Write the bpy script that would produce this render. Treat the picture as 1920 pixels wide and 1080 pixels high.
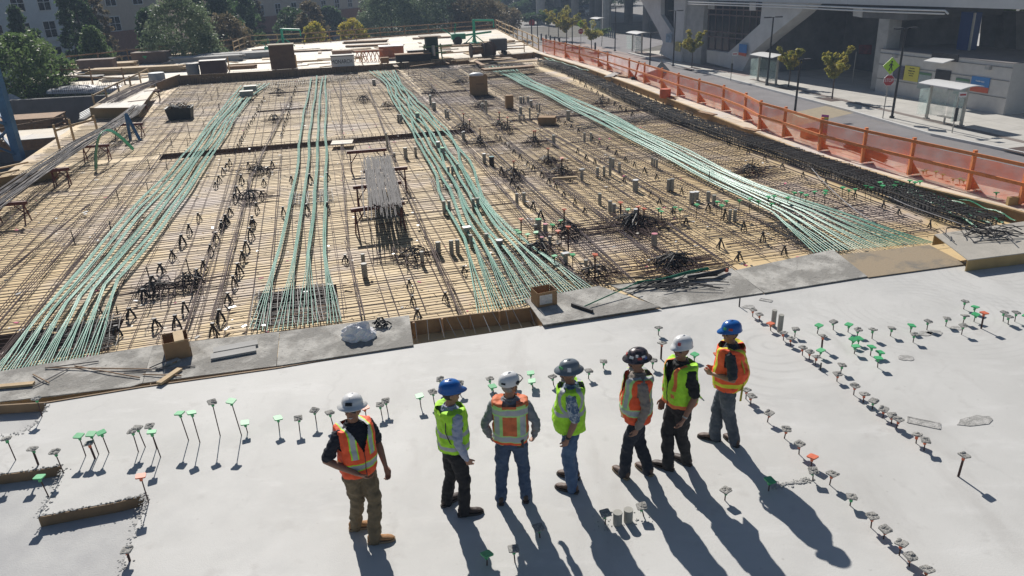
import bpy, bmesh, math, random
import numpy as np
from mathutils import Vector, Matrix, Euler, noise as mnoise
random.seed(7); RNG = np.random.default_rng(7)
S = bpy.context.scene
for o in list(bpy.data.objects): bpy.data.objects.remove(o)
# ------------------------------------------------------------------ camera (measured from the photo, 1920x1080)
CAM_H = 6.0
VX, VY, HY = 1080.0, 3900.0, -50.0
_d = math.hypot(VX-960, VY-540); FPX = math.sqrt(_d*(540-HY)); PITCH = math.atan((540-HY)/FPX); ROLL = math.atan2(VX-960, VY-540)
FW = np.array([0, math.cos(PITCH), -math.sin(PITCH)]); _rt = np.array([1.0, 0, 0]); _up = np.cross(_rt, FW)
IMX = math.cos(ROLL)*_rt - math.sin(ROLL)*_up; IMY = -math.sin(ROLL)*_rt - math.cos(ROLL)*_up
cam_d = bpy.data.cameras.new('camera'); cam = bpy.data.objects.new('camera', cam_d); S.collection.objects.link(cam)
cam_d.sensor_width = 36; cam_d.lens = FPX/1920*36; cam_d.clip_end = 3000; cam_d.clip_start = 0.1
cam.matrix_world = Matrix(((IMX[0], -IMY[0], -FW[0], 0), (IMX[1], -IMY[1], -FW[1], 0), (IMX[2], -IMY[2], -FW[2], CAM_H), (0, 0, 0, 1)))
S.camera = cam
# ------------------------------------------------------------------ sky, sun, exposure
SUN_EL, SUN_AZ = math.radians(36.5), math.radians(-16.0)      # azimuth measured from +y towards +x
W_ = bpy.data.worlds.new('World'); S.world = W_; W_.use_nodes = True
nt = W_.node_tree; sky = nt.nodes.new('ShaderNodeTexSky'); sky.sky_type = 'NISHITA'; sky.sun_disc = False
sky.sun_elevation = SUN_EL; sky.sun_rotation = SUN_AZ; sky.air_density = 1.0; sky.dust_density = 0.5; sky.ozone_density = 1.5
nt.nodes['Background'].inputs[1].default_value = 0.05
nt.links.new(sky.outputs[0], nt.nodes['Background'].inputs[0])
sd = bpy.data.lights.new('sun', 'SUN'); sd.energy = 5.0; sd.angle = math.radians(0.5); sd.color = (1, 0.95, 0.88)
sun = bpy.data.objects.new('sun', sd); S.collection.objects.link(sun)
_sd = Vector((math.sin(SUN_AZ)*math.cos(SUN_EL), math.cos(SUN_AZ)*math.cos(SUN_EL), math.sin(SUN_EL)))
sun.rotation_euler = _sd.to_track_quat('Z', 'Y').to_euler(); sun.location = (0, 0, 60)
S.view_settings.view_transform = 'Standard'; S.view_settings.look = 'None'; S.view_settings.gamma = 1
S.view_settings.exposure = 0.13
S.cycles.use_denoising = True
S.cycles.max_bounces = 6; S.cycles.transparent_max_bounces = 12; S.cycles.volume_bounces = 0
TMP = bpy.data.scenes.new('workbench')
def evaluated(o):
    TMP.collection.objects.link(o); vl = TMP.view_layers[0]; vl.update(); me = bpy.data.meshes.new_from_object(o.evaluated_get(vl.depsgraph)); bpy.data.objects.remove(o); return me
# ------------------------------------------------------------------ measuring helpers
CO = np.array([0, 0, CAM_H])
def ray(px, py): return IMX*(px-960)/FPX + IMY*(py-540)/FPX + FW
def G(px, py, z=0.0):
    v = ray(px, py); t = (z-CAM_H)/v[2]; p = CO+v*t; return Vector((p[0], p[1], z))
def Hgt(b, px, py):                      # world height where the vertical through b is seen at pixel px,py
    v = ray(px, py); t = (b[0]*v[0]+b[1]*v[1])/(v[0]**2+v[1]**2); return CAM_H+v[2]*t
TH = math.radians(14.5); UX = Vector((math.cos(TH), math.sin(TH), 0)); VXX = Vector((-math.sin(TH), math.cos(TH), 0))
def W(u, v, z=0.0): return UX*u + VXX*v + Vector((0, 0, z))
def UVof(p): return p.dot(UX), p.dot(VXX)
def PU(px, py, u0):                      # hit on the vertical site plane u = u0
    v = Vector(ray(px, py)); t = (u0-0.0)/v.dot(UX); return Vector(CO)+v*t
def PL(px, py, a, b):                    # hit on the vertical plane through ground points a, b
    n = Vector((b-a).to_2d().orthogonal().to_3d()); v = Vector(ray(px, py)); t = (a-Vector(CO)).dot(n)/v.dot(n); return Vector(CO)+v*t
# ------------------------------------------------------------------ mesh builder
class MB:
    def __init__(s): s.v = []; s.f = []; s.m = []
    def add(s, vs, fs, m=0):
        b = len(s.v); s.v.extend([tuple(x) for x in vs]); s.f.extend([tuple(i+b for i in f) for f in fs]); s.m.extend([m]*len(fs)); return s
    def box(s, c, d, rz=0.0, m=0, M=None):
        x, y, z = d[0]/2, d[1]/2, d[2]/2
        vs = [Vector(p) for p in ((-x,-y,-z),(x,-y,-z),(x,y,-z),(-x,y,-z),(-x,-y,z),(x,-y,z),(x,y,z),(-x,y,z))]
        R = M if M is not None else Matrix.Rotation(rz, 3, 'Z')
        return s.add([R@p+Vector(c) for p in vs], [(0,3,2,1),(4,5,6,7),(0,1,5,4),(1,2,6,5),(2,3,7,6),(3,0,4,7)], m)
    def bar(s, a, b, w, h, m=0, up=(0,0,1)):            # rectangular bar from a to b
        a = Vector(a); b = Vector(b); d = (b-a); L = d.length
        if L < 1e-6: return s
        d.normalize(); upv = Vector(up)
        if abs(d.dot(upv)) > 0.98: upv = Vector((0,1,0))
        x = d.cross(upv).normalized(); z = x.cross(d).normalized()
        M = Matrix((x, d, z)).transposed()
        return s.box((a+b)/2, (w, L, h), 0, m, M)
    def tube(s, pts, r, n=6, m=0, cap=True):
        pts = [Vector(p) for p in pts]; rs = r if isinstance(r, (list, tuple)) else [r]*len(pts)
        vs = []; N = len(pts); px = None
        for i, p in enumerate(pts):
            t = (pts[min(i+1, N-1)]-pts[max(i-1, 0)])
            t = t.normalized() if t.length > 1e-9 else Vector((0,0,1))
            if px is None: px = t.orthogonal().normalized()
            px = (px - t*px.dot(t)); px = px.normalized() if px.length > 1e-6 else t.orthogonal().normalized()
            py = t.cross(px)
            for k in range(n):
                a = 2*math.pi*k/n; vs.append(p+(px*math.cos(a)+py*math.sin(a))*rs[i])
        fs = []
        for i in range(N-1):
            for k in range(n):
                k2 = (k+1) % n; fs.append((i*n+k, i*n+k2, (i+1)*n+k2, (i+1)*n+k))
        if cap: fs.append(tuple(range(n-1, -1, -1))); fs.append(tuple((N-1)*n+k for k in range(n)))
        return s.add(vs, fs, m)
    def cyl(s, c, r, h, n=16, m=0, r2=None):             # upright, c = base centre
        c = Vector(c); return s.tube([c, c+Vector((0,0,h))], [r, r if r2 is None else r2], n, m)
    def rings(s, rings, m=0, cap=True):                  # list of rings (same count)
        n = len(rings[0]); vs = [p for r in rings for p in r]; fs = []
        for i in range(len(rings)-1):
            for k in range(n):
                k2 = (k+1) % n; fs.append((i*n+k, i*n+k2, (i+1)*n+k2, (i+1)*n+k))
        if cap: fs.append(tuple(range(n-1, -1, -1))); fs.append(tuple((len(rings)-1)*n+k for k in range(n)))
        return s.add(vs, fs, m)
    def ell(s, c, r, nu=12, nv=8, m=0, M=None):
        c = Vector(c); R = M if M is not None else Matrix.Identity(3); rg = []
        for j in range(nv+1):
            t = -math.pi/2 + math.pi*min(max(j/nv, 0.02), 0.98)
            rg.append([c+R@Vector((r[0]*math.cos(t)*math.cos(2*math.pi*k/nu), r[1]*math.cos(t)*math.sin(2*math.pi*k/nu), r[2]*math.sin(t))) for k in range(nu)])
        return s.rings(rg, m)
    def prism(s, poly, d, m=0):                          # polygon (list of Vectors) extruded by vector d
        n = len(poly); d = Vector(d); vs = [Vector(p) for p in poly]+[Vector(p)+d for p in poly]
        fs = [tuple(range(n-1, -1, -1)), tuple(range(n, 2*n))]+[(i, (i+1) % n, n+(i+1) % n, n+i) for i in range(n)]
        return s.add(vs, fs, m)
    def quad(s, a, b, c, d, m=0): return s.add([a, b, c, d], [(0, 1, 2, 3)], m)
ROOT = {}
def setp(o, label=None, cat=None, group=None, kind=None):
    if label: o['label'] = label
    if cat: o['category'] = cat
    if group: o['group'] = group
    if kind: o['kind'] = kind
    return o
def thing(name, label, cat, loc=(0,0,0), rz=0.0, group=None):
    o = bpy.data.objects.new(name, None); S.collection.objects.link(o); o.location = loc; o.rotation_euler = (0, 0, rz)
    o.empty_display_size = 0.2
    return setp(o, label, cat, group)
def mesh_of(name, mb, mats, smooth=False, origin=None):
    me = bpy.data.meshes.new(name); vs = mb.v
    if origin is not None: ox, oy, oz = origin; vs = [(x-ox, y-oy, z-oz) for x, y, z in vs]
    me.from_pydata(vs, [], mb.f)
    for m in (mats if isinstance(mats, (list, tuple)) else [mats]): me.materials.append(m)
    if any(mb.m): me.polygons.foreach_set('material_index', mb.m)
    bm = bmesh.new(); bm.from_mesh(me); bmesh.ops.recalc_face_normals(bm, faces=bm.faces); bm.to_mesh(me); bm.free()
    if smooth: me.polygons.foreach_set('use_smooth', [True]*len(me.polygons))
    me.update(); return me
def obj(name, mb, mats, parent=None, smooth=False, local=False, bevel=0.0, origin=None):
    """world coordinates unless local; a top-level mesh gets its origin at its base"""
    if parent is None:
        if origin is None:
            a = np.array(mb.v); lo, hi = a.min(0), a.max(0); origin = ((lo[0]+hi[0])/2, (lo[1]+hi[1])/2, lo[2])
        og = origin
    else:
        og = None if local else ROOT_LOC(parent)
    me = mesh_of(name, mb, mats, smooth, og)
    o = bpy.data.objects.new(name, me); S.collection.objects.link(o)
    if parent is None: o.location = og
    else: o.parent = parent
    if bevel:
        b = o.modifiers.new('bevel', 'BEVEL'); b.width = bevel; b.segments = 2; b.limit_method = 'ANGLE'
    return o
def ROOT_LOC(p):
    l = Vector(p.location); q = p.parent
    while q is not None: l = l+Vector(q.location); q = q.parent
    return tuple(l)
def single(name, mb, mats, label, cat, group=None, **k): return setp(obj(name, mb, mats, **k), label, cat, group)
def struct(name, mb, mats, **k): return setp(obj(name, mb, mats, **k), kind='structure')
def dup(root, loc=None, rz=None, label=None, group=None, scale=None):
    def rec(o, par):
        c = o.copy(); S.collection.objects.link(c)
        if par is not None: c.parent = par
        for ch in o.children: rec(ch, c)
        return c
    r = rec(root, None)
    if loc is not None: r.location = loc
    if rz is not None: r.rotation_euler = (0, 0, rz)
    if scale is not None: r.scale = (scale,)*3 if not isinstance(scale, (tuple, list)) else scale
    if label: r['label'] = label
    if group: r['group'] = group
    return r
ORD = ['first','second','third','fourth','fifth','sixth','seventh','eighth','ninth','tenth','eleventh','twelfth','thirteenth','fourteenth','fifteenth','sixteenth','seventeenth','eighteenth','nineteenth','twentieth']
TENS = {20:'twenty',30:'thirty',40:'forty'}
def nth(i): return ORD[i] if i < 20 else (TENS[(i+1)//10*10]+('ieth' if False else '-')+ORD[(i+1)%10-1] if (i+1)%10 else TENS[(i+1)][:-1]+'ieth')
# ------------------------------------------------------------------ materials
MATS = {}
def mat(name, col, rough=0.8, var=0.0, scale=3.0, bump=0.0, bscale=30.0, metal=0.0, col2=None, thr=None, coord='Object', emis=None, spec=0.5, trans=0.0, alpha=1.0, detail=6):
    if name in MATS: return MATS[name]
    m = bpy.data.materials.new(name); m.use_nodes = True; n = m.node_tree.nodes; l = m.node_tree.links; b = n['Principled BSDF']
    c4 = (*col, 1); b.inputs['Base Color'].default_value = c4; b.inputs['Roughness'].default_value = rough; b.inputs['Metallic'].default_value = metal
    b.inputs['Specular IOR Level'].default_value = spec
    if trans: b.inputs['Transmission Weight'].default_value = trans
    if alpha < 1: b.inputs['Alpha'].default_value = alpha
    tc = n.new('ShaderNodeTexCoord')
    if var or col2:
        nz = n.new('ShaderNodeTexNoise'); nz.inputs['Scale'].default_value = scale; nz.inputs['Detail'].default_value = detail; nz.inputs['Roughness'].default_value = 0.65
        l.new(tc.outputs[coord], nz.inputs['Vector'])
        r = n.new('ShaderNodeValToRGB'); l.new(nz.outputs['Fac'], r.inputs[0]); l.new(r.outputs[0], b.inputs['Base Color'])
        if col2:
            lo, hi = thr or (0.4, 0.6); r.color_ramp.elements[0].position = lo; r.color_ramp.elements[1].position = hi
            r.color_ramp.elements[0].color = c4; r.color_ramp.elements[1].color = (*col2, 1)
        else:
            r.color_ramp.elements[0].position = 0.3; r.color_ramp.elements[1].position = 0.7
            r.color_ramp.elements[0].color = (*[max(0, x*(1-var)) for x in col], 1); r.color_ramp.elements[1].color = (*[min(1, x*(1+var)) for x in col], 1)
    if bump:
        nb = n.new('ShaderNodeTexNoise'); nb.inputs['Scale'].default_value = bscale; nb.inputs['Detail'].default_value = 4
        l.new(tc.outputs[coord], nb.inputs['Vector']); bp = n.new('ShaderNodeBump'); bp.inputs['Strength'].default_value = bump; bp.inputs['Distance'].default_value = 0.02
        l.new(nb.outputs['Fac'], bp.inputs['Height']); l.new(bp.outputs[0], b.inputs['Normal'])
    if emis: b.inputs['Emission Color'].default_value = (*emis, 1); b.inputs['Emission Strength'].default_value = 1
    MATS[name] = m; return m
def mixmat(m, col, scale, lo, hi, detail=8, coord='Object', stretch=None, fac=1.0):
    """lay a second noise layer of colour (stain, dirt) over whatever feeds the base colour"""
    n = m.node_tree.nodes; l = m.node_tree.links; b = n['Principled BSDF']; tc = n.new('ShaderNodeTexCoord')
    nz = n.new('ShaderNodeTexNoise'); nz.inputs['Scale'].default_value = scale; nz.inputs['Detail'].default_value = detail; nz.inputs['Roughness'].default_value = 0.7
    if stretch:
        mp = n.new('ShaderNodeMapping'); mp.inputs['Scale'].default_value = stretch; l.new(tc.outputs[coord], mp.inputs[0]); l.new(mp.outputs[0], nz.inputs['Vector'])
    else: l.new(tc.outputs[coord], nz.inputs['Vector'])
    mr = n.new('ShaderNodeMapRange'); mr.inputs[1].default_value = lo; mr.inputs[2].default_value = hi; mr.inputs[4].default_value = fac; l.new(nz.outputs['Fac'], mr.inputs[0])
    mx = n.new('ShaderNodeMix'); mx.data_type = 'RGBA'; l.new(mr.outputs[0], mx.inputs['Factor']); mx.inputs['B'].default_value = (*col, 1)
    s = b.inputs['Base Color']
    if s.is_linked: l.new(s.links[0].from_socket, mx.inputs['A'])
    else: mx.inputs['A'].default_value = s.default_value
    l.new(mx.outputs['Result'], s); return m
def panels(m, bw, bh, mortar, dark, rz=0.0, var=0.25, offs=0.5):
    """panel joints and panel-to-panel shade for plywood / pavers, in the object's own plane"""
    n = m.node_tree.nodes; l = m.node_tree.links; b = n['Principled BSDF']; tc = n.new('ShaderNodeTexCoord')
    mp = n.new('ShaderNodeMapping'); mp.inputs['Rotation'].default_value = (0, 0, -rz); l.new(tc.outputs['Object'], mp.inputs[0])
    br = n.new('ShaderNodeTexBrick'); br.offset = offs; br.inputs['Scale'].default_value = 1; br.inputs['Brick Width'].default_value = bw; br.inputs['Row Height'].default_value = bh
    br.inputs['Mortar Size'].default_value = mortar; br.inputs['Color1'].default_value = (1-var,)*3+(1,); br.inputs['Color2'].default_value = (1, 1, 1, 1); br.inputs['Mortar'].default_value = (dark,)*3+(1,)
    l.new(mp.outputs[0], br.inputs['Vector'])
    mx = n.new('ShaderNodeMix'); mx.data_type = 'RGBA'; mx.blend_type = 'MULTIPLY'; mx.inputs['Factor'].default_value = 1
    s = b.inputs['Base Color']
    if s.is_linked: l.new(s.links[0].from_socket, mx.inputs['A'])
    else: mx.inputs['A'].default_value = s.default_value
    l.new(br.outputs['Color'], mx.inputs['B']); l.new(mx.outputs['Result'], s); return m
M_slab = mat('slab concrete', (0.51,0.505,0.485), 0.72, col2=(0.585,0.58,0.56), scale=0.45, thr=(0.35,0.65), bump=0.12, bscale=60)
mixmat(M_slab, (0.49,0.485,0.47), 1.1, 0.56, 0.72, fac=0.6)
mixmat(M_slab, (0.66,0.655,0.64), 0.8, 0.55, 0.72, stretch=(1,3,1), fac=0.6)
def trowel(m):
    n = m.node_tree.nodes; l = m.node_tree.links; b = n['Principled BSDF']; tc = n.new('ShaderNodeTexCoord')
    def lay(fac, col, how='MIX'):
        mx = n.new('ShaderNodeMix'); mx.data_type = 'RGBA'; mx.blend_type = how; l.new(fac, mx.inputs['Factor']); mx.inputs['B'].default_value = (*col,1); s = b.inputs['Base Color']; l.new(s.links[0].from_socket, mx.inputs['A']); l.new(mx.outputs['Result'], s)
    def math_(op, a, c):
        q = n.new('ShaderNodeMath'); q.operation = op; q.use_clamp = True
        for i, v in enumerate((a, c)):
            if isinstance(v, (int, float)): q.inputs[i].default_value = v
            else: l.new(v, q.inputs[i])
        return q.outputs[0]
    def noise_(sc, lo, hi, det=4):
        nz = n.new('ShaderNodeTexNoise'); nz.inputs['Scale'].default_value = sc; nz.inputs['Detail'].default_value = det; l.new(tc.outputs['Object'], nz.inputs['Vector']); mr = n.new('ShaderNodeMapRange'); mr.inputs[1].default_value = lo; mr.inputs[2].default_value = hi; l.new(nz.outputs['Fac'], mr.inputs[0]); return mr.outputs[0]
    for (ox, oy, sc, dist) in ((3.2,-1.1,2.1,1.6),(-1.6,.4,1.5,1.2),(0.9,-2.6,1.8,1.4),(6.5,.2,1.2,1.5)):      # sweeps of the power trowel
        mp = n.new('ShaderNodeMapping'); mp.inputs['Location'].default_value = (ox, oy, 0); l.new(tc.outputs['Object'], mp.inputs[0])
        w = n.new('ShaderNodeTexWave'); w.wave_type = 'RINGS'; w.rings_direction = 'Z'; w.inputs['Scale'].default_value = sc; w.inputs['Distortion'].default_value = dist; w.inputs['Detail'].default_value = 3; w.inputs['Detail Scale'].default_value = .6; l.new(mp.outputs[0], w.inputs['Vector'])
        gr = n.new('ShaderNodeTexGradient'); gr.gradient_type = 'SPHERICAL'; mp2 = n.new('ShaderNodeMapping'); mp2.inputs['Location'].default_value = (ox*.3, oy*.3, 0); mp2.inputs['Scale'].default_value = (.3,.3,.3); l.new(tc.outputs['Object'], mp2.inputs[0]); l.new(mp2.outputs[0], gr.inputs[0])
        pw = math_('POWER', w.outputs['Fac'], 5.0); lay(math_('MULTIPLY', math_('MULTIPLY', pw, noise_(1.1+sc*.2,.42,.7)), math_('MULTIPLY', gr.outputs['Fac'], .9)), (.43,.425,.41))
    nz = n.new('ShaderNodeTexNoise'); nz.inputs['Scale'].default_value = 1.6; nz.inputs['Detail'].default_value = 5; l.new(tc.outputs['Object'], nz.inputs['Vector'])
    va = n.new('ShaderNodeVectorMath'); va.operation = 'SCALE'; va.inputs['Scale'].default_value = .7; l.new(nz.outputs['Color'], va.inputs[0]); vb = n.new('ShaderNodeVectorMath'); l.new(tc.outputs['Object'], vb.inputs[0]); l.new(va.outputs[0], vb.inputs[1])
    vo = n.new('ShaderNodeTexVoronoi'); vo.feature = 'DISTANCE_TO_EDGE'; vo.inputs['Scale'].default_value = .33; l.new(vb.outputs[0], vo.inputs['Vector'])
    cr = n.new('ShaderNodeMapRange'); cr.inputs[1].default_value = .0; cr.inputs[2].default_value = .012; cr.inputs[3].default_value = 1; cr.inputs[4].default_value = 0; l.new(vo.outputs['Distance'], cr.inputs[0]); lay(math_('MULTIPLY', cr.outputs[0], math_('MULTIPLY', noise_(.5,.52,.66), .38)), (.36,.355,.34))
    lay(math_('MULTIPLY', noise_(14,.70,.76,2), .5), (.36,.35,.33)); lay(math_('MULTIPLY', noise_(3.3,.62,.72,8), .5), (.45,.44,.42))
mixmat(M_slab, (0.42,0.42,0.41), 0.30, 0.52, 0.66, detail=10, fac=.55)
mixmat(M_slab, (0.44,0.43,0.41), 0.55, 0.56, 0.66, detail=12, stretch=(1.6,.5,1), fac=.5)
trowel(M_slab)
M_slab2 = mat('old slab concrete', (0.42,0.42,0.42), 0.85, col2=(0.5,0.5,0.49), scale=1.2, bump=0.2, bscale=50)
M_conc = mat('grey concrete', (0.40,0.395,0.38), 0.85, var=0.2, scale=1.2, bump=0.15, bscale=25)
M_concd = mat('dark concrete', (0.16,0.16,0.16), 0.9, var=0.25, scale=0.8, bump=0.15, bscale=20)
M_concl = mat('pale concrete', (0.60,0.60,0.59), 0.85, var=0.12, scale=0.8, bump=0.1, bscale=25)
mixmat(M_concl, (0.45,0.44,0.42), 0.5, 0.5, 0.8, stretch=(1,1,0.2), fac=0.6)
M_walk = mat('pavement concrete', (0.53,0.51,0.47), 0.9, var=0.12, scale=0.7, bump=0.05)
panels(M_walk, 3.0, 3.0, 0.03, 0.6, TH, 0.08, 0.0)
M_brick = mat('plaza paving', (0.33,0.26,0.235), 0.9, var=0.15, scale=0.6)
M_asph = mat('asphalt', (0.215,0.203,0.208), 0.92, var=0.2, scale=0.6, bump=0.15, bscale=60)
mixmat(M_asph, (0.23,0.21,0.195), 0.25, 0.5, 0.7, fac=0.7)
M_ground = mat('ground', (0.12,0.11,0.09), 0.95, var=0.3, scale=0.3)
M_ply = mat('deck plywood', (0.65,0.46,0.215), 0.7, col2=(0.75,0.58,0.33), scale=0.6, thr=(0.3,0.7), bump=0.05)
panels(M_ply, 2.44, 1.22, 0.02, 0.45, TH, 0.16)
mixmat(M_ply, (0.50,0.42,0.39), 0.16, 0.50, 0.62, fac=0.8)
mixmat(M_ply, (0.42,0.12,0.14), 1.1, 0.66, 0.74, stretch=(1.4,.25,1), fac=.45)
mixmat(M_ply, (0.72,0.68,0.60), 5.0, 0.66, 0.72, fac=.6)
mixmat(M_ply, (0.30,0.22,0.15), 2.2, 0.62, 0.75, fac=0.5)
M_plyl = mat('bright plywood', (0.76,0.67,0.53), 0.7, var=0.12, scale=0.8)
panels(M_plyl, 2.44, 1.22, 0.03, 0.45, TH, 0.22)
mixmat(M_plyl, (0.50,0.40,0.28), 0.4, 0.55, 0.7, fac=0.6)
mixmat(M_plyl, (0.55,0.55,0.56), 0.25, 0.52, 0.6, fac=0.6)
M_form = mat('form plywood', (0.25,0.165,0.09), 0.75, var=0.25, scale=3, bump=0.1)
M_wood = mat('pale lumber', (0.50,0.36,0.20), 0.75, var=0.2, scale=5, bump=0.1)
M_woodb = mat('brown lumber', (0.30,0.18,0.095), 0.8, var=0.3, scale=4, bump=0.1)
M_board = mat('mortar covered board', (0.47,0.455,0.42), 0.95, col2=(0.25,0.24,0.22), scale=1.3, thr=(0.42,0.56), detail=12, bump=0.6, bscale=30)
mixmat(M_board, (0.38,0.35,0.31), 5.0, 0.55, 0.7, fac=0.6)
mixmat(M_board, (0.10,0.095,0.09), 14.0, 0.58, 0.68, fac=0.85)
M_rebar = mat('rebar', (0.075,0.044,0.040), 0.75, var=0.4, scale=4, spec=.2)
M_rebarv = mat('dusty rebar', (0.095,0.072,0.080), 0.75, var=0.35, scale=3, spec=.2)
M_rebarg = mat('new grey rebar', (0.20,0.19,0.19), 0.7, var=0.3, scale=3, spec=.3)
M_black = mat('black plastic', (0.018,0.018,0.02), 0.5)
M_dark = mat('dark steel', (0.028,0.026,0.028), 0.6, var=0.3, scale=5)
M_green = mat('tendon sheath', (0.085,0.33,0.235), 0.35, var=0.22, scale=2.5, spec=.5)
mixmat(M_green, (.20,.40,.32), 1.2, .5, .75, fac=.6)
M_greend = mat('deep green tendon', (0.02,0.26,0.13), 0.28, var=0.2, scale=3)
M_capg = mat('green cap', (0.055,0.40,0.15), 0.5, var=.15, scale=20)
M_capo = mat('orange cap', (0.62,0.14,0.06), 0.5, var=.15, scale=20)
M_capw = mat('splattered cap', (0.24,0.235,0.22), 0.95, col2=(0.5,0.49,0.46), scale=60, thr=(0.45,0.6), bump=0.6, bscale=120)
M_sleeve = mat('grey sleeve', (0.33,0.325,0.29), 0.6, var=0.12, scale=8)
M_white = mat('white paint', (0.78,0.78,0.77), 0.5)
M_card = mat('cardboard', (0.33,0.205,0.105), 0.85, var=0.12, scale=6)
M_cardd = mat('cardboard inside', (0.22,0.135,0.07), 0.9)
M_steel = mat('galvanised steel', (0.45,0.46,0.46), 0.4, metal=0.7, var=0.15)
M_org = mat('orange painted wood', (0.74,0.25,0.085), 0.7, var=0.18, scale=6)
M_redst = mat('dark red steel', (0.13,0.03,0.022), 0.6, var=0.3, scale=5)
M_blue = mat('blue steel', (0.05,0.16,0.31), 0.5, var=0.25, scale=2)
# ================================================================== THE SETTING
DZ = -0.30     # formwork deck
SZ = -4.0      # street level
mb = MB(); mb.quad(Vector((-700,-300,SZ-0.02)), Vector((700,-300,SZ-0.02)), Vector((700,900,SZ-0.02)), Vector((-700,900,SZ-0.02))); struct('ground', mb, M_ground)
# road beside the podium, kerb and pavement, plaza beyond
KU = [(31.7,37.17),(37.6,36.6),(46.3,37.6),(60,38.6),(81,40.0),(93,40.6)]
def kerb_u(v):
    for (v0,u0),(v1,u1) in zip(KU, KU[1:]):
        if v <= v1 or (v1,u1) == KU[-1]: return u0+(u1-u0)*(v-v0)/(v1-v0)
mb = MB(); mb.add([W(19,5,SZ+.004),W(36.9,5,SZ+.004),W(36.9,31.7,SZ+.004)]+[W(u,v,SZ+.004) for v,u in KU[1:]]+[W(60,112,SZ+.004),W(60,122,SZ+.004),W(-160,122,SZ+.004),W(-160,112,SZ+.004),W(19,112,SZ+.004)], [tuple(range(13))][:1] if False else [tuple(range(3+len(KU)-1+5))]); struct('road', mb, M_asph)
mb = MB(); pts = [W(36.9,5,SZ+.13)]+[W(u,v,SZ+.13) for v,u in KU]+[W(75,93,SZ+.13),W(75,5,SZ+.13)]
mb.prism([p-Vector((0,0,.16)) for p in pts], (0,0,.16)); struct('pavement', mb, M_walk)
mb = MB()
for (v0,u0),(v1,u1) in zip([(5,36.9)]+KU, KU): mb.bar(W(u0-.08,v0,SZ+.07), W(u1-.08,v1,SZ+.07), .16, .17)
struct('kerb', mb, M_concl)
mb = MB(); mb.quad(W(24,84,SZ+.012), W(40.4,84,SZ+.012), W(41,111,SZ+.012), W(24,111,SZ+.012)); struct('plaza', mb, M_brick)
mb = MB(); mb.quad(W(40.9,66,SZ+.138), W(42.6,66,SZ+.138), W(42.6,93,SZ+.138), W(40.9,93,SZ+.138)); struct('paver_band', mb, M_brick)
mb = MB()
for a, b in ((20,45),): mb.quad(W(38.9,31,SZ+.138), W(39.4,31,SZ+.138), W(40.6,64,SZ+.138), W(40.1,64,SZ+.138))
struct('paver_strip', mb, mat('dark paver', (0.20,0.165,0.145), .9, var=.1))
# front slab: upper pour outlined from its own edges, lower slab below
up = [(-900,1400),(2600,1400),(3200,330),(1920,475),(1810,491),(1625,519),(1420,551),(1235,577),(1010,611),(770,647),(520,690),(270,727),(88,754),(84,772),(62,797),(45,812),(-300,822),(-300,893),(0,889),(60,881),(116,872),(112,897),(90,938),(72,968),(150,953),(215,941),(272,927),(268,950),(255,990),(236,1040),(228,1078),(180,1400)]
poly = [G(x,y,0) for x,y in up[1:]]
STEP = 0.15
mb = MB(); mb.prism([p-Vector((0,0,STEP-.004)) for p in poly], (0,0,STEP-.004)); struct('concrete_slab', mb, M_slab)
mb = MB(); mb.prism([W(-30,-6,-.35), W(1.55,-6,-.35), W(1.55,12.05,-.35), W(-30,12.05,-.35)], (0,0,.35-STEP)); struct('lower_slab', mb, M_slab2)
mb = MB(); mb.prism([W(1.55,-6,-.9), W(40,-6,-.9), W(40,11.75,-.9), W(1.55,11.75,-.9)], (0,0,.9-STEP-.002)); struct('slab_base', mb, M_concd)
# plywood deck with recessed beam lines and tendon pockets: (u0,u1,v0,v1,depth)
HOLES = [(-5.9,6.9,31.75,32.9,.45), (-1.55,0.1,14.3,16.1,.28), (-6.8,-4.2,14.2,15.7,.28),(-2.6,-.2,42.0,42.6,.2),(-2.2,.2,49,49.6,.2),(6.5,10,44.2,44.9,.15),(8.9,16,33.6,34.1,.12)]
U0,U1,V0,V1 = -30.0,18.3,11.7,58.9
PIT = (-30.0,-11.3,30.5,58.9)
us = sorted({U0,U1,PIT[1]}|{h[i] for h in HOLES for i in (0,1)}); vs = sorted({V0,V1,PIT[2]}|{h[i] for h in HOLES for i in (2,3)})
mb = MB(); mbs = MB()
for i in range(len(us)-1):
    for j in range(len(vs)-1):
        cu, cv = (us[i]+us[i+1])/2, (vs[j]+vs[j+1])/2
        if cu < PIT[1] and cv > PIT[2]: continue
        if any(h[0] < cu < h[1] and h[2] < cv < h[3] for h in HOLES): continue
        mb.quad(W(us[i],vs[j],DZ), W(us[i+1],vs[j],DZ), W(us[i+1],vs[j+1],DZ), W(us[i],vs[j+1],DZ))
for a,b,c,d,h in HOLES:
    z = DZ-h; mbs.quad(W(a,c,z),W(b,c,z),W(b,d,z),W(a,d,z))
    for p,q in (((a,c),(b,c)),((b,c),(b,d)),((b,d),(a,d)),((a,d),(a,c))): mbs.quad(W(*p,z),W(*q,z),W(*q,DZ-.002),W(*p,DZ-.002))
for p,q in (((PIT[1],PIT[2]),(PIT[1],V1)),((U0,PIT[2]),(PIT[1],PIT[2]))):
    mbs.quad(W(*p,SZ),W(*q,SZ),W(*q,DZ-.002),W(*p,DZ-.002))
struct('plywood_deck', mb, M_ply, origin=(0,0,DZ)); struct('deck_recess', mbs, mat('shaded recess ply',(.19,.125,.08),.85,var=.3,scale=2))
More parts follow.
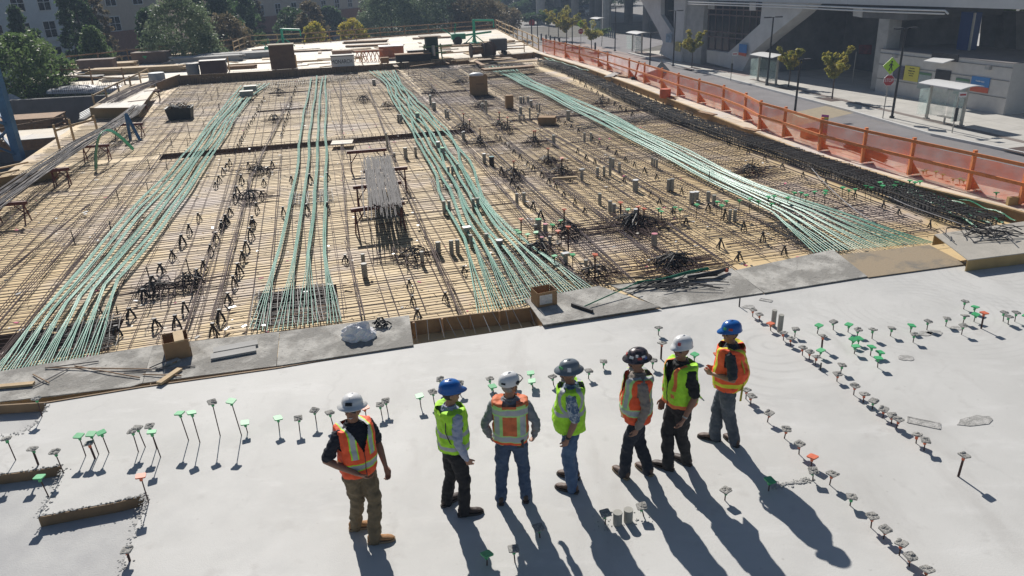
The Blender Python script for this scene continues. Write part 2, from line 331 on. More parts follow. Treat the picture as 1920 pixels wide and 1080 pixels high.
# far deck, one step higher, bright plywood
fd = [(25,151),(100,158),(215,163),(300,152),(335,142),(500,133),(690,122),(880,108),(1000,98),(1016,97),(930,55),(820,63),(700,72),(600,80),(520,84),(470,88),(430,96),(260,116)]
mb = MB(); mb.prism([G(x,y,0)-Vector((0,0,.28)) for x,y in fd], (0,0,.28)); struct('far_deck', mb, M_plyl, origin=(0,0,0))

for lab, e in (('narrow dark timber face of the upper slab step at the left edge', [(-300,893),(0,889),(60,881),(116,872)]), ('narrow dark timber face of the lower slab step, left foreground', [(72,968),(150,953),(215,941),(272,927)])):
    a = MB()
    for p, q in zip(e, e[1:]): a.bar(G(*p,0)-VXX*.013-Vector((0,0,.077)), G(*q,0)-VXX*.013-Vector((0,0,.077)), .022, .142)
    setp(obj('edge_board', a, M_form), lab, 'board')
def rubble(label, pts, n, w, rr=(.005,.017), z=0.0, m=None):
    a = MB(); P = [G(x,y,z) for x,y in pts]
    for i in range(n):
        t = random.random()*(len(P)-1); k = int(t); c = P[k].lerp(P[k+1], t-k)+Vector((random.gauss(0,w),random.gauss(0,w),.004)); r = random.uniform(*rr); a.ell(c, (r*random.uniform(.7,1.6),r*random.uniform(.6,1.3),r*.5), 6, 4, M=Matrix.Rotation(random.random()*6,3,'Z'))
    o = obj('rubble', a, m or M_conc); return setp(o, label, 'rubble', None, 'stuff')
rubble('crumbs of broken concrete along the ragged right side of the lower step', [(272,927),(268,950),(255,990),(236,1040),(228,1078)], 160, .035)
rubble('crumbs of broken concrete at the ragged end of the upper step', [(116,872),(112,897),(90,938),(72,968)], 90, .035)
rubble('crumbs along the lips of both left slab steps', [(-20,891),(60,881),(116,872)], 60, .02); rubble('crumbs along the lower step lip', [(72,968),(150,953),(215,941),(272,927)], 80, .02)
rubble('crumbs along the feather edge at the slab corner', [(88,754),(84,772),(62,797),(45,812),(0,818)], 80, .03)
rubble('rough mortar strip by the lower diagonal stakes', [(1448,912),(1480,906),(1522,900)], 120, .03, (.006,.022))
rubble('dry mortar crumbs around the rough concrete stubs', [(1130,975),(1165,980),(1210,972)], 70, .09, (.005,.014))
M_patch = mat('rough slab patch', (.33,.325,.31), .95, col2=(.5,.49,.47), scale=9, thr=(.45,.6), bump=.8, bscale=40)
for lab, x, y, w, d, rz, rnd in [('rectangular rough patch near the upper diagonal stakes',1732,793,.40,.16,-.5,0),('small rectangular patch by the mortar sheet corner',1436,563,.22,.10,-.55,0),('oval rough patch right of the green stakes',1699,671,.13,.10,.2,1),('oval rough patch under the far green stakes',1733,625,.14,.10,.2,1),('second oval rough patch beside the far green stakes',1752,624,.16,.10,.2,1),('oval patch at the start of the diagonal stakes',1403,575,.13,.08,.2,1),('ragged rough patch in the right foreground',1830,789,.30,.12,.25,1),('third oval rough patch among the far green stakes',1793,615,.12,.08,.1,1)]:
    a = MB(); c = G(x,y,.003); R = Matrix.Rotation(rz,3,'Z')
    if rnd: a.prism([c+R@Vector((w*math.cos(t)*random.uniform(.75,1.1),d*math.sin(t)*random.uniform(.75,1.1),0)) for t in [6.283*k/16 for k in range(16)]], (0,0,.004))
    else:
        for (ex,ey,ew,ed) in ((0,d/2,w,.02),(0,-d/2,w,.02),(w/2,0,.02,d),(-w/2,0,.02,d)): a.box(c+R@Vector((ex,ey,.002)), (ew,ed,.008), rz)
        a.box(c+Vector((0,0,.001)), (w-.03,d-.03,.004), rz)
    setp(obj('slab_patch', a, M_patch), lab, 'slab patch')

mb = MB(); mb.add([G(1465,243,SZ+.008),G(1600,212,SZ+.008),G(1560,196,SZ+.008),G(1420,225,SZ+.008)],[(0,1,2,3)]); struct('driveway_apron', mb, mat('tan driveway',(.34,.28,.19),.9,var=.15))
mb = MB(); mb.quad(W(68,-40,SZ+.01),W(180,-40,SZ+.01),W(180,90,SZ+.01),W(68,90,SZ+.01)); struct('far_pavement', mb, mat('far pavement',(.5,.48,.45),.9,var=.1,scale=.3))
mb = MB(); mb.quad(W(-60,123,SZ+.006),W(40,112.5,SZ+.006),W(40,150,SZ+.006),W(-60,150,SZ+.006)); struct('far_street', mb, mat('far street',(.22,.21,.2),.9,var=.1,scale=.3))
# ================================================================== REBAR MATS
def rt_edge(v): return 16.1+0.02*(v-18)+(0 if v > 16 else -.3)
def jline(p, q, n, amp, z, zs=0.0):
    pts = []
    for i in range(n+1):
        t = i/n; a = p.lerp(q, t); pts.append(Vector((a.x+random.uniform(-amp,amp), a.y+random.uniform(-amp,amp), z+random.uniform(-zs,zs))))
    return pts
def bar_set(mb, lines, r=.0090, n=4):
    for pts in lines: mb.tube(pts, r, n, cap=False)
def build_mat(label, v0, v1, ulo, uhi, du, dv, m, zu=-.265, zv=-.245, pair=0.22, amp=.025, skip=None):
    root = thing('rebar_mat', label, 'rebar mat', W((ulo(v0)+uhi(v0))/2, (v0+v1)/2, DZ))
    a = MB(); v = v0
    while v < v1:
        lo = ulo(v) + random.uniform(-.1,.3); hi = uhi(v) - random.uniform(0,.25)
        sk = random.uniform(-.06,.06)
        bar_set(a, [jline(W(lo,v+sk), W(hi,v-sk), 7, amp, zu, .012)]); v += dv*random.uniform(.75,1.25)
    obj('cross_bars', a, m, root)
    b = MB(); u = ulo((v0+v1)/2)-.5; U_hi = max(uhi(v0), uhi(v1))
    while u < U_hi:
        sk = random.uniform(-.1,.1); p0, p1 = v0+random.uniform(-.1,.5), v1-random.uniform(0,.5)
        if u > uhi(v0)-.1: p0 = v0+ (u-uhi(v0)+.1)*6
        bar_set(b, [jline(W(u-sk,p0), W(u+sk,p1), 8, amp, zv, .012)])
        if random.random() < pair: bar_set(b, [jline(W(u-sk+.05,p0+random.uniform(0,2)), W(u+sk+.06,p1-random.uniform(0,3)), 6, amp*.6, zv, .012)])
        u += du*random.uniform(.55,1.4)
    obj('long_bars', b, m, root)
    return root
def ul(v): return -11.6 if v > 30 else -12.5-(30-v)*.25
def um(v): return 5.6+0.03*(v-14)
def ud(v): return 9.2+.045*(v-16)
build_mat('rust brown rebar mat on the near plywood deck, left and centre', 13.7, 31.9, ul, um, .35, .19, M_rebar)
build_mat('rust brown rebar mat on the far left plywood deck behind the beam trench', 32.6, 57.3, lambda v: -11.0 if v < 43.5 else -8.3, um, .35, .21, M_rebar)
build_mat('dusty grey rebar mat around the grey pipe sleeves, right of centre', 14.2, 57.8, um, ud, .22, .165, M_rebarv, pair=.6)
build_mat('dense dark rebar mat between the right tendon band and the edge beam cage', 14.3, 57.5, lambda v: ud(v)+.05, lambda v: 14.9+.03*(v-16), .19, .16, M_rebarv, pair=.3)
# top mats: long double bars running away from the camera
def top_bars(label, segs, m=M_rebar):
    a = MB()
    for (px0,py0,px1,py1,n) in segs:
        p, q = G(px0,py0,-.15), G(px1,py1,-.15)
        for k in range(n):
            o = Vector((random.uniform(-.07,.07), 0, 0)); bar_set(a, [jline(p+o, q+o, 10, .018, -.16, .015)], .009)
    single('top_bar_bundle', a, m, label, 'rebar bundle')
top_bars('long dark rebar run from the white plastic bag back to the far bulkhead', [(680,592,650,450,4),(650,450,640,300,3),(642,290,638,150,4)])
top_bars('long dark rebar run between the centre tendon band and the grey rebar stack', [(868,588,795,430,5),(795,430,740,300,4),(740,300,690,160,5)])
top_bars('long dark rebar run between the left tendon band and the four straight tendons', [(395,600,470,330,5),(470,330,545,180,6),(350,620,455,300,3)])
top_bars('rows of paired long bars at the far left by the rebar racks', [(-20,620,240,330,4),(0,520,170,380,4),(-20,690,200,420,4),(240,330,330,240,4),(200,420,300,290,3),(60,640,280,370,3)])
top_bars('paired long bars across the pipe sleeve area right of the centre tendons', [(1220,560,900,260,4),(1120,560,880,280,4),(1400,520,1010,250,4),(1300,540,960,270,3),(900,260,800,150,4),(960,270,860,150,3)], M_rebarv)
# dense dark cross mats laid over the recesses by the slab edge
def dense(label, quad, n1, n2, z=-.2, m=M_dark):
    a = MB(); P = [G(x,y,z) for x,y in quad]
    for i in range(n1):
        t = (i+random.uniform(-.3,.3))/max(1,n1-1); bar_set(a, [jline(P[0].lerp(P[3],t), P[1].lerp(P[2],t), 4, .02, z, .04)], .009)
    for i in range(n2):
        t = (i+random.uniform(-.3,.3))/max(1,n2-1); bar_set(a, [jline(P[0].lerp(P[1],t), P[3].lerp(P[2],t), 4, .02, z+.02, .03)], .009)
    single('anchor_mat', a, m, label, 'rebar mat')
dense('dense dark mat under the spread ends of the four straight tendons', [(480,545),(622,530),(640,598),(470,618)], 22, 18)
dense('dense dark mat under the spread ends of the left tendon band', [(40,625),(225,590),(215,650),(-10,700)], 20, 20)
dense('dense dark mat under the spread ends of the centre tendon band', [(890,470),(1010,455),(1120,540),(960,585)], 24, 18)
dense('dense dark mat by the near end of the right tendon band', [(1430,420),(1500,415),(1600,470),(1530,480)], 20, 14)
dense('dark bar strip crossing behind the right tendon band', [(1080,235),(1300,205),(1310,212),(1090,245)], 8, 40)
dense('dark bar strip under the four straight tendons at mid deck', [(545,362),(622,355),(624,378),(540,385)], 10, 14)
dense('dark bar strip under the four straight tendons further back', [(575,172),(620,168),(620,214),(570,218)], 10, 12)
dense('dark mat under the centre tendons beside the paired pipe sleeves', [(805,335),(880,325),(885,350),(815,358)], 10, 12)
dense('dark mat along the far bulkhead between left and straight tendons', [(470,158),(690,140),(690,146),(465,170)], 8, 60)
dense('dark mat along the far bulkhead behind the big carton', [(800,130),(1000,115),(1010,128),(830,150)], 10, 50)
# ================================================================== POST TENSION TENDONS
def resample(pts, n):
    d = [0]
    for a, b in zip(pts, pts[1:]): d.append(d[-1]+(b-a).length)
    out = []
    for i in range(n):
        s = d[-1]*i/(n-1); j = 0
        while j < len(d)-2 and d[j+1] < s: j += 1
        t = (s-d[j])/max(1e-6, d[j+1]-d[j]); out.append(pts[j].lerp(pts[j+1], t))
    return out
def smoothp(pts, k=2):
    for _ in range(k): pts = [pts[0]]+[(pts[i-1]+pts[i]*2+pts[i+1])/4 for i in range(1,len(pts)-1)]+[pts[-1]]
    return pts
def tendon(label, path, fan, group, nst=5, m=None, z=-.13, wave=.03, ph=0.0, sp=.019, r=.0092, lat=.05):
    """path: world points near to far; fan: world points where single strands end at the near edge"""
    path = smoothp(resample(path, 26), 2); a = MB(); N = len(path); sd_ = random.random()*99
    for i in range(1, N): path[i] = path[i]+UX*lat*mnoise.noise(Vector((i*.42, sd_, 0)))*min(1, i/4)
    if fan: path = path[1:]; N = len(path)
    for k in range(nst):
        off = (k-(nst-1)/2)*sp; pts = []; dz = random.uniform(-.006,.01)
        if fan:
            e = fan[k % len(fan)]; st = path[0]
            pts += [e, e.lerp(st, .35)+Vector((random.uniform(-.02,.02),0,random.uniform(-.01,.02))), e.lerp(st,.7)+Vector((random.uniform(-.01,.01),0,.01))]
        for i, p in enumerate(path):
            t = path[min(i+1,N-1)]-path[max(i-1,0)]; nrm = Vector((-t.y, t.x, 0)).normalized()
            pts.append(p-nrm*off*(1 if i else .8)+Vector((random.uniform(-.005,.005),0,dz+wave*math.sin(i*.9+ph)+random.uniform(-.005,.005))))
        a.tube(pts, r, 5, cap=False)
    return single('tendon_bundle', a, m or M_green, label, 'tendon bundle', group, smooth=True)
def band(name, left, right, n, group, fans, z=-.12, m=None, nst=5, pos='from the left', taper=None, **k):
    L = resample([G(x,y,z) for x,y in left], 30); R = resample([G(x,y,z) for x,y in right], 30)
    for i in range(n):
        t = i/(n-1) if n > 1 else .5
        path = [a.lerp(b, t)+Vector((random.uniform(-.03,.03),random.uniform(-.03,.03),0)) for a, b in zip(L, R)]
        fan = None
        if fans:
            (x0,y0),(x1,y1) = fans; fan = []
            for q in range(nst):
                s = (i+(q+.5)/nst)/n; fan.append(G(x0+(x1-x0)*s, y0+(y1-y0)*s, z-.03))
        tendon(f'{nth(i)} green tendon bundle {pos} in the {name}', path, fan, group, nst, m, z, ph=random.random()*6, **k)
z6 = lambda p: [(400+x/3.6, 130+y/3.6) for x,y in p]; z3 = lambda p: [(800+x/3.84, 380+y/3.84) for x,y in p]; z8 = lambda p: [(1300+x/3.097, 200+y/3.097) for x,y in p]
band('wavy left band', [(20,655),(80,570),(133,527),(167,483),(203,440),(250,386),(278,366),(306,341),(319,322),(336,294),(361,274),(375,255),(389,233),(411,211),(428,191),(444,174),(452,160)],
     [(180,573),(197,550),(233,510),(267,470),(297,437),(320,400),(345,372),(369,344),(378,319),(394,294),(411,269),(428,247),(442,216),(458,197),(472,180),(505,155)], 7, 'green tendons of the left band', ((-25,705),(186,668)), lat=.10)
b4 = [([(350,520),(390,420),(440,300),(470,170),(505,0)], [(530,850),(570,650),(585,440),(615,280),(640,180),(660,60)], ((468,616),(500,622))),
      ([(515,450),(540,340),(575,200),(590,0)], [(615,800),(645,640),(645,450),(670,280),(690,160),(700,40)], ((512,622),(548,615))),
      ([(625,430),(620,330),(655,200),(675,0)], [(680,800),(710,600),(700,440),(715,300),(720,130),(735,50)], ((558,613),(596,608))),
      ([(760,430),(745,300),(745,150),(750,0)], [(755,800),(765,620),(755,440),(760,250),(755,130),(760,40)], ((614,607),(640,603)))]
for i, (a, b, ((x0,y0),(x1,y1))) in enumerate(b4):
    px = [(400+x/3.6, 400+y/3.6) for x,y in a]+z6(b)
    tendon(f'{nth(i)} from the left of the four straight green tendon bundles', [G(x,y,-.1) for x,y in px], [G(x0+(x1-x0)*q/4, y0+(y1-y0)*q/4, -.17) for q in range(5)], 'four straight green tendons', 5, ph=i)
band('braided centre band', (z6([(1050,10),(1165,90),(1205,200),(1265,290),(1350,430),(1420,560),(1500,700),(1540,810),(1590,920)])+z3([(145,20),(200,160),(235,250),(325,345),(370,415)]))[::-1],
     (z6([(1230,10),(1290,110),(1385,220),(1485,330),(1595,410),(1612,460),(1690,570),(1740,690),(1800,790)])+z3([(430,0),(530,115),(680,300),(850,400),(1000,470)]))[::-1], 8, 'green tendons of the centre band', ((893,588),(1115,540)), lat=.22)
band('wide right band', ([(910,125)]+[(800+x/3.6,130+y/3.6) for x,y in [(400,0),(560,50),(680,120),(800,160),(880,220),(1000,280),(1130,330),(1230,400),(1350,470),(1500,530),(1650,600),(1800,700)]]+z8([(180,480),(300,540),(440,590),(560,650),(640,720)]))[::-1],
     ([(962,122)]+[(800+x/3.6,130+y/3.6) for x,y in [(600,0),(720,90),(860,125),(950,180),(1080,240),(1200,280),(1300,320),(1400,390),(1550,460),(1690,510),(1800,560)]]+z8([(130,340),(300,430),(480,490),(700,560),(900,620),(1100,700)]))[::-1], 9, 'green tendons of the right band', ((1524,474),(1755,455)), nst=4, r=.0105, sp=.021, lat=.06)
band('short near end of the edge beam', [(1830,425),(1760,385),(1650,345)], [(1905,412),(1840,385),(1700,345)], 4, 'green tendons of the edge beam', None, m=M_greend, nst=4, z=-.05)
band('far end of the edge beam', [(1095,134),(1060,124),(1020,108)], [(1112,132),(1075,120),(1030,108)], 3, 'pale green tendons at the far right corner', None, nst=4, z=-.05)
# thin grey conduits snaking over the right mat
for lab, pts in (('grey conduit snaking over the right mat toward the tendon spread', [(1515,308),(1548,345),(1580,375),(1610,400),(1645,420)]), ('grey conduit along the right mat toward the raised plywood box', [(1610,345),(1660,365),(1700,385),(1760,405),(1815,425)])):
    a = MB(); a.tube(smoothp(resample([G(x,y,-.12) for x,y in pts], 14)), .012, 6); single('conduit', a, mat('grey conduit',(.27,.27,.29),.7), lab, 'conduit', smooth=True)
# ================================================================== EDGE BEAM CAGE on the right
ce = [G(x,y,-.1) for x,y in [(1890,415),(1800,388),(1700,352),(1600,318),(1500,285),(1400,255),(1300,222),(1200,182),(1130,150),(1080,130),(1030,116)]]
ce = resample([p-UX*.56 for p in ce], 60)
cg = thing('beam_cage', 'long black rebar cage of the edge beam beside the orange fence', 'rebar cage', tuple(ce[30]))
a = MB()
for du in (-.44,-.33,-.22,-.11,0,.11,.22,.33,.44):
    for dz in (-.12,.0,.13):
        a.tube([p+UX*(du+random.uniform(-.02,.02))+Vector((0,0,dz+random.uniform(-.015,.015))) for p in ce], .014, 5, cap=False)
obj('long_bars', a, M_dark, cg)
a = MB(); L = resample(ce, 290)
for i, p in enumerate(L):
    w = .40+random.uniform(-.03,.03); h = .17+random.uniform(-.02,.04); s = random.uniform(-.05,.05)*VXX
    a.tube([p-UX*w+Vector((0,0,-.14)), p-UX*w+Vector((0,0,h))+s, p+Vector((0,0,h+.03))+s, p+UX*w+Vector((0,0,h))+s, p+UX*w+Vector((0,0,-.14))], .014, 4, cap=False)
obj('stirrups', a, M_dark, cg)
# edge form on the right: plywood face with a light lumber cap
ef = [G(x,y,0) for x,y in [(1925,402),(1905,396),(1812,372),(1720,350),(1640,325),(1500,282),(1400,243),(1300,203),(1200,165),(1100,128),(1000,98)]]
fr = thing('edge_form', 'plywood edge form with light lumber cap under the orange fence', 'formwork', tuple(ef[4]))
a = MB(); b = MB()
for p, q in zip(ef, ef[1:]):
    a.bar(p+Vector((0,0,-.17)), q+Vector((0,0,-.17)), .03, .32); b.bar(p+Vector((0,0,.02)), q+Vector((0,0,.02)), .10, .04)
obj('form_face', a, M_form, fr); obj('cap_rail', b, M_wood, fr)
a = MB()
for p, q in zip(ef, ef[1:]): a.quad(p+Vector((.05,0,-.02)), q+Vector((.05,0,-.02)), q+UX*1.7+Vector((0,0,-.02)), p+UX*1.7+Vector((0,0,-.02)))
struct('edge_walkway', a, M_plyl)
# far bulkhead face
a = MB(); fb = [G(x,y,DZ) for x,y in [(340,159),(500,148.5),(690,133),(880,119),(1003,109.5)]]; ft = [Hgt(p,x,y) for p,(x,y) in zip(fb,[(333,142),(500,133),(690,122),(880,108.5),(1003,99)])]
for i in range(4):
    p, q = fb[i], fb[i+1]; P, Q = Vector((p.x,p.y,ft[i])), Vector((q.x,q.y,ft[i+1])); a.prism([p,q,Q,P], VXX*.04)
    for k in range(6): s_ = p.lerp(q,(k+.5)/6); a.bar(s_+VXX*.06, Vector((s_.x,s_.y,(ft[i]+ft[i+1])/2-.05))+VXX*.06, .09, .05)
fb = [p+VXX*.0 for p in fb]
single('bulkhead_form', a, M_form, 'long brown plywood bulkhead form along the step to the far deck', 'formwork')
a = MB(); p, q = G(335,141,0), G(333,160,-.2); p = fb[0]; q = G(296,172,DZ); a.prism([p,q,q+Vector((0,0,.6)),p+Vector((0,0,.7))], (.04,0,0))
single('bulkhead_form', a, M_form, 'short bulkhead form returning toward the pit beside the white drum', 'formwork')
# ================================================================== MORTAR SPATTERED BOARDS along the pour edge
boards = [('leftmost mortar covered sheet lying on the slab edge', [(-60,760),(-50,705),(287,648),(267,718),(245,725)], .015, M_board),
 ('mortar covered sheet under the grey planks on the slab edge', [(287,648),(524,622),(518,686),(268,718)], .02, M_board),
 ('mortar covered sheet under the white plastic bag', [(525,622),(767,591),(775,647),(519,686)], .03, M_board),
 ('mortar covered sheet under the open box and the green broom', [(985,561),(1123,536),(1238,575),(1019,609)], .06, M_board),
 ('mortar covered sheet holding the dark bar heap right of the broom', [(1145,535),(1372,503),(1431,549),(1240,577)], .025, M_board),
 ('grey speckled plywood sheet with a dark crusted middle', [(1377,507),(1562,468),(1626,518),(1433,549)], .03, M_board),
 ('tan plywood sheet with a gravel patch beside the raised plywood box', [(1575,478),(1742,459),(1812,495),(1628,520)], .025, mat('tan crusted board', (0.33,0.26,0.175), .9, col2=(0.17,0.16,0.14), scale=1.1, thr=(.5,.68), bump=.4, bscale=30))]
for lab, pxs, z, m in boards:
    a = MB(); a.prism([G(x,y,z)-Vector((0,0,.018)) for x,y in pxs], (0,0,.02)); single('plywood_sheet', a, m, lab, 'plywood sheet')
# slab edge form under the sheets: thin dark strip
a = MB(); ee = [(-60,766),(85,757),(268,727),(518,692),(770,649)]
for p, q in zip(ee, ee[1:]): a.bar(G(*p,0)+VXX*.02-Vector((0,0,.06)), G(*q,0)+VXX*.02-Vector((0,0,.06)), .03, .15)
single('edge_board', a, M_form, 'thin dark edge board between the white slab and the left sheets', 'board')
a = MB(); ee = [(1012,612),(1238,579),(1430,552),(1626,521),(1812,497),(1930,478)]
for p, q in zip(ee, ee[1:]): a.bar(G(*p,0)+VXX*.02-Vector((0,0,.06)), G(*q,0)+VXX*.02-Vector((0,0,.06)), .03, .135)
single('edge_board', a, M_form, 'thin dark edge board between the white slab and the right sheets', 'board')
# open trough between slab and bulkhead at the middle
tr = thing('open_trough', 'open wooden trough between slab and mat with thin protruding rods', 'trough', tuple(G(890,620,-.3)))
a = MB(); P0, P1 = G(768,604,-.02), G(1002,577,-.02)
a.bar(P0+Vector((0,0,-.16)), P1+Vector((0,0,-.16)), .025, .36); a.bar(P1+Vector((0,0,-.16)), G(1016,606,-.02)+Vector((0,0,-.16)), .025, .36); obj('form_face', a, M_form, tr)
for x, y in ((775,604),(880,588),(935,583),(828,597)):
    a = MB(); p = G(x,y,.0)-VXX*.05; a.bar(p+Vector((0,0,.02)), p+Vector((0,0,-.34)), .04, .06); obj('brace', a, M_woodb, tr)
for i in range(11):
    x = 785+i*22+random.uniform(-5,5); p = G(x, 640-(x-785)*.135, -.1); a = MB()
    a.tube([p, p+VXX*random.uniform(.2,.4)+Vector((random.uniform(-.15,.05),0,.15+random.random()*.15))], .006, 5); obj('rod', a, M_steel, tr)
# raised plywood box on the right
bx = thing('plywood_box', 'raised mortar topped plywood box with an open dark end', 'plywood box', tuple(G(1850,480,0)))
T = [G(1752,441,.24), G(1815,489,.24), G(1990,467,.24), G(1930,415,.24)]
a = MB(); a.prism(T, (0,0,.02)); obj('top_sheet', a, mat('mortar topped sheet', (.40,.375,.33), .9, var=.15, scale=2, bump=.3), bx)
a = MB(); a.bar(T[1]+Vector((0,.02,-.12)), T[2]+Vector((0,.02,-.12)), .025, .235); a.bar(T[0]+Vector((0,0,-.12)), T[3]+Vector((0,0,-.12)), .025, .235); obj('side_panel', a, mat('ochre plywood', (.42,.29,.12), .7, var=.15, scale=3), bx)
def heap(label, cpx, cpy, z, rad, n, m, cat='rebar heap', lenr=(.4,1.0), r=.011, hgt=.12, name='rebar_heap', curve=.1, ang=None, squash=.6):
    a = MB(); c = G(cpx,cpy,z)
    for i in range(n):
        t = random.uniform(0,math.pi) if ang is None else random.gauss(ang,.35); L = random.uniform(*lenr)
        o = Vector((random.gauss(0,rad*.4), random.gauss(0,rad*.4*squash), random.uniform(.0,hgt)))
        d = Vector((math.cos(t), math.sin(t), 0))*L/2; k = random.uniform(-curve,curve)
        a.tube([c+o-d, c+o-d*.3+Vector((0,k*.4,abs(k))), c+o+d*.4+Vector((0,k*.4,abs(k))), c+o+d], r, 5, cap=False)
    return single(name, a, m, label, cat)
heap('heap of bent black bars on the raised plywood box', 1845,440,.27,.75,34,M_dark,lenr=(.3,.9),hgt=.14)
heap('heap of dark bars and tools lying on the sheet right of the broom', 1260,530,.05,.9,26,M_dark,lenr=(.6,1.6),ang=.25,hgt=.05,curve=.04)
a = MB()
for i in range(6): a.tube(smoothp(resample([G(x,y,.08+.01*i) + Vector((0,i*.02,0)) for x,y in [(1195,531),(1240,528),(1290,512),(1330,505)]], 10)), .011, 5)
single('tendon_offcuts', a, M_greend, 'deep green tendon offcuts lying beside the dark bar heap', 'tendon offcuts')
a = MB(); a.tube([G(1290,520,.1),G(1340,512,.12),G(1365,503,.1)], [.05,.06,.03], 8); a.ell(G(1362,507,.09), (.05,.05,.04), m=1); single('stressing_tool', a, [M_black,M_capo], 'black stressing tool with an orange end on the right sheet', 'tool', smooth=True)
# ================================================================== FENCES
def mesh_mat(name, col, dens, sc=25):
    m = bpy.data.materials.new(name); m.use_nodes = True; n = m.node_tree.nodes; l = m.node_tree.links; out = n['Material Output']; n.remove(n['Principled BSDF'])
    tr = n.new('ShaderNodeBsdfTransparent'); df = n.new('ShaderNodeBsdfDiffuse'); df.inputs[0].default_value = (*col,1); tl = n.new('ShaderNodeBsdfTranslucent'); tl.inputs[0].default_value = (*col,1)
    ad = n.new('ShaderNodeMixShader'); ad.inputs[0].default_value = .5; l.new(df.outputs[0], ad.inputs[1]); l.new(tl.outputs[0], ad.inputs[2])
    mx = n.new('ShaderNodeMixShader'); tc = n.new('ShaderNodeTexCoord'); nz = n.new('ShaderNodeTexNoise'); nz.inputs['Scale'].default_value = 2.0; l.new(tc.outputs['Object'], nz.inputs['Vector'])
    mr = n.new('ShaderNodeMapRange'); mr.inputs[1].default_value = .3; mr.inputs[2].default_value = .7; mr.inputs[3].default_value = dens-.12; mr.inputs[4].default_value = dens+.12; l.new(nz.outputs['Fac'], mr.inputs[0])
    l.new(mr.outputs[0], mx.inputs[0]); l.new(tr.outputs[0], mx.inputs[1]); l.new(ad.outputs[0], mx.inputs[2]); l.new(mx.outputs[0], out.inputs[0]); return m
M_net = mesh_mat('orange netting', (.95,.18,.05), .58)
fp = [(1013,98),(1034,104),(1054,109),(1080,116),(1115,126),(1132,132),(1172,146),(1200,156),(1232,168),(1262,180),(1300,193),(1345,208),(1385,226),(1412,243),(1457,258),(1523,283),(1603,306),(1690,329),(1800,358),(1897,384),(2010,412)]
fpt = [G(x,y,.02) + UX*.25 for x,y in fp]
fc = thing('safety_fence', 'orange painted wooden guard fence with orange netting along the deck edge', 'fence', tuple(fpt[10]))
for p in fpt:
    a = MB(); a.bar(p, p+Vector((0,0,1.12)), .09, .09); obj('post', a, M_org, fc)
for p, q in zip(fpt[2:-1], fpt[3:]):
    a = MB(); a.prism([p+UX*.05+Vector((0,0,.42)), p+UX*.05, p+UX*.42], VXX*.03); obj('gusset', a, M_org, fc)
for nm, z, h in (('top_rail',1.02,.09),('mid_rail',.53,.09)):
    a = MB()
    for p, q in zip(fpt, fpt[1:]): a.bar(p-UX*.065+Vector((0,0,z)), q-UX*.065+Vector((0,0,z)), .04, h)
    obj(nm, a, M_org, fc)
a = MB()
LL = resample(fpt, 120)
vs = []; fs = []
for i, p in enumerate(LL):
    for k in range(6): vs.append(p+UX*(.07+.06*mnoise.noise(Vector((i*.6,k*.7,3)))+.12*(k==0))+Vector((0,0,-.05+k*.2+(k==5)*(.10*mnoise.noise(Vector((i*.37,1,1)))-.03))))
for i in range(len(LL)-1):
    for k in range(5): fs.append((i*6+k,(i+1)*6+k,(i+1)*6+k+1,i*6+k+1))
a.add(vs, fs); obj('netting', a, M_net, fc, smooth=True)
def guard_rail(label, pts, m=M_woodb, h=1.05, rails=(1.0,.5), step=2.6, name='guard_rail', w=.045, toe=True):
    P = pts; root = thing(name, label, 'guard rail', tuple(P[len(P)//2])); n = 0
    d = sum((q-p).length for p, q in zip(P, P[1:])); Q = resample(P, max(3, int(d/step)+1))
    for p in Q:
        a = MB(); a.bar(p, p+Vector((0,0,h+random.uniform(0,.12))), w*1.6, w*1.6); obj('post', a, m, root)
    for z in rails:
        a = MB()
        for p, q in zip(Q, Q[1:]): a.bar(p-VXX*w*1.4+Vector((0,0,z+random.uniform(-.04,.04))), q-VXX*w*1.4+Vector((0,0,z+random.uniform(-.04,.04))), w, .09)
        obj('rail', a, m, root)
    if toe:
        a = MB()
        for p, q in zip(Q, Q[1:]): a.bar(p+Vector((0,0,.06)), q+Vector((0,0,.06)), w, .11)
        obj('toe_board', a, m, root)
    return root
guard_rail('brown wooden guard rail along the far edge of the far deck', [G(x,y,0) for x,y in [(570,82),(600,79.5),(700,71.5),(820,62.5),(930,54.5)]])
guard_rail('pale wooden guard rail down the right edge of the far deck', [G(x,y,0) for x,y in [(930,54.5),(960,70),(990,85),(1010,95)]], M_wood, w=.06)
guard_rail('brown wooden guard rail rising along the far left edge of the far deck', [G(x,y,0) for x,y in [(72,140),(140,130),(260,114),(330,108),(425,97),(470,88)]])
guard_rail('pale guard rail stepping round the far corner by the left green boom', [G(x,y,0) for x,y in [(440,100),(468,87),(520,84),(570,82)]], M_wood)
guard_rail('low pale guard rail on the far deck edge above the bulkhead', [G(x,y,0)+VXX*.3 for x,y in [(430,134),(560,127),(680,121)]], M_wood, h=.9, rails=(.45,), step=5, toe=False)
guard_rail('pale guard rail on the far deck beside the two round stools', [G(x,y,0)+VXX*.3 for x,y in [(830,110),(880,106),(985,98)]], M_wood, h=.95, rails=(.85,.35), step=4, toe=False)
guard_rail('pale guard rail at the left edge of the walkway over the pit', [G(x,y,DZ) for x,y in [(113,283),(148,268),(186,260)]], M_wood, rails=(.85,), step=1.8, toe=False)
guard_rail('long pale handrail climbing beside the left rebar rack toward the far deck', [G(x,y,DZ) for x,y in [(182,215),(215,195),(250,177),(283,158)]], M_wood, rails=(1.0,), step=2.4, toe=False)
guard_rail('brown guard rail in front of the white sheeting at the pit edge', [G(x,y,0) for x,y in [(75,152),(150,157),(235,160)]], M_woodb, rails=(.9,.45), step=2.4, toe=False)
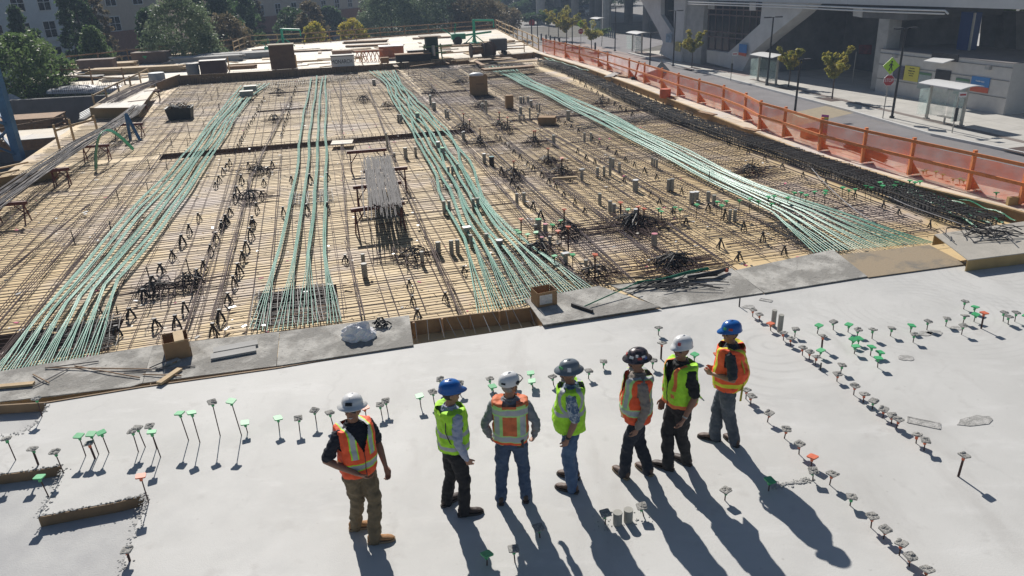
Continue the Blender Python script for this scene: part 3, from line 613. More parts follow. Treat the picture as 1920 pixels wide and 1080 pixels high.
guard_rail('low brown rail across the dark pit behind the lumber stack', [G(x,y,-1.5) for x,y in [(0,275),(70,262),(130,250)]], M_woodb, rails=(.9,.45), step=4, toe=False)
# ================================================================== CAPPED REBAR STAKES
CAPM = {'g': M_capg, 'o': M_capo, 'w': M_capw}
CAPN = {'g': 'green', 'o': 'orange', 'w': 'mortar-splattered'}
STK = {}
def stake_parts(c, stem):
    key = (c, stem, random.randrange(5 if c == 'w' else 2))
    if key in STK: return STK[key]
    a = MB(); s = .058                                   # mushroom cap: square plate on a fluted neck
    pts = [Vector((x*s, y*s, 0)) for x,y in ((-1,-.8),(-.8,-1),(.8,-1),(1,-.8),(1,.8),(.8,1),(-.8,1),(-1,.8))]
    a.prism(pts, (0,0,.016))
    if c == 'w':
        for q in range(6): r_ = random.uniform(.012,.03); a.ell((random.uniform(-.045,.045),random.uniform(-.045,.045),.014), (r_*random.uniform(.8,1.5),r_,r_*.55), 7, 5)
        a.v = [(x*random.uniform(.95,1.06),y*random.uniform(.95,1.06),z+random.uniform(-.002,.003)) for x,y,z in a.v]
    cap = mesh_of('cap', a, CAPM[c])
    b = MB(); b.tube([Vector((0,0,-.06)),Vector((0,0,-.03)),Vector((0,0,-.001))], [.019,.021,.034], 8); neck = mesh_of('neck', b, CAPM['g' if stem == 'g' else 'o'])
    STK[key] = (cap, neck); return STK[key]
def stake(label, base, top, c, stem, group, r=.008, tilt=None):
    root = thing('rebar_stake', label, 'rebar stake', tuple(base), 0, group)
    d = top-base; a = MB(); a.tube([Vector((0,0,-.03)), d-Vector((0,0,.01))], r, 6); obj('bar', a, M_rebar, root, local=True)
    cm, nm = stake_parts(c, stem)
    for nme, me in (('cap', cm), ('neck', nm)):
        o = bpy.data.objects.new(nme, me); S.collection.objects.link(o); o.parent = root; o.location = d
        o.rotation_euler = (random.uniform(-.15,.15) if tilt is None else tilt, random.uniform(-.15,.15), TH+random.uniform(-.5,.5))
    return root
z4s = lambda x,y: (x/2.842, 700+y/2.842); z5s = lambda x,y: (560+x/2.7, 680+y/2.7); z6s = lambda x,y: (880+x/3, 640+y/3); z7s = lambda x,y: (1120+x/3, 580+y/3); z8s = lambda x,y: (1380+x/1.928, 520+y/1.928); z3s = lambda x,y: (800+x/3.84, 380+y/3.84); zbs = lambda x,y: (1300+x/3.097, 200+y/3.097)
z7m = lambda x,y: (800+x/3.6, 130+y/3.6)
def stakes(row, group, zf, lst, zb=0.0, r=.008):
    for i, (tx,ty,bx,by,c) in enumerate(lst):
        b = G(*zf(bx,by), zb); px, py = zf(tx,ty); h = Hgt(b, px, py); v = Vector(ray(px,py)); t = (h-CAM_H)/v.z; tp = Vector(CO)+v*t
        off = tp-b; off.z = 0
        if off.length > .12: off = off.normalized()*.12
        top = Vector((b.x+off.x, b.y+off.y, max(h, zb+.07)))
        thick = c.isupper(); cc = c.lower(); cap = 'w' if cc in 'wx' else cc; stem = 'g' if cc in 'gw' else 'o'
        nm = {'g':'green','o':'orange','w':'mortared green','x':'mortared orange'}[cc]
        stake(f'{nth(i)} {nm} capped stake, {row}', b, top, cap, stem, group, r*1.9 if thick else r)
GS = 'capped rebar stakes in the slab'
stakes('left cluster near the slab steps', GS, z4s, [(35,350,85,462,'w'),(173,405,205,487,'W'),(292,420,340,530,'w'),(210,555,262,660,'g'),(750,550,793,690,'o'),(675,945,692,1000,'X'),(195,135,225,230,'w')], r=.0075)
stakes('tall row left of the orange-vested worker, from left', GS, z4s, [(420,335,458,440,'g'),(475,375,508,455,'X'),(485,325,527,432,'g'),(540,318,582,424,'g'),(705,310,738,418,'w'),(733,292,776,392,'w'),(797,283,835,400,'w'),(808,315,857,446,'g'),(957,215,1006,357,'g'),(1020,212,1066,369,'g'),(1130,155,1174,333,'w'),(1232,150,1288,330,'g'),(1305,265,1320,315,'g')], r=.0075)
stakes('short row behind the left workers, from left', GS, z5s, [(-105,282,-98,345,'g'),(-2,282,5,345,'w'),(80,243,90,308,'w'),(157,255,175,315,'w'),(295,215,303,275,'w'),(335,228,343,280,'o'),(412,215,422,268,'w'),(440,195,452,250,'w'),(612,170,620,227,'g'),(678,150,688,207,'w'),(717,85,722,140,'w'),(815,105,812,155,'w')])
stakes('short row behind the middle workers, from left', GS, z6s, [(115,212,120,262,'w'),(130,255,148,322,'g'),(245,190,250,245,'g'),(345,180,348,235,'g'),(352,225,358,268,'g'),(468,200,475,245,'w'),(672,168,670,210,'w'),(755,115,753,150,'w'),(1033,110,1030,152,'w')])
stakes('scatter behind the right workers, from left', GS, z7s, [(313,288,310,332,'w'),(345,105,343,145,'w'),(362,192,358,280,'X'),(548,255,545,290,'g'),(675,255,672,318,'O')])
stakes('upper diagonal row on the right, from far end', GS, z8s, [(62,118,60,142,'x'),(85,135,86,158,'x'),(125,168,126,193,'o'),(172,202,172,228,'x'),(198,222,198,247,'x'),(242,255,240,282,'x'),(267,270,265,298,'x'),(290,288,287,316,'x'),(384,318,378,345,'w'),(367,350,365,376,'x'),(430,393,425,425,'x'),(463,423,460,452,'x'),(498,448,492,476,'w'),(534,478,532,508,'x'),(565,500,562,530,'x'),(587,515,580,545,'x'),(655,570,651,600,'x'),(685,590,680,625,'x')])
stakes('green capped group at upper right, from left', GS, z8s, [(216,188,212,214,'w'),(300,175,293,203,'g'),(307,265,302,288,'g'),(314,213,310,258,'X'),(353,162,352,190,'w'),(408,172,405,198,'g'),(423,225,418,250,'g'),(433,250,427,276,'g'),(442,190,438,213,'w'),(445,222,442,243,'g'),(490,252,486,283,'g'),(495,190,492,222,'w'),(515,293,512,326,'g'),(521,272,517,290,'g'),(563,185,558,212,'w'),(635,175,630,200,'g'),(645,207,640,235,'w'),(695,160,690,190,'w'),(763,150,758,177,'w'),(822,175,815,207,'w'),(828,140,820,166,'w'),(828,88,823,115,'w'),(865,108,860,130,'g'),(866,135,860,160,'g'),(897,130,886,185,'O'),(970,128,966,160,'w'),(987,143,984,170,'w'),(1013,128,1008,160,'w'),(1050,140,1046,170,'g')])
stakes('lower diagonal row beside the long shadows, from far end', GS, z8s, [(38,408,36,440,'x'),(55,430,53,460,'x'),(120,492,113,523,'x'),(182,550,174,582,'x'),(230,603,228,640,'x'),(277,650,272,683,'o'),(280,700,278,735,'w'),(347,712,338,750,'x'),(418,795,412,825,'w'),(493,865,488,905,'x'),(540,912,533,945,'x'),(598,963,590,1005,'x'),(630,1010,627,1045,'x'),(692,1058,685,1078,'x')])
stakes('lower right foreground, apart from the rows', GS, z8s, [(825,645,803,720,'X'),(122,735,118,772,'g')])
stakes('bottom foreground among the long shadows, from left', GS, lambda x,y:(x,y), [(913,1040,913,1060,'g'),(963,1030,966,1055,'w'),(1010,990,1013,1008,'w'),(1135,963,1135,983,'w'),(1203,950,1208,968,'w'),(1361,920,1359,938,'w')])
# tall stakes in the mat
GM = 'capped stakes in the rebar mat'
stakes('mat clusters right of the centre tendons, from left', GM, z7m, [(248,300,250,370,'O'),(290,340,292,420,'O'),(360,400,362,500,'O'),(490,290,490,370,'O'),(545,325,545,400,'O'),(588,620,590,740,'O'),(722,415,722,480,'O'),(733,415,733,480,'O'),(820,535,820,640,'O'),(912,600,912,710,'O'),(1310,900,1310,1010,'O')], zb=-.25, r=.012)
stakes('mat near the slab edge by the open box, from left', GM, z3s, [(650,200,652,280,'g'),(665,215,668,290,'g'),(680,120,680,240,'O'),(727,230,729,300,'g'),(787,215,788,330,'g'),(905,160,902,240,'g'),(920,385,922,470,'g'),(945,205,945,290,'o'),(965,130,965,220,'g'),(990,50,990,200,'O'),(1018,175,1020,340,'O'),(1050,375,1053,480,'g'),(1212,375,1212,560,'O'),(1395,0,1397,130,'O'),(1450,50,1452,140,'g'),(1525,30,1525,230,'O'),(1565,45,1563,150,'O'),(1670,45,1668,130,'g'),(1690,65,1690,150,'g'),(1790,35,1788,110,'g'),(1825,50,1822,135,'g')], zb=-.25, r=.010)
stakes('green line crossing the right tendon band, from left', GM, zbs, [(x,y,x-5,y+h,'g') for x,y,h in [(20,570,85),(140,553,75),(165,575,90),(193,550,60),(268,545,85),(330,535,85),(380,550,75),(435,525,70),(455,565,60),(470,520,60),(550,530,60),(587,500,60),(625,500,60),(655,515,55),(705,495,70),(765,505,70),(768,490,60),(868,470,75),(905,485,70),(940,480,60),(1003,460,75),(1035,470,80),(1085,440,70),(1100,460,75),(1168,458,75),(1180,440,65),(1213,450,60),(1258,430,65),(1288,440,75),(1318,435,65),(1335,375,60),(1355,370,60),(1410,378,70),(1450,395,70),(1510,420,65),(1548,420,70),(1572,430,60),(1615,457,60),(1760,500,75)]], zb=-.22, r=.008)
# bare bars sticking up from the left half of the mat
def bare(row, zf, lst, zb=-.25, r=.013, group='bare upright bars in the mat'):
    for i, (tx,ty,bx,by) in enumerate(lst):
        b = G(*zf(bx,by), zb); h = Hgt(b, *zf(tx,ty)); root = MB(); root.tube([b, Vector((b.x+random.uniform(-.03,.03), b.y, h))], r, 6); root.tube([b+Vector((-.09,0,.0)), b+Vector((0,0,.06)), b+Vector((.09,.02,0))], .009, 4)
        single('upright_bar', root, M_dark, f'{nth(i)} bare upright bar in the {row}', 'upright bar', group)
z5m = lambda x,y: (x/3.6, 130+y/3.6)
bare('left mat area, from left', z5m, [(720,1025,745,1075),(787,810,803,890),(993,605,1013,680),(993,765,1003,845),(1123,620,1130,680),(1155,460,1165,530),(1262,465,1268,520),(1280,360,1285,470),(1340,160,1343,215),(1365,245,1375,300),(1390,120,1392,165),(1425,165,1432,215),(1462,120,1472,175),(1478,230,1482,290),(1377,345,1378,390)])
bare('left cluster area, from left', lambda x,y:(x/3,400+y/3), [(600,45,628,110),(385,100,425,180),(830,300,870,470),(1050,255,1088,420),(575,520,578,570),(660,520,662,570)])
bare('gap left of the straight tendons, from left', lambda x,y:(400+x/3.6,130+y/3.6), [(20,120,35,170),(40,230,42,275),(290,575,300,680),(220,740,243,870),(430,120,440,170),(455,220,460,270),(335,280,345,340),(1012,190,1015,225)])
bare('far right mat, from left', zbs, [(98,375,92,440),(340,295,338,370),(1005,160,1003,200)])
bare('far centre mat, from left', lambda x,y:(600+x/6,y/6), [(905,700,905,770),(1000,760,1000,850),(960,710,962,770),(1130,820,1135,905),(1260,940,1262,1040),(1370,820,1370,890),(1050,800,1052,860),(1405,800,1405,890)])
single('upright_bar', MB().tube([G(1386,575,0),Vector((G(1386,575,0).x,G(1386,575,0).y,.2))], .013, 6), M_dark, 'bare dark bar standing alone on the slab by the mortar sheet', 'upright bar')
single('upright_bar', MB().tube([G(1538,694,0),Vector((G(1538,694,0).x,G(1538,694,0).y,.13))], .012, 6), M_dark, 'short bare dark bar among the upper diagonal stakes', 'upright bar')
# ================================================================== PIPE SLEEVES
def sleeves(row, zf, lst, zb=-.28, group='grey pipe sleeves'):
    for i, e in enumerate(lst):
        x,y,hp,wp = e[:4]; k = e[4] if len(e) > 4 else ''
        b = G(*zf(x,y), zb); h = Hgt(b, *zf(x,y-hp))-zb; d = (b-Vector(CO)).length; r = max(.035, wp*d/FPX/2/{z7m:3.6,z3s:3.84,zbs:3.097,z6c:3.6,z2s:3.6}.get(zf,3))
        r = min(r, .07 if k == 'b' else .11); h = min(max(h,.16),.75)
        nm = {'':'plain grey','b':'square box topped','w':'white capped','t':'dark teal topped','o':'pink capped','g':'green capped'}[k]
        a = MB(); a.tube([Vector((0,0,0)),Vector((0,0,h))], r, 14)
        root = thing('pipe_sleeve', f'{nth(i)} {nm} pipe sleeve, {row}', 'pipe sleeve', tuple(b), 0, group)
        obj('sleeve', a, M_sleeve if k != 't' else M_dark, root, local=True, smooth=False)
        if k == 'b': a = MB(); a.box((0,0,h+.03), (min(.26,r*3),min(.2,r*2.2),.07), .4); obj('cap', a, M_steel, root, local=True)
        else:
            a = MB(); a.cyl((0,0,h), r*1.04, .012, 14); obj('cap', a, {'':M_sleeve,'w':M_white,'t':mat('teal plastic',(.03,.2,.22),.4),'o':mat('pink cap',(.6,.2,.25),.6),'g':M_capg}[k], root, local=True)
z6c = lambda x,y: (400+x/3.6,130+y/3.6); z2s = lambda x,y: (400+x/3.6,400+y/3.6)
sleeves('scatter between the centre and right tendons, from left', z7m, [(28,245,70,16,'w'),(52,275,50,26),(130,330,60,14),(145,328,45,14),(120,975,85,24),(155,970,80,22),(253,480,60,16,'w'),(317,950,75,22),(347,950,80,22),(378,275,45,18),(390,635,65,24,'w'),(405,300,90,14),(440,650,60,34,'t'),(610,915,75,22),(628,355,50,14),(635,300,45,22),(635,225,38,20),(655,225,40,10),(657,350,45,12),(658,905,70,24),(685,225,40,14),(697,345,85,12),(705,250,40,20,'w'),(745,280,45,12),(753,350,50,14),(762,285,55,12),(858,515,70,22),(955,340,60,26),(1048,750,65,22,'b'),(1065,490,60,16),(1108,490,60,14),(1153,728,62,20),(1168,910,70,22),(1197,722,65,18),(1237,965,75,26),(1238,720,125,18),(1258,670,65,20),(1263,985,75,26),(1300,700,65,20),(1408,820,72,38,'w'),(1410,1010,65,30,'w'),(1520,650,55,12),(1535,658,55,14),(1552,670,62,16),(1630,820,75,24),(1655,820,80,26),(1788,905,75,34,'w')])
sleeves('near end of the centre tendons, from left', z3s, [(88,370,85,34,'w'),(182,365,90,30),(227,362,90,26),(292,250,60,60,'b'),(322,320,85,26),(433,285,60,28),(525,330,60,50,'w'),(785,215,55,24),(805,200,80,44,'g'),(830,335,85,26,'o'),(855,220,65,34,'o'),(888,325,80,24),(1000,460,80,36,'b'),(1145,470,55,28),(1637,310,85,42,'o')])
sleeves('left edge of the centre tendons, from left', z2s, [(1015,345,70,26),(1025,430,90,38),(1413,350,90,26),(1520,280,85,32),(1610,275,90,30),(1650,270,90,26)])
sleeves('far part along the centre tendons, from left', z6c, [(1085,105,35,26),(1225,610,45,16),(1175,530,100,14),(1250,355,50,16),(1268,355,50,18),(1300,600,70,26),(1367,585,60,18),(1380,345,50,28,'g'),(1520,555,65,28,'w'),(1550,590,60,30,'g'),(1590,720,60,16),(1615,720,65,16),(1650,700,60,16),(1690,475,50,22,'w')])
sleeves('right mat beside the green line, from left', zbs, [(15,545,50,30,'w'),(85,550,55,22),(118,570,55,22),(210,665,65,18),(238,665,65,20)])
sleeves('slab beside the upper diagonal stakes, from left', z7s, [(988,95,88,26),(1025,125,92,28)], zb=0)
sleeves('slab among the long shadows, rough concrete stub', z6s, [(833,1028,60,48),(893,1012,60,48)], zb=0)
# ================================================================== REBAR CHAIRS (bent black support loops)
a = MB()
for s in (-1,1): a.tube([Vector((s*.07,-.05,0)),Vector((s*.05,-.02,.10)),Vector((0,0,.20)),], .016, 5)
a.tube([Vector((-.05,.06,0)),Vector((-.02,.02,.12)),Vector((0,0,.20)),Vector((.02,.02,.12)),Vector((.05,.06,0))], .013, 5); a.box((0,0,.21),(.06,.05,.03))
CHAIR = mesh_of('rebar_chair', a, M_black)
def chairs(row, zf, pts, group='black rebar chairs', z=-.28, s=.85):
    for i, p in enumerate(pts):
        o = bpy.data.objects.new('rebar_chair', CHAIR); S.collection.objects.link(o); o.location = G(*zf(*p), z)
        o.rotation_euler = (0,0,TH+random.uniform(-.6,.6)); o.scale = (s*random.uniform(.85,1.15),)*2+(s*random.uniform(.85,1.2),)
        setp(o, f'{nth(i)} black rebar chair in the {row}', 'rebar chair', group)
def along(pts, n):
    P = [Vector((x,y,0)) for x,y in pts]; return [(p.x+random.uniform(-3,3), p.y+random.uniform(-3,3)) for p in resample(P, n)]
z1c = lambda x,y: (x/3, 400+y/3)
chairs('row right of the left tendon band, from far end', z1c, [(1120,40),(1070,115),(1030,180),(975,255),(910,335),(865,400),(815,480),(740,590),(665,690)], s=1.15)
chairs('second row right of the left band, from far end', z1c, [(1275,60),(1250,95),(1222,160),(1190,225),(1152,320),(1118,380),(1045,560),(1000,650),(880,650)], s=1.15)
chairs('row left of the four straight tendons, from far end', z1c, [(1425,80),(1412,140),(1390,210),(1370,270),(1345,345),(1320,415),(1290,505),(1245,610),(1210,695)], s=1.15)
chairs('mid deck row beside the left band, from far end', z6c, [(115,645),(95,670),(68,710),(40,760),(20,800)], s=1.1)
chairs('second mid deck row by left band, from far end', z6c, [(240,665),(195,765),(165,840),(150,890),(115,980),(90,1040),(60,1070)], s=1.1)
chairs('third mid deck row by straight tendons, from far end', z6c, [(400,660),(375,710),(345,780),(330,870),(295,960),(270,1050)], s=1.1)
chairs('far row right of the left band, from far end', z6c, along([(340,200),(290,300),(240,400),(185,500),(150,560)], 14))
chairs('far row left of the straight tendons, from far end', z6c, along([(555,130),(530,230),(490,370),(460,450)], 14))
chairs('chairs hugging the four straight tendons, from left', z6c, [(478,990),(530,760),(635,970),(655,760),(775,960),(770,740)], s=1.1)
chairs('row beside the pipe sleeves, from far end', z7m, [(890,350),(935,375),(977,402),(1023,428),(1120,482),(1165,512),(1220,548),(1280,580),(1340,620),(1403,660),(1470,700),(1550,742),(1720,845)])
chairs('second row beside the pipe sleeves, from far end', z7m, [(468,465),(497,488),(530,518),(555,538),(590,568),(632,605),(680,650),(720,683),(775,723),(823,773),(870,808),(925,858),(1000,918),(1065,973)])
chairs('third row beside the pipe sleeves, from far end', z7m, [(505,712),(575,785),(618,830),(720,950),(770,1005)], s=1.1)
chairs('fourth row beside the pipe sleeves, from far end', z7m, [(1020,568),(1075,608),(1135,640),(1330,762),(1510,862),(1570,912),(1660,978),(1750,1050)])
chairs('nearest row of the right mat, from left', zbs, [(85,605),(155,820),(180,655),(262,892),(290,720),(400,788),(525,862)], s=1.1)
chairs('scatter right of the right tendons, from left', zbs, [(50,112),(115,137),(172,157),(205,222),(262,252),(318,272),(330,212),(413,312),(455,262),(515,357),(560,297),(635,407),(690,352),(765,457),(845,407),(935,530),(950,442),(1068,490),(1100,592),(1190,627),(1370,705)])
zc = lambda x,y: (960+x/4, y/4)
chairs('first far right row, from far end', zc, along([(150,440),(330,520),(560,660),(780,800),(900,870)], 18), s=.95)
chairs('second far right row, from far end', zc, along([(250,450),(480,560),(700,680),(990,820),(1280,930)], 20), s=.95)
chairs('third far right row, from far end', zc, along([(330,455),(580,560),(760,660),(1090,800)], 18), s=.95)
chairs('row left of the edge beam cage, from far end', zc, along([(420,490),(700,600),(960,720),(1350,890)], 18), s=.9)
z2c = z2s
chairs('near edge row left of the wooden trough, from left', z2c, [(895,330),(1325,510),(1350,610),(1385,715),(1690,405),(1570,590)], s=.95)
# ================================================================== REBAR CLUSTERS OVER COLUMNS (arched bars)
def cluster(label, px, py, rad=.5, n=14, z=-.2, flat=26):
    rad *= .85
    c = G(px,py,z); root = thing('column_cluster', label, 'rebar cluster', tuple(c)); a = MB(); b = MB()
    for i in range(n):
        t = random.uniform(0,2*math.pi); d = Vector((math.cos(t),math.sin(t),0))*rad*random.uniform(.4,.9); h = random.uniform(.15,.3); o = Vector((random.gauss(0,.08),random.gauss(0,.08),0))
        a.tube([c+o-d, c+o-d*.8+Vector((0,0,h*.6)), c+o+Vector((0,0,h)), c+o+d*.8+Vector((0,0,h*.6)), c+o+d], .012, 4)
    obj('arched_bars', a, M_dark, root)
    for i in range(flat):
        t = random.choice((TH, TH+math.pi/2))+random.gauss(0,.12); d = Vector((math.cos(t),math.sin(t),0))*rad*random.uniform(.7,1.8); o = Vector((random.gauss(0,rad*.4),random.gauss(0,rad*.4),random.uniform(0,.05)))
        b.tube([c+o-d, c+o+d], .009, 4)
    obj('flat_bars', b, M_rebar, root)
CL = [('column cluster with two bare bars right of the left tendon band',290,545,.55),('column cluster joined to its neighbour, one tall bar, left mat',358,530,.55),('left column cluster below the beam trench by one tall bar',485,320,.6),('left lower column cluster between the chair rows',468,372,.6),
 ('column cluster in the far left mat by a thin bar',523,175,.55),('column cluster beside the straight tendons in the far mat',515,225,.5),('column cluster right of the straight tendons far back',681,188,.6),('column cluster left of the centre tendons far back',725,200,.5),
 ('column cluster below the rebar trestles by an orange stake',775,480,.6),('messy column cluster with three orange stakes by the green line',1190,420,.9),('messy column cluster left of the three stake cluster',1065,435,.6),('column cluster at the near end of the centre tendons',1115,515,.55),
 ('column cluster with dense bars above the right mortar sheet',1262,495,.8),('column cluster of the upper left orange stake, sleeve area',869,240,.5),('column cluster of the second orange stake, sleeve area',900,268,.5),('column cluster behind the small carton',937,235,.45),('column cluster beside the small carton',950,245,.4),
 ('column cluster with twin orange stakes in mid right mat',1002,267,.5),('column cluster with one orange stake left of a lumber scrap',964,330,.6),('column cluster with one orange stake above a lumber scrap',1028,305,.55),('column cluster behind the lumber scrap',1053,327,.55),('column cluster under the big carton front',903,200,.5),
 ('column cluster left of the far big carton',810,175,.45),('column cluster among the bars behind the far carton',862,155,.45),('column cluster in the right mat beyond the tendons',1127,195,.5),('low column cluster with a bar in the right mat',1408,322,.6),('column cluster beside the orange stake right of the centre tendons',1010,470,.5)]
for lab,x,y,r in CL: cluster(lab,x,y,r,11 if r < .8 else 26,flat=20 if r < .8 else 60)
# ================================================================== BOXES AND LOOSE THINGS ON THE MAT AND SHEETS
def carton(label, px, py, w, d, h, rz, z=0.0, flaps=True, name='cardboard_box', m=None, open_=True, stuff=None):
    c = G(px,py,z); root = thing(name, label, 'box', tuple(c), rz); t = .008; m = m or M_card
    a = MB()
    if open_:
        for s in (-1,1): a.box((s*w/2,0,h/2),(t,d,h)); a.box((0,s*d/2,h/2),(w-t*2.2,t,h))
        a.box((0,0,.006),(w-.02,d-.02,.008))
    else: a.box((0,0,h/2),(w,d,h))
    obj('carton', a, m, root, local=True)
    if flaps and open_:
        for s,ax in ((1,0),(-1,0),(1,1),(-1,1)):
            a = MB(); L = (d if ax else w)*.42; an = random.uniform(-.3,.5)
            o = Vector((s*(w/2+.004+L/2*math.sin(an)),0,h+L/2*math.cos(an))) if ax == 0 else Vector((0,s*(d/2+.004+L/2*math.sin(an)),h+L/2*math.cos(an)))
            R = (Matrix.Rotation(s*an,3,'Y') if ax == 0 else Matrix.Rotation(-s*an,3,'X'))
            a.box(o, (t*.8,d*.96,L) if ax == 0 else (w*.96,t*.8,L), M=R); obj('flap', a, m, root, local=True)
    return root
k = carton('open cardboard box with a pale plank on the left sheet', 335, 664, .42,.42,.34, .45, .02, flaps=False)
a = MB(); a.box((.06,.0,.335),(.16,.44,.03)); obj('packing_strip', a, M_wood, k, local=True)
k = carton('open cardboard box with a white label beside the trough', 1020, 568, .40,.34,.30, .35, .06, flaps=False)
a = MB(); a.box((-.03,-.174,.15),(.26,.004,.19)); obj('label', a, mat('label paper',(.62,.6,.58),.7,var=.2,scale=25), k, local=True)
k = carton('big brown carton with a white bag standing on the mat', 898, 177, 1.0,.75,1.05, .05, -.25, flaps=False)
a = MB(); a.ell((-.1,0,1.07),(.42,.3,.14),10,6); obj('plastic_bag', a, M_white, k, local=True, smooth=True)
a = MB(); a.box((.08,-.379,.62),(.42,.004,.06)); obj('print', a, M_cardd, k, local=True)
carton('narrow brown carton standing behind the small low carton', 955, 202, .38,.3,.62, .2, -.25, open_=False)
carton('small closed carton lying low beside the pipe sleeves', 1026, 232, .75,.5,.32, -.2, -.25, open_=False)
carton('grey carton lying on the left tendon band', 463, 180, .75,.5,.3, .3, -.1, open_=False, m=M_sleeve)
carton('second grey carton behind the other on the left tendon band', 470, 170, .75,.5,.3, .3, -.1, open_=False, m=M_sleeve)
# plastic tub with debris
tb = thing('debris_tub', 'black plastic tub heaped with tangled ties on the left mat', 'tub', tuple(G(340,222,DZ)), .2)
a = MB(); w,d,h = .62,.46,.55; rg = []
for z,s in ((0,.86),(h,1.0),(h+.03,1.06),(h+.02,.93),(.1,.8)): rg.append([Vector((x*w*s,y*d*s,z)) for x,y in ((-1,-1),(1,-1),(1,1),(-1,1))])
a.rings(rg); obj('tub', a, mat('black tub',(.03,.034,.03),.6,var=.3,scale=6), tb, local=True)
a = MB()
for i in range(60):
    t = random.uniform(0,6.28); o = Vector((random.uniform(-.4,.4),random.uniform(-.3,.3),h*.9+random.uniform(0,.22)))
    a.tube([o, o+Vector((math.cos(t)*.2,math.sin(t)*.2,.08)), o+Vector((math.cos(t+1)*.3,math.sin(t+1)*.3,-.03))], .012, 4, m=random.choice((0,1,2)))
obj('tangled_ties', a, [M_steel,M_card,M_dark], tb, local=True)
single('plywood_square', MB().box(G(641,262,.0)+Vector((0,0,-.1)),(.85,.75,.03),.1), M_plyl, 'pale plywood square lying on the bars beyond the red trestles', 'plywood square')
single('lumber_scrap', MB().box(G(1058,334,-.16),(.75,.09,.07),.1), M_wood, 'short pale lumber scrap lying on the sleeve area mat', 'lumber scrap')
for lab,x,y,l,rz,m in [('short tan board at the far left of the mortar sheets',30,722,.55,.12,M_wood),('grey plank with a chipped end on the left sheet, nearer one',438,662,.75,.35,M_conc),('grey plank with a chipped end on the left sheet, rear one',442,650,.75,.35,M_conc),('pale board pointing at the slab beside the open carton',318,705,.5,1.25,M_wood),('tan offcut board lying in front of the open carton',315,682,.4,.9,M_board)]:
    single('plank', MB().box(G(x,y,.05),(l,.20 if 'grey' in lab else .1,.04),rz), m, lab, 'plank')
single('cardboard_scrap', MB().box(G(322,677,.06),(.18,.14,.012),.2), M_card, 'cardboard scrap leaning in front of the open carton', 'cardboard scrap')
for i,(x0,y0,x1,y1) in enumerate([(85,689,285,692),(85,690,185,677),(140,686,262,708),(62,725,130,690),(62,702,92,718),(232,696,366,686),(268,702,340,704),(330,668,280,690)]):
    single('loose_bar', MB().tube([G(x0,y0,.04),G((x0+x1)/2,(y0+y1)/2,.055),G(x1,y1,.04)],.011,5), M_rebarg if i%2 else M_woodb, f'{nth(i)} loose bar lying on the left mortar sheets, from left', 'loose bar', 'loose bars on the left sheets')
# crumpled plastic sheeting
a = MB(); rg = []; c = G(672,633,.03)
for j in range(9):
    t = j/8*math.pi/2; row = []
    for k in range(24):
        an = 2*math.pi*k/24; n_ = mnoise.noise(Vector((math.cos(an)*2.2,math.sin(an)*2.2,j*.45)))*.32+mnoise.noise(Vector((math.cos(an)*6,math.sin(an)*6,j*1.3)))*.14
        r = math.cos(t)*(1+n_); row.append(c+Vector((.30*r*math.cos(an),.20*r*math.sin(an),.27*math.sin(t)*(1+n_*.8))))
    rg.append(row)
a.rings(rg); pm = mat('clear plastic sheeting',(.86,.85,.86),.3,var=.1,scale=6,bump=.9,bscale=14); pm.node_tree.nodes['Principled BSDF'].inputs['Transmission Weight'].default_value = .0
single('plastic_bag', a, pm, 'crumpled white plastic bag on the mortar sheet left of the trough', 'plastic bag', smooth=False)
heap('small heap of black plastic chairs beside the white plastic bag', 718,611,.05,.14,14,M_black,lenr=(.1,.25),r=.014,hgt=.05)
# push broom
br = thing('push_broom', 'push broom with a long green handle on the mortar sheet', 'broom', tuple(G(1090,577,.06)))
h0, h1 = G(1072,570,.1), G(1111,583,.1); a = MB(); a.bar(h0,h1,.05,.05); obj('brush_block', a, M_dark, br)
a = MB(); a.bar(h0-Vector((0,0,.045)),h1-Vector((0,0,.045)),.06,.055); obj('bristles', a, M_black, br)
a = MB(); a.tube([(h0+h1)/2, G(1195,530,.22)], .013, 6); obj('handle', a, M_greend, br)
# ================================================================== TRESTLES AND REBAR STACKS
def trestle(label, p, q, h=.75, group='dark red steel trestles'):
    r = thing('trestle', label, 'trestle', tuple((p+q)/2), 0, group); zt = p.z+h
    a = MB(); P, Q = Vector((p.x,p.y,zt)), Vector((q.x,q.y,zt)); a.bar(P,Q,.1,.1); obj('beam', a, M_redst, r)
    d = (Q-P).normalized(); n = Vector((-d.y,d.x,0))
    for e,s in ((P+d*.1,1),(Q-d*.1,-1)):
        for sg in (-1,1):
            a = MB(); a.tube([e-Vector((0,0,.03)), Vector((e.x,e.y,p.z))+n*sg*.22], .022, 5); obj('leg', a, M_redst, r)
        a = MB(); a.tube([e+d*s*.28-Vector((0,0,.03)), Vector((e.x,e.y,p.z+h*.45))], .018, 5); obj('strut', a, M_redst, r)
    return r
def GT(px,py,h=.72): return G(px,py,DZ+h)
def tr_px(label, x0,y0,x1,y1,h=.72,**k):
    p,q = GT(x0,y0,h), GT(x1,y1,h); trestle(label, Vector((p.x,p.y,DZ)), Vector((q.x,q.y,DZ)), h, **k)
tr_px('farthest dark red trestle, empty, in mid deck',650,286,725,280)
tr_px('second dark red trestle from the far end, mostly hidden under grey bars',680,322,764,315)
tr_px('third dark red trestle from the far end under grey bars',662,352,752,342)
tr_px('nearest dark red trestle under grey bar ends, mid deck',658,395,758,380)
a = MB(); A0,A1 = GT(725,388,.8), GT(706,300,.8); wd = .85
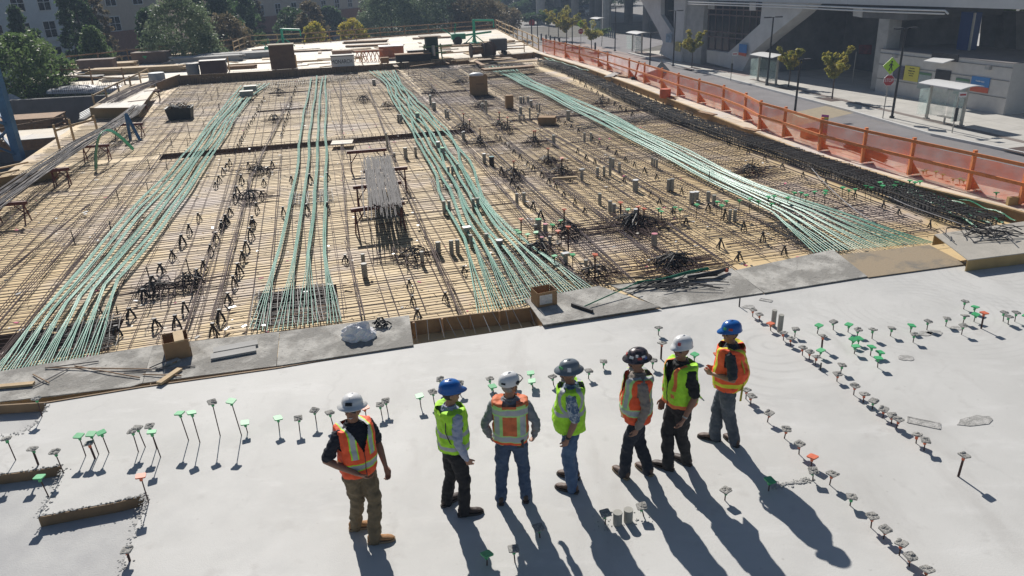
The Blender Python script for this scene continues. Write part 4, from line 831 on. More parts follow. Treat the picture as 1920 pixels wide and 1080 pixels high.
for i in range(120):
    s = (i%40)/39-.5; z = (i//40)*.03; o = Vector((s*wd,0,z+random.uniform(0,.02))); sh = random.uniform(-.25,.25)
    if i%9 == 0: sh -= .9
    p,q = A0+o+Vector((0,sh,0)), A1+o+Vector((0,sh*.3+random.uniform(-.2,.5),0)); a.tube([p,(p+q)/2+Vector((random.uniform(-.05,.05),0,-.01)),q],.011,4,cap=False)
single('rebar_stack', a, mat('cut grey bars',(.115,.11,.112),.75,var=.45,scale=6,spec=.2), 'stack of cut grey rebar resting across the dark red trestles', 'rebar stack')
def long_rack(label, pts, n, w, z, m=M_rebarg):
    a = MB()
    for i in range(n):
        s = random.uniform(-.5,.5)*w; e = random.uniform(0,.12); P = [G(x,y,z+random.uniform(0,.16)) for x,y in pts]
        P[0] = P[0].lerp(P[1],e); P[-1] = P[-1].lerp(P[-2],random.uniform(0,.25))
        a.tube([p+UX*(s+random.uniform(-.08,.08)) for p in P], .013, 4, cap=False)
    return single('rebar_rack_load', a, m, label, 'rebar stack')
long_rack('long grey bars bowed across trestles at the far left of the deck', [(-40,400),(20,358),(80,315),(150,268),(205,238),(240,215),(262,196)], 34, .8, DZ+.6, mat('long grey bars',(.15,.14,.14),.7,var=.4,scale=2,spec=.3))
long_rack('rack of long bars on trestles beside the handrail near the far bulkhead', [(200,193),(225,180),(255,165),(283,155),(298,150)], 34, 1.1, DZ+.6, M_rebarv)
for i,(x0,y0,x1,y1) in enumerate([(-20,385,50,380),(90,320,130,316),(150,276,205,272),(210,235,268,232),(240,192,275,188),(270,172,300,170)]): tr_px(f'{nth(i)} dark trestle from the left carrying the long left bars',x0,y0,x1,y1,h=.6,group='trestles of the left racks')
a = MB(); arch = []
P0,P1 = G(180,318,DZ+.05), G(250,280,DZ+.05)
for i in range(15):
    t = i/14; arch.append(P0.lerp(P1,t)+Vector((0,0,1.25*math.sin(math.pi*min(1,t**.75))*.95)))
for k in range(9): a.tube([p+VXX*(k-4)*.045 for p in arch], .017, 4, cap=False)
single('tendon_arch', a, M_greend, 'deep green tendon bundle bent in a tall arch on the left mat', 'tendon bundle', smooth=True)
st = thing('support_frame', 'small blue grey steel A frame standing among the left bars', 'steel frame', tuple(G(255,262,DZ)))
tp = G(247,262,DZ); tp.z = Hgt(tp,246,212)
for x,y in ((245,262),(263,264)):
    a = MB(); a.bar(G(x,y,DZ), tp, .1,.1); obj('leg', a, M_blue, st)

a = MB(); ms = [M_wood,M_plyl,M_white,mat('pink flag',(.6,.1,.2),.7),M_black,M_form,M_steel]
for i in range(900):
    u, v = random.uniform(-10,15), 13.5+44*random.random()**1.4; s = random.uniform(.02,.07)
    a.box(W(u,v,-.22+random.random()*.05), (s*random.uniform(.6,3),s,.012), random.random()*3, m=random.choice((0,1,2,2,3,4,4,5,6)))
setp(obj('litter', a, ms), 'small offcuts, ties and scraps scattered over the rebar mats', 'litter', None, 'stuff')
a = MB()
for i in range(1500):
    u, v = random.uniform(-10,15), 13.5+44*random.random()**1.3; t = random.random()*6; p = W(u,v,-.24); a.tube([p, p+Vector((math.cos(t)*.05,math.sin(t)*.05,.05)), p+Vector((math.cos(t)*.09,math.sin(t)*.09,random.uniform(.0,.09)))], .006, 3, cap=False)
setp(obj('tie_wire', a, M_dark), 'stray bent tie wires sticking up all over the rebar mats', 'tie wire', None, 'stuff')
# ================================================================== FAR DECK CLUTTER
def lumber(label, px, py, w, d, h, rz, z=0.0, m=None, n=5, name='lumber_stack', cat='lumber stack'):
    h = h*.7 if z == 0 else h
    c = G(px,py,z); a = MB(); lay = max(2,int(h/.09)); 
    for j in range(lay):
        for i in range(n):
            a.box(c+Matrix.Rotation(rz,3,'Z')@Vector((random.uniform(-.12,.12)*w*.5, (i+.5)/n*d-d/2, (j+.5)*h/lay)), (w*random.uniform(.85,1),d/n*.93,h/lay*.9), rz+random.uniform(-.02,.02))
    return single(name, a, m or M_wood, label, cat)
for lab,x,y,w,d,h,rz,m in [('brown lumber stack under the left far guard rail',190,128,5.5,1.6,.55,.25,M_wood),('long tan lumber stack on the left of the far deck',258,137,7.5,1.2,.65,.12,M_wood),('pale lumber stack in front of the rail at the far left rise',345,110,6.5,1.5,.6,.3,M_wood),
  ('grey covered panel stack left of the tall dark crate',388,116,6.0,2.0,.7,.28,M_conc),('grey slatted panel stack nearest the tall dark crate',455,109,6.5,2.2,.7,.25,M_conc),('brown panel pallet on the deck left of the tall crate',455,128,2.2,1.2,.35,.2,M_woodb),
  ('first dark timber pile at the far side of the deck',685,80,4.5,1.2,.3,.1,M_woodb),('pale timber pile beside the first dark pile',690,87,4.0,1.0,.25,.1,M_woodb),('small timber pile in mid far deck',690,97,3.0,.8,.25,.1,M_woodb),('flat timber pile near the far rail behind the car',812,72,4.0,1.2,.2,.1,M_woodb),
  ('timber pile to the left of the parked green mixer',860,87,3.6,.8,.2,.1,M_woodb),('timber pile beside the second green boom',910,83,4.5,1.0,.3,.15,M_wood),('timber pile at the right end of the far deck',935,80,3,.8,.25,.15,M_woodb),('thin timber strip left of the white sign box',575,97,4.5,.6,.2,.1,M_woodb),('leaning tan panel pair left of the crate row',365,120,3.5,2.2,.25,.5,M_plyl),('plywood stack by the handrail top over the pit',225,150,2.5,1.6,.35,.4,M_plyl),('dark bundled scrap pile at the left far deck edge',145,150,3.5,1.3,.35,.1,M_dark)]: lumber(lab,x,y,w,d,h,rz,0,m)
def crate(label, px, py, w, d, h, rz, m, lid=True, name='site_crate', cat='crate', z=0.0, m2=None):
    c = G(px,py,z); r = thing(name, label, cat, tuple(c), rz); a = MB(); a.box((0,0,h/2+.06),(w,d,h-.1)); obj('body', a, m, r, local=True, bevel=.015)
    if lid: a = MB(); a.box((0,0,h+.035),(w*1.04,d*1.06,.07)); obj('lid', a, m2 or m, r, local=True, bevel=.01)
    a = MB()
    for s in (-1,1): a.box((s*w*.35,0,.01),(.12,d*.9,.1))
    obj('skid', a, M_woodb, r, local=True); return r
M_crate = mat('dark brown crate',(.13,.085,.055),.8,var=.2,scale=4)
crate('tall dark brown crate standing on the deck edge left of center',533,131,1.75,1.2,1.75,.25,M_crate,m2=mat('crate top',(.3,.24,.15),.8))
crate('wide dark gang box with a lid beside the grey drum',403,140,1.75,1.0,.95,.25,mat('dark red gang box',(.06,.035,.035),.55,var=.2))
k = crate('brown panel crate with a green mark by the far left rail',287,118,2.8,1.4,.85,.12,mat('brown crate',(.16,.11,.085),.8,var=.15))
a = MB(); a.prism([Vector((-.55,-.72,.65)),Vector((-.15,-.72,.65)),Vector((-.3,-.72,.4))],(0,.01,0)); obj('green_mark', a, M_capg, k, local=True)
crate('brown crate behind rails at the left of the far deck',185,132,2.6,1.2,.8,.2,mat('grey crate',(.17,.12,.1),.8,var=.15))
k = crate('white job box with dark lettering at the bulkhead',644,127,1.65,.9,.85,.2,M_white,m2=M_dark)
def text(body, parent, loc, size, m, rot=(math.pi/2,0,0), ext=.004, name='lettering', align='CENTER', squash=1.0):
    cu = bpy.data.curves.new(name,'FONT'); cu.body = body; cu.size = size; cu.extrude = ext; cu.align_x = align; cu.align_y = 'CENTER'
    o = bpy.data.objects.new(name, cu); me = evaluated(o)
    me.materials.clear(); me.materials.append(m); o = bpy.data.objects.new(name, me); S.collection.objects.link(o); o.parent = parent; o.location = loc; o.rotation_euler = rot; o.scale = (squash,1,1); return o
M_ink = mat('black ink',(.01,.01,.012),.6)
text('MONARCH', k, (-.06,-.462,.47), .40, M_ink, squash=.74)
def drum(label, px, py, r, h, m, z=0.0, name='drum', lid=None):
    c = G(px,py,z); rt_ = thing(name, label, name, tuple(c)); a = MB(); a.tube([Vector((0,0,0)),Vector((0,0,h*.33)),Vector((0,0,h*.34)),Vector((0,0,h*.66)),Vector((0,0,h*.67)),Vector((0,0,h))],[r,r,r*1.04,r*1.0,r*1.04,r],18); obj('barrel', a, m, rt_, local=True, smooth=False)
    a = MB(); a.cyl((0,0,h),r*.96,.03,18); obj('lid', a, lid or m, rt_, local=True); return rt_
drum('blue grey drum beside the dark gang box',364,143,.42,.85,mat('blue grey drum',(.14,.17,.21),.5,var=.1),lid=M_dark)
drum('white ringed drum at the top of the left rebar rack',297,159,.5,.75,mat('pale drum',(.42,.46,.5),.5,var=.1),z=-.05)
drum('orange bucket on the form edge beside the fence',1247,183,.27,.4,M_capo,z=0,name='bucket')
drum('red bucket to the right of the white job box',655,121,.3,.6,mat('red bucket',(.45,.06,.03),.5),name='bucket')
crate('orange pallet load of bagged goods topped with white wrap',735,110,1.9,1.2,.95,.2,mat('orange sacks',(.42,.16,.08),.7,var=.3,scale=2),m2=mat('white wrap',(.7,.68,.66),.5,var=.1,bump=.6),name='pallet_load',cat='pallet')
crate('black tarp covered bench behind the bulkhead, center',775,117,2.6,1.0,.6,.2,M_black,m2=M_woodb)
crate('orange brown tool bench right of the tarp covered bench',785,114,1.6,.8,.75,.2,M_card,m2=M_black)
crate('pale box on the deck behind the white job box',642,106,1.6,.9,.45,.15,mat('tan box',(.36,.25,.18),.8))
crate('small tan box with a dark opening at the bulkhead',722,121,.6,.5,.45,.2,M_card)
# sawhorse group (orange)
a = MB(); c = G(693,115,0)
for i in range(7):
    o = Vector((-.9+i*.3,random.uniform(-.4,.4),0)); a.bar(c+o+Vector((-.25,0,.0)),c+o+Vector((0,0,.75)),.05,.05); a.bar(c+o+Vector((.25,0,0)),c+o+Vector((0,0,.75)),.05,.05)
a.bar(c+Vector((-1.1,0,.76)),c+Vector((1.1,0,.8)),.1,.08); single('sawhorse', a, mat('orange sawhorse',(.5,.2,.1),.7), 'cluster of folded orange sawhorses left of the pallet load', 'sawhorse')
# column form box with board on top
cf = thing('column_form', 'dark green column form with a flat board on top', 'column form', tuple(G(811,112,0)), .22)
a = MB(); a.box((0,0,.85),(.95,.8,1.7)); obj('form_box', a, mat('dark green form',(.025,.06,.05),.6,var=.2), cf, local=True, bevel=.02)
a = MB(); a.box((-.1,0,1.74),(1.6,1.2,.07)); obj('board', a, mat('board top',(.33,.27,.2),.8), cf, local=True)
a = MB()
for s in (-1,1): a.bar((s*.7,-.5,0),(s*.62,-.45,1.2),.09,.09); 
a.bar((-.75,-.5,.5),(1.0,-.5,.55),.08,.08); a.bar((-.75,-.5,1.0),(1.5,-.5,1.05),.08,.08); obj('brace', a, mat('green painted wood',(.16,.3,.1),.7), cf, local=True)
a = MB(); a.cyl((.05,-.55,.35),.14,.75,12); obj('sleeve', a, M_steel, cf, local=True)
# green concrete placing booms
def boom(label, px, py, tx, ty, ex, ey):
    b = G(px,py,0); h = Hgt(b,tx,ty); r = thing('placing_boom', label, 'boom', tuple(b)); m = mat('boom green',(.02,.36,.22),.4)
    t = Vector((b.x,b.y,h)); e = PL(ex,ey,b,b+UX)
    a = MB(); a.tube([b,t],.13,8); obj('mast', a, m, r)
    a = MB(); a.tube([t-Vector((0,0,.08)), e-Vector((0,0,.08))],.09,8); a.tube([e-Vector((0,0,.1)),e-Vector((0,0,.7))],.06,6); obj('jib', a, m, r)
    a = MB(); a.box(b+Vector((0,0,.12)),(.9,.9,.24),.2)
    for s in (-1,1): a.bar(b+UX*s*1.1,b+Vector((0,0,.9)),.08,.08); a.bar(b+VXX*s*1.1,b+Vector((0,0,.9)),.08,.08)
    obj('base_frame', a, m, r)
boom('green placing boom at the left far corner, behind the crate',532,88,527,53,562,54)
boom('green placing boom near the right far corner of the deck',890,84,891,36,925,36)
pm_ = thing('concrete_pump', 'small green wheeled concrete pump left of the right boom', 'pump', tuple(G(860,84,0)), .2)
mg = mat('pump green',(.02,.28,.17),.4)
a = MB(); a.box((0,0,.75),(1.3,.8,.5)); a.tube([Vector((.4,0,.8)),Vector((3.2,.2,1.0))],.1,8); obj('body', a, mg, pm_, local=True, bevel=.05)
for s in (-1,1):
    a = MB(); a.tube([Vector((-.1,s*.42,.38)),Vector((-.1,s*.6,.38))],.38,14); obj('wheel', a, M_black, pm_, local=True)
a = MB(); a.tube([Vector((-.6,0,.9)),Vector((-1.5,-.2,1.5))],.05,6); a.tube([Vector((-.3,0,1)),Vector((-.2,0,1.9))],.05,6); obj('lever', a, mg, pm_, local=True)
pm2 = dup(pm_, G(508,102,0), 1.2, 'small green machine beside the tall dark crate', None, .7)
for i,(x,y) in enumerate([(895,108),(916,106)]):
    c = G(x,y,0); r = thing('round_stool', ['left rounded brown spool on the far deck','right rounded brown spool on the far deck'][i], 'spool', tuple(c))
    a = MB(); R = Matrix.Rotation(.3+i,3,'Z'); a.tube([R@Vector((-.45,0,.55)),R@Vector((.45,0,.55))],.3,14); obj('core', a, M_woodb, r, local=True)
    for s in (-1,1):
        a = MB(); a.tube([R@Vector((s*.45,0,.55)),R@Vector((s*.52,0,.55))],.55,18); obj('flange', a, mat('spool brown',(.16,.12,.1),.8), r, local=True)
tk = thing('site_trolley','grey box trolley near the end of the far deck rail','trolley',tuple(G(935,103,0)),.2); a = MB(); a.box((0,0,.8),(1.3,.8,.9)); obj('body',a,M_concd,tk,local=True,bevel=.04)
a = MB()
for sx in (-1,1):
    for sy in (-1,1): a = MB(); a.tube([Vector((sx*.45,sy*.36,.18)),Vector((sx*.45,sy*.44,.18))],.18,10); obj('wheel',a,M_black,tk,local=True)
# brown slotted plank tray over the right band's far end
a = MB(); a.bar(G(905,131,.15),G(998,124,.15),.9,.12); single('timber_tray', a, M_woodb, 'brown timber tray bridging the far end of the right tendons', 'timber tray')
bl = []
for i in range(70):
    x = random.uniform(100,985); lo = 66+max(0,(700-x))*.045; hi = 124 if x > 335 else 146; y = random.uniform(lo+14, hi)
    if x < 335: y = random.uniform(122+(300-x)*.06, 146)
    bl.append((x,y))
for i,(x,y) in enumerate(sorted(bl)):
    l = random.uniform(1.2,4.2); n_ = random.choice((1,1,2,3)); a = MB(); c = G(x,y,.03); rz = random.choice((TH,TH+.2,TH+1.57,random.random()*3))
    for k in range(n_): a.box(c+Vector((random.uniform(-.2,.2),k*.16,.02*k)),(l*random.uniform(.7,1),random.choice((.12,.14,.3,.9)),.05),rz+random.uniform(-.05,.05))
    setp(obj('loose_board', a, random.choice((M_wood,M_wood,M_woodb,M_plyl,M_form))), f'{nth(i) if i < 49 else "number "+str(i+1)} loose timber piece lying on the far deck, from left', 'board', 'loose timber on the far deck')
# ================================================================== LEFT PIT
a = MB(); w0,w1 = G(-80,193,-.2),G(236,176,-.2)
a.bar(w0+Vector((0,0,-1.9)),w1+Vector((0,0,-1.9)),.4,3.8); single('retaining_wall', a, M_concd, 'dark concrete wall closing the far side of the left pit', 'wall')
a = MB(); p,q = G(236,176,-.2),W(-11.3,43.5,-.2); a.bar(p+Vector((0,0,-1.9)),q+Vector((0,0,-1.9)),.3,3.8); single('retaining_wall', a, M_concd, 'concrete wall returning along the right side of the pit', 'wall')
fm = thing('form_block','brown plywood form block between the pit and the left rack','formwork',tuple(G(215,210,DZ)))
a = MB(); a.prism([G(172,222,DZ),G(262,221,DZ),G(292,170,DZ),G(236,176,DZ)],(0,0,.55)); obj('form_face',a,mat('ochre form',(.28,.19,.085),.75,var=.2,scale=2),fm)
a = MB(); a.prism([G(176,203,DZ+.6),G(264,202,DZ+.6),G(292,165,DZ+.6),G(240,171,DZ+.6)],(0,0,.02)); obj('top_sheet',a,M_plyl,fm)
fm = thing('form_block','brown plywood form with pale lip at the left picture edge','formwork',tuple(G(20,340,DZ)))
a = MB(); a.bar(G(-40,352,DZ+.2),G(108,325,DZ+.2),.04,.42); obj('form_face',a,mat('ochre form',(.28,.19,.085)),fm)
a = MB(); a.bar(G(-40,335,DZ+.55),G(35,318,DZ+.55),.1,.05); a.bar(G(-30,322,DZ+.4),G(52,304,DZ+.4),.1,.05); obj('lip',a,M_wood,fm)
lumber('big stack of plywood sheets in the left pit',62,275,3.6,2.2,1.7,.2,-2.2,M_woodb,n=1); a = MB(); a.box(G(68,250,-.45),(3.6,2.2,.05),.22); a.box(G(72,255,-.40),(2.6,1.6,.03),.3); single('plywood_sheet', a, M_plyl, 'pale loose plywood sheets topping the pit stack', 'plywood sheet')
a = MB(); 
for i in range(5): a.bar(G(150,226-i*3,-.6),G(180,210-i*3,-.6),.08,.08)
single('pipe_bundle', a, M_steel, 'light pipes lying over the pit wall left of the form block', 'pipes')
bt = thing('shoring_tower','blue steel shoring tower with cross braces at the left edge','shoring tower',tuple(G(40,302,-.4)))
def vert(px0,py0,z0,ht): b = G(px0,py0,z0); return b, b+Vector((0,0,ht))
for (x,y) in ((38,300),(-45,318),(-10,278)):
    b,t = vert(x,y,-.6,6); a = MB(); a.bar(b,t,.34 if x == 38 else .2,.3); obj('leg',a,M_blue,bt)
b0,_ = vert(38,300,-.6,6); b1,_ = vert(-45,318,-.6,6); b2,_ = vert(-10,278,-.6,6)
for z0,z1 in ((.2,1.4),(1.4,2.6),(2.6,3.8),(3.8,5)):
    for p,q in ((b0,b1),(b0,b2),(b2,b0)):
        a = MB(); a.bar(p+Vector((0,0,z0)),q+Vector((0,0,z1)),.09,.09); obj('brace',a,M_blue,bt)
# white sheeting with mesh at the pit edge
def drape(label,cpx,cpy,z,rx,ry,h,m=None):
    c = G(cpx,cpy,z); a = MB(); rg = []
    for j in range(6):
        t = j/5*math.pi/2; rg.append([c+Vector((rx*math.cos(t)*(1+.3*mnoise.noise(Vector((k*.7,j,1))))*math.cos(2*math.pi*k/18), ry*math.cos(t)*math.sin(2*math.pi*k/18), h*math.sin(t)*(1+.3*mnoise.noise(Vector((k*.9,j*2,5)))))) for k in range(18)])
    a.rings(rg); return single('plastic_sheeting', a, m or mat('white sheeting',(.45,.45,.46),.45,bump=.9,bscale=5,var=.2,scale=2), label, 'sheeting', smooth=False)
drape('white plastic sheeting heaped over the pit wall',150,172,-.2,2.2,.8,.4); drape('white sheeting behind the mesh right of the first heap',205,171,-.2,2.2,.8,.35); drape('white bagged mesh bundle beside the blue tower',22,205,-.9,.9,.7,.9)
a = MB(); p0,p1 = G(100,178,-.1),G(245,170,-.1)
for i in range(40):
    p = p0.lerp(p1,i/39); a.tube([p,p+Vector((random.uniform(-.05,.05),0,random.uniform(.4,.75)))],.012,4)
for z in (.2,.4): a.tube([p0+Vector((0,0,z)),p1+Vector((0,0,z))],.012,4)
single('dowel_row', a, M_rebar, 'row of upright dowels along the top of the pit wall', 'rebar dowels')
# little dowels along the far bulkhead
a = MB()
for i in range(150):
    p = fb[0].lerp(fb[-1],i/149); u_,v_ = UVof(p); p = W(u_,v_-random.uniform(.2,.9),-.25); a.tube([p,p+Vector((random.uniform(-.08,.08),0,.3+random.random()*.12)),p+Vector((random.uniform(-.1,.1),-.12,.32))],.012,4,cap=False)
a.tube([fb[0]-VXX*.6+Vector((0,0,-.2)),fb[-1]-VXX*.6+Vector((0,0,-.2))],.012,4)
single('dowel_row', a, M_rebar, 'long row of hooked dowels along the far bulkhead', 'rebar dowels')
a = MB(); p0,p1 = W(-5.8,31.8,-.3),W(6.8,31.9,-.3)
for i in range(70):
    p = p0.lerp(p1,i/69); a.tube([p,p+Vector((random.uniform(-.06,.06),0,.3))],.010,4,cap=False)
a.tube([p0+Vector((0,0,.02)),p1+Vector((0,0,.02))],.012,4)
single('dowel_row', a, M_rebar, 'row of short ties standing in the mid deck beam trench', 'rebar dowels')
# ================================================================== RIGHT EDGE ODDS
# measuring board leaning on the fence
lb = thing('leaning_board','plywood strip with coloured paint bands leaning on the orange fence','board',tuple(G(1545,270,0)))
p,q = G(1541,270,.0), None; q = Vector((p.x+.12,p.y+.3,0)); q.z = Hgt(q,1568,216)
cols = [(.5,.36,.16)]*5+[(.5,.12,.25),(.5,.3,.2),(.05,.4,.35),(.55,.5,.35),(.6,.28,.1),(.1,.3,.45),(.65,.6,.1),(.45,.12,.4)]; a = MB(); ms = []
for i,cc in enumerate(cols):
    t0,t1 = i/len(cols),(i+1)/len(cols); P,Q = p.lerp(q,t0),p.lerp(q,t1); mm = mat(f'paint band {i}' if i > 4 else 'ochre strip',cc,.7); ms.append(mm); a.bar(P,Q,.26,.02,m=i,up=(0,-1,.2))
obj('strip',a,ms,lb)
a = MB(); P0,P1 = G(1585,272,.15),G(1660,300,.15)
for i in range(40):
    o = Vector((0,random.uniform(-.16,.16),random.uniform(-.1,.16))); a.tube([P0+o-UX*.0,P1+o],.012,4)
single('rebar_bundle', a, M_dark, 'bundle of dark bars lying on the form edge beneath the fence', 'rebar stack')
carton('small open carton on the form edge left of the painted strip',1517,258,.5,.4,.32,.2,0,flaps=False)
a = MB(); p = G(1190,148,0); a.tube([p,Vector((p.x+.25,p.y+.1,1.0))],.05,6); a.box(p+Vector((-.05,0,.06)),(.35,.3,.12)); single('tool_handle', a, M_black, 'black tool standing up against the fence netting', 'tool')
for i,(x,y,l) in enumerate([(1170,142,1.2),(1260,180,.9),(1330,212,1.0),(1410,242,.8)]):
    single('dark_board', MB().box(G(x,y,.06)-UX*.1,(.3,l,.04),TH+.2), M_woodb, f'{nth(i)} dark board lying on the form edge, from far end', 'board', 'boards on the form edge')
a = MB(); a.box(G(1150,140,.03),(2.2,.5,.05),TH+.9); single('grey_plank', a, M_conc, 'grey plank laid across the cage below the fence', 'plank')
a = MB(); p = G(1896,400,-.25); a.bar(p,p+Vector((0,0,.45)),.35,.1); single('form_end', a, mat('ochre plywood',(.42,.29,.12)), 'ochre form end block at the right picture edge', 'formwork')
# ================================================================== TREES
def leaf_mat(name, col, col2, tr=.48):
    m = mat(name, col, .55, col2=col2, scale=.9, thr=(.35,.65)); n = m.node_tree.nodes; l = m.node_tree.links; b = n['Principled BSDF']
    tl = n.new('ShaderNodeBsdfTranslucent'); l.new(b.inputs['Base Color'].links[0].from_socket, tl.inputs[0]); mx = n.new('ShaderNodeMixShader'); mx.inputs[0].default_value = tr
    l.new(b.outputs[0], mx.inputs[1]); l.new(tl.outputs[0], mx.inputs[2]); l.new(mx.outputs[0], n['Material Output'].inputs[0]); return m
L_dark = leaf_mat('dark evergreen leaf', (0.049,0.091,0.042), (0.105,0.175,0.063))
L_mid = leaf_mat('mid green leaf', (0.091,0.154,0.053), (0.168,0.238,0.084), .45)
L_grey = leaf_mat('grey green leaf', (0.115,0.169,0.088), (0.230,0.284,0.162), .4)
L_brown = leaf_mat('brown tinged leaf', (0.130,0.117,0.065), (0.234,0.182,0.111))
L_yel = leaf_mat('yellow green leaf', (0.338,0.338,0.052), (0.624,0.494,0.065), .55)
L_aut = leaf_mat('street tree leaf', (0.217,0.261,0.058), (0.493,0.392,0.072), .5)
M_bark = mat('bark', (.09,.065,.05), .9, var=.3, scale=6, bump=.4)
def crown_mesh(name, h0, h1, rad, n, leaf, m, shape='round', seed=0):
    rg = np.random.default_rng(seed); vs = []; fs = []
    nc = max(12, n//45); cs = []
    while len(cs) < nc:
        if shape == 'ragged': break
        t = rg.random(); z = h0+(h1-h0)*t
        pr = {'round': math.sqrt(max(.05,1-(2*t-1)**2)), 'cone': (1-t)**.75*.95+.08, 'oval': math.sqrt(max(.03,1-(2*t-.8)**2*.7))*.9, 'bush': math.sqrt(max(.05,1-t**2.2))}[shape]
        a = rg.random()*6.283; r = rad*pr*(.35+.7*math.sqrt(rg.random())); cs.append((r*math.cos(a), r*math.sin(a), z, rad*(.13+.16*rg.random())))
    if shape == 'ragged':
        cs = []
        for b_ in range(11):
            a0 = b_*2.4+rg.random()*.8; rr_ = rad*(.55+.6*rg.random()); zt = h0+(h1-h0)*(.3+.75*rg.random()); zb = h0+(h1-h0)*.35*rg.random()
            for k_ in range(6): q_ = (k_+.6)/6; cs.append((rr_*math.cos(a0)*q_+rg.normal()*.05*rad, rr_*math.sin(a0)*q_+rg.normal()*.05*rad, zb+(zt-zb)*q_, rad*(.10+.13*rg.random())))
        nc = len(cs)
    C_ = np.array(cs)[rg.integers(0, nc, n)]; nz_ = lambda q: q/np.linalg.norm(q, axis=1)[:,None]
    d = nz_(rg.normal(size=(n,3))); q = C_[:,:3]+d*(C_[:,3]*rg.random(n)**.4)[:,None]*np.array([1,1,.75]); u = nz_(rg.normal(size=(n,3))); w = nz_(np.cross(u, rg.normal(size=(n,3)))); s = (leaf*(.6+.8*rg.random(n)))[:,None]
    V_ = np.stack([q-u*s, q+w*s*.45, q+u*s, q-w*s*.45], 1).reshape(-1,3); vs = V_.tolist(); fs = np.arange(n*4).reshape(n,4).tolist()
    me = bpy.data.meshes.new(name); me.from_pydata(vs, [], fs); me.materials.append(m); return me
def tree(label, base, h, rad, m, shape='round', h0=None, n=5000, leaf=.16, seed=0, group=None, name='broadleaf_tree', cat='tree', trunk=True, tr=None, limbs=6):
    r = thing(name, label, cat, tuple(base), random.uniform(0,6), group); h0 = h*.25 if h0 is None else h0
    rg = random.Random(seed); a = MB(); tr = tr or h*.018
    a.tube([Vector((0,0,-.1)),Vector((rg.uniform(-.1,.1),rg.uniform(-.1,.1),h0)),Vector((rg.uniform(-.2,.2),rg.uniform(-.2,.2),h*.7)),Vector((0,0,h*.92))],[tr,tr*.8,tr*.4,tr*.1],7)
    for i in range(limbs):
        t = 6.283*i/limbs+rg.random(); z = h0+(h-h0)*rg.uniform(-.05,.4); e = Vector((math.cos(t)*rad*.75,math.sin(t)*rad*.75,z+(h-h0)*.28)); a.tube([Vector((0,0,z)),e*.5+Vector((0,0,z*.55)),e],[tr*.45,tr*.3,tr*.08],5)
    obj('trunk', a, M_bark, r, local=True, smooth=True)
    o = bpy.data.objects.new('crown', crown_mesh('crown', h0, h, rad, n, leaf, m, shape, seed)); S.collection.objects.link(o); o.parent = r
    return r
def HD(px, d, z=SZ):
    v = Vector(ray(px,60)); v.z = 0; v.normalize(); return Vector((v.x*d, v.y*d, z))
def tpx(label, px, d, pytop, rad, m, shape='round', **k):
    b = HD(px,d); h = Hgt(b, px, pytop)-SZ; return tree(label, b, h, rad, m, shape, **k)
GB = 'trees beyond the far deck'
tpx('broad bushy green tree at the far left picture edge',16,62,70,3.0,L_mid,'round',h0=1.8,n=13000,leaf=.14,seed=1,group=GB,name='shrub_tree')
tpx('dark conifer in front of the white building, leftmost',36,84,14,1.6,L_dark,'cone',h0=1,n=9000,seed=3,group=GB,name='conifer')
tpx('dark conifer leaning low at the white building base',62,80,60,1.9,L_dark,'cone',h0=.5,n=6000,seed=33,group=GB,name='conifer')
tpx('tall dark evergreen between white and beige buildings',150,86,-30,1.9,L_dark,'oval',h0=1,n=11000,seed=4,group=GB,name='conifer')
tpx('brownish thin tree beside the tall dark evergreen',186,88,-10,1.5,L_brown,'oval',h0=1.5,n=5000,seed=5,group=GB)
tpx('light green conical tree before the tall dark evergreen',170,76,52,2.2,L_mid,'cone',h0=.5,n=10000,leaf=.14,seed=6,group=GB,name='conifer')
tpx('dark green conifer right of the beige corner windows',278,86,20,2.0,L_dark,'cone',h0=.6,n=9000,seed=7,group=GB,name='conifer')
tpx('large grey green olive tree behind the panel stacks',338,76,-6,3.3,L_grey,'oval',h0=1.2,n=16000,leaf=.13,seed=8,group=GB)
tpx('pale low bush under the large grey green tree',390,74,72,2.0,L_grey,'bush',h0=.2,n=4000,leaf=.12,seed=9,group=GB,name='shrub_tree')
tpx('brown leaved tree right of the large grey green tree',420,84,32,2.7,L_brown,'round',h0=1,n=9000,seed=10,group=GB)
tpx('dark tall tree behind the brown leaved tree',402,100,-40,3.2,L_dark,'oval',h0=2,n=10000,leaf=.2,seed=11,group=GB)
tpx('dark blue green tree left of the window pair, back row',447,108,-30,2.9,L_dark,'oval',h0=2,n=10000,leaf=.2,seed=12,group=GB)
tpx('small green sapling left of the left boom',487,92,62,1.3,L_mid,'oval',h0=.8,n=2500,leaf=.13,seed=13,group=GB)
tpx('dark tree in front of the brick shopfront',550,112,16,2.2,L_dark,'round',h0=2,n=6000,seed=14,group=GB)
tpx('brown tree right of the brick shopfront',585,108,5,2.2,L_brown,'oval',h0=1.5,n=5000,seed=15,group=GB)
tpx('bright yellow street tree behind the left boom',590,98,44,1.7,L_yel,'oval',h0=1,n=5000,leaf=.13,seed=16,group=GB)
tpx('bright yellow street tree left of the white car',660,104,36,2.0,L_yel,'oval',h0=1,n=6000,leaf=.13,seed=17,group=GB)
tpx('dark tree in front of the far right building end',622,128,14,2.0,L_dark,'round',h0=2,n=6000,leaf=.2,seed=18,group=GB)
tpx('pale green tall tree behind the white car, left one',735,122,-25,5.0,L_grey,'oval',h0=1.5,n=14000,leaf=.18,seed=19,group=GB)
tpx('pale green tall tree behind the far rail, right one',835,122,-30,5.6,L_grey,'oval',h0=1.2,n=15000,leaf=.18,seed=20,group=GB)
tpx('dark tree gap filler between the two pale tall trees',780,140,-30,4.5,L_dark,'oval',h0=1.5,n=8000,leaf=.22,seed=21,group=GB)
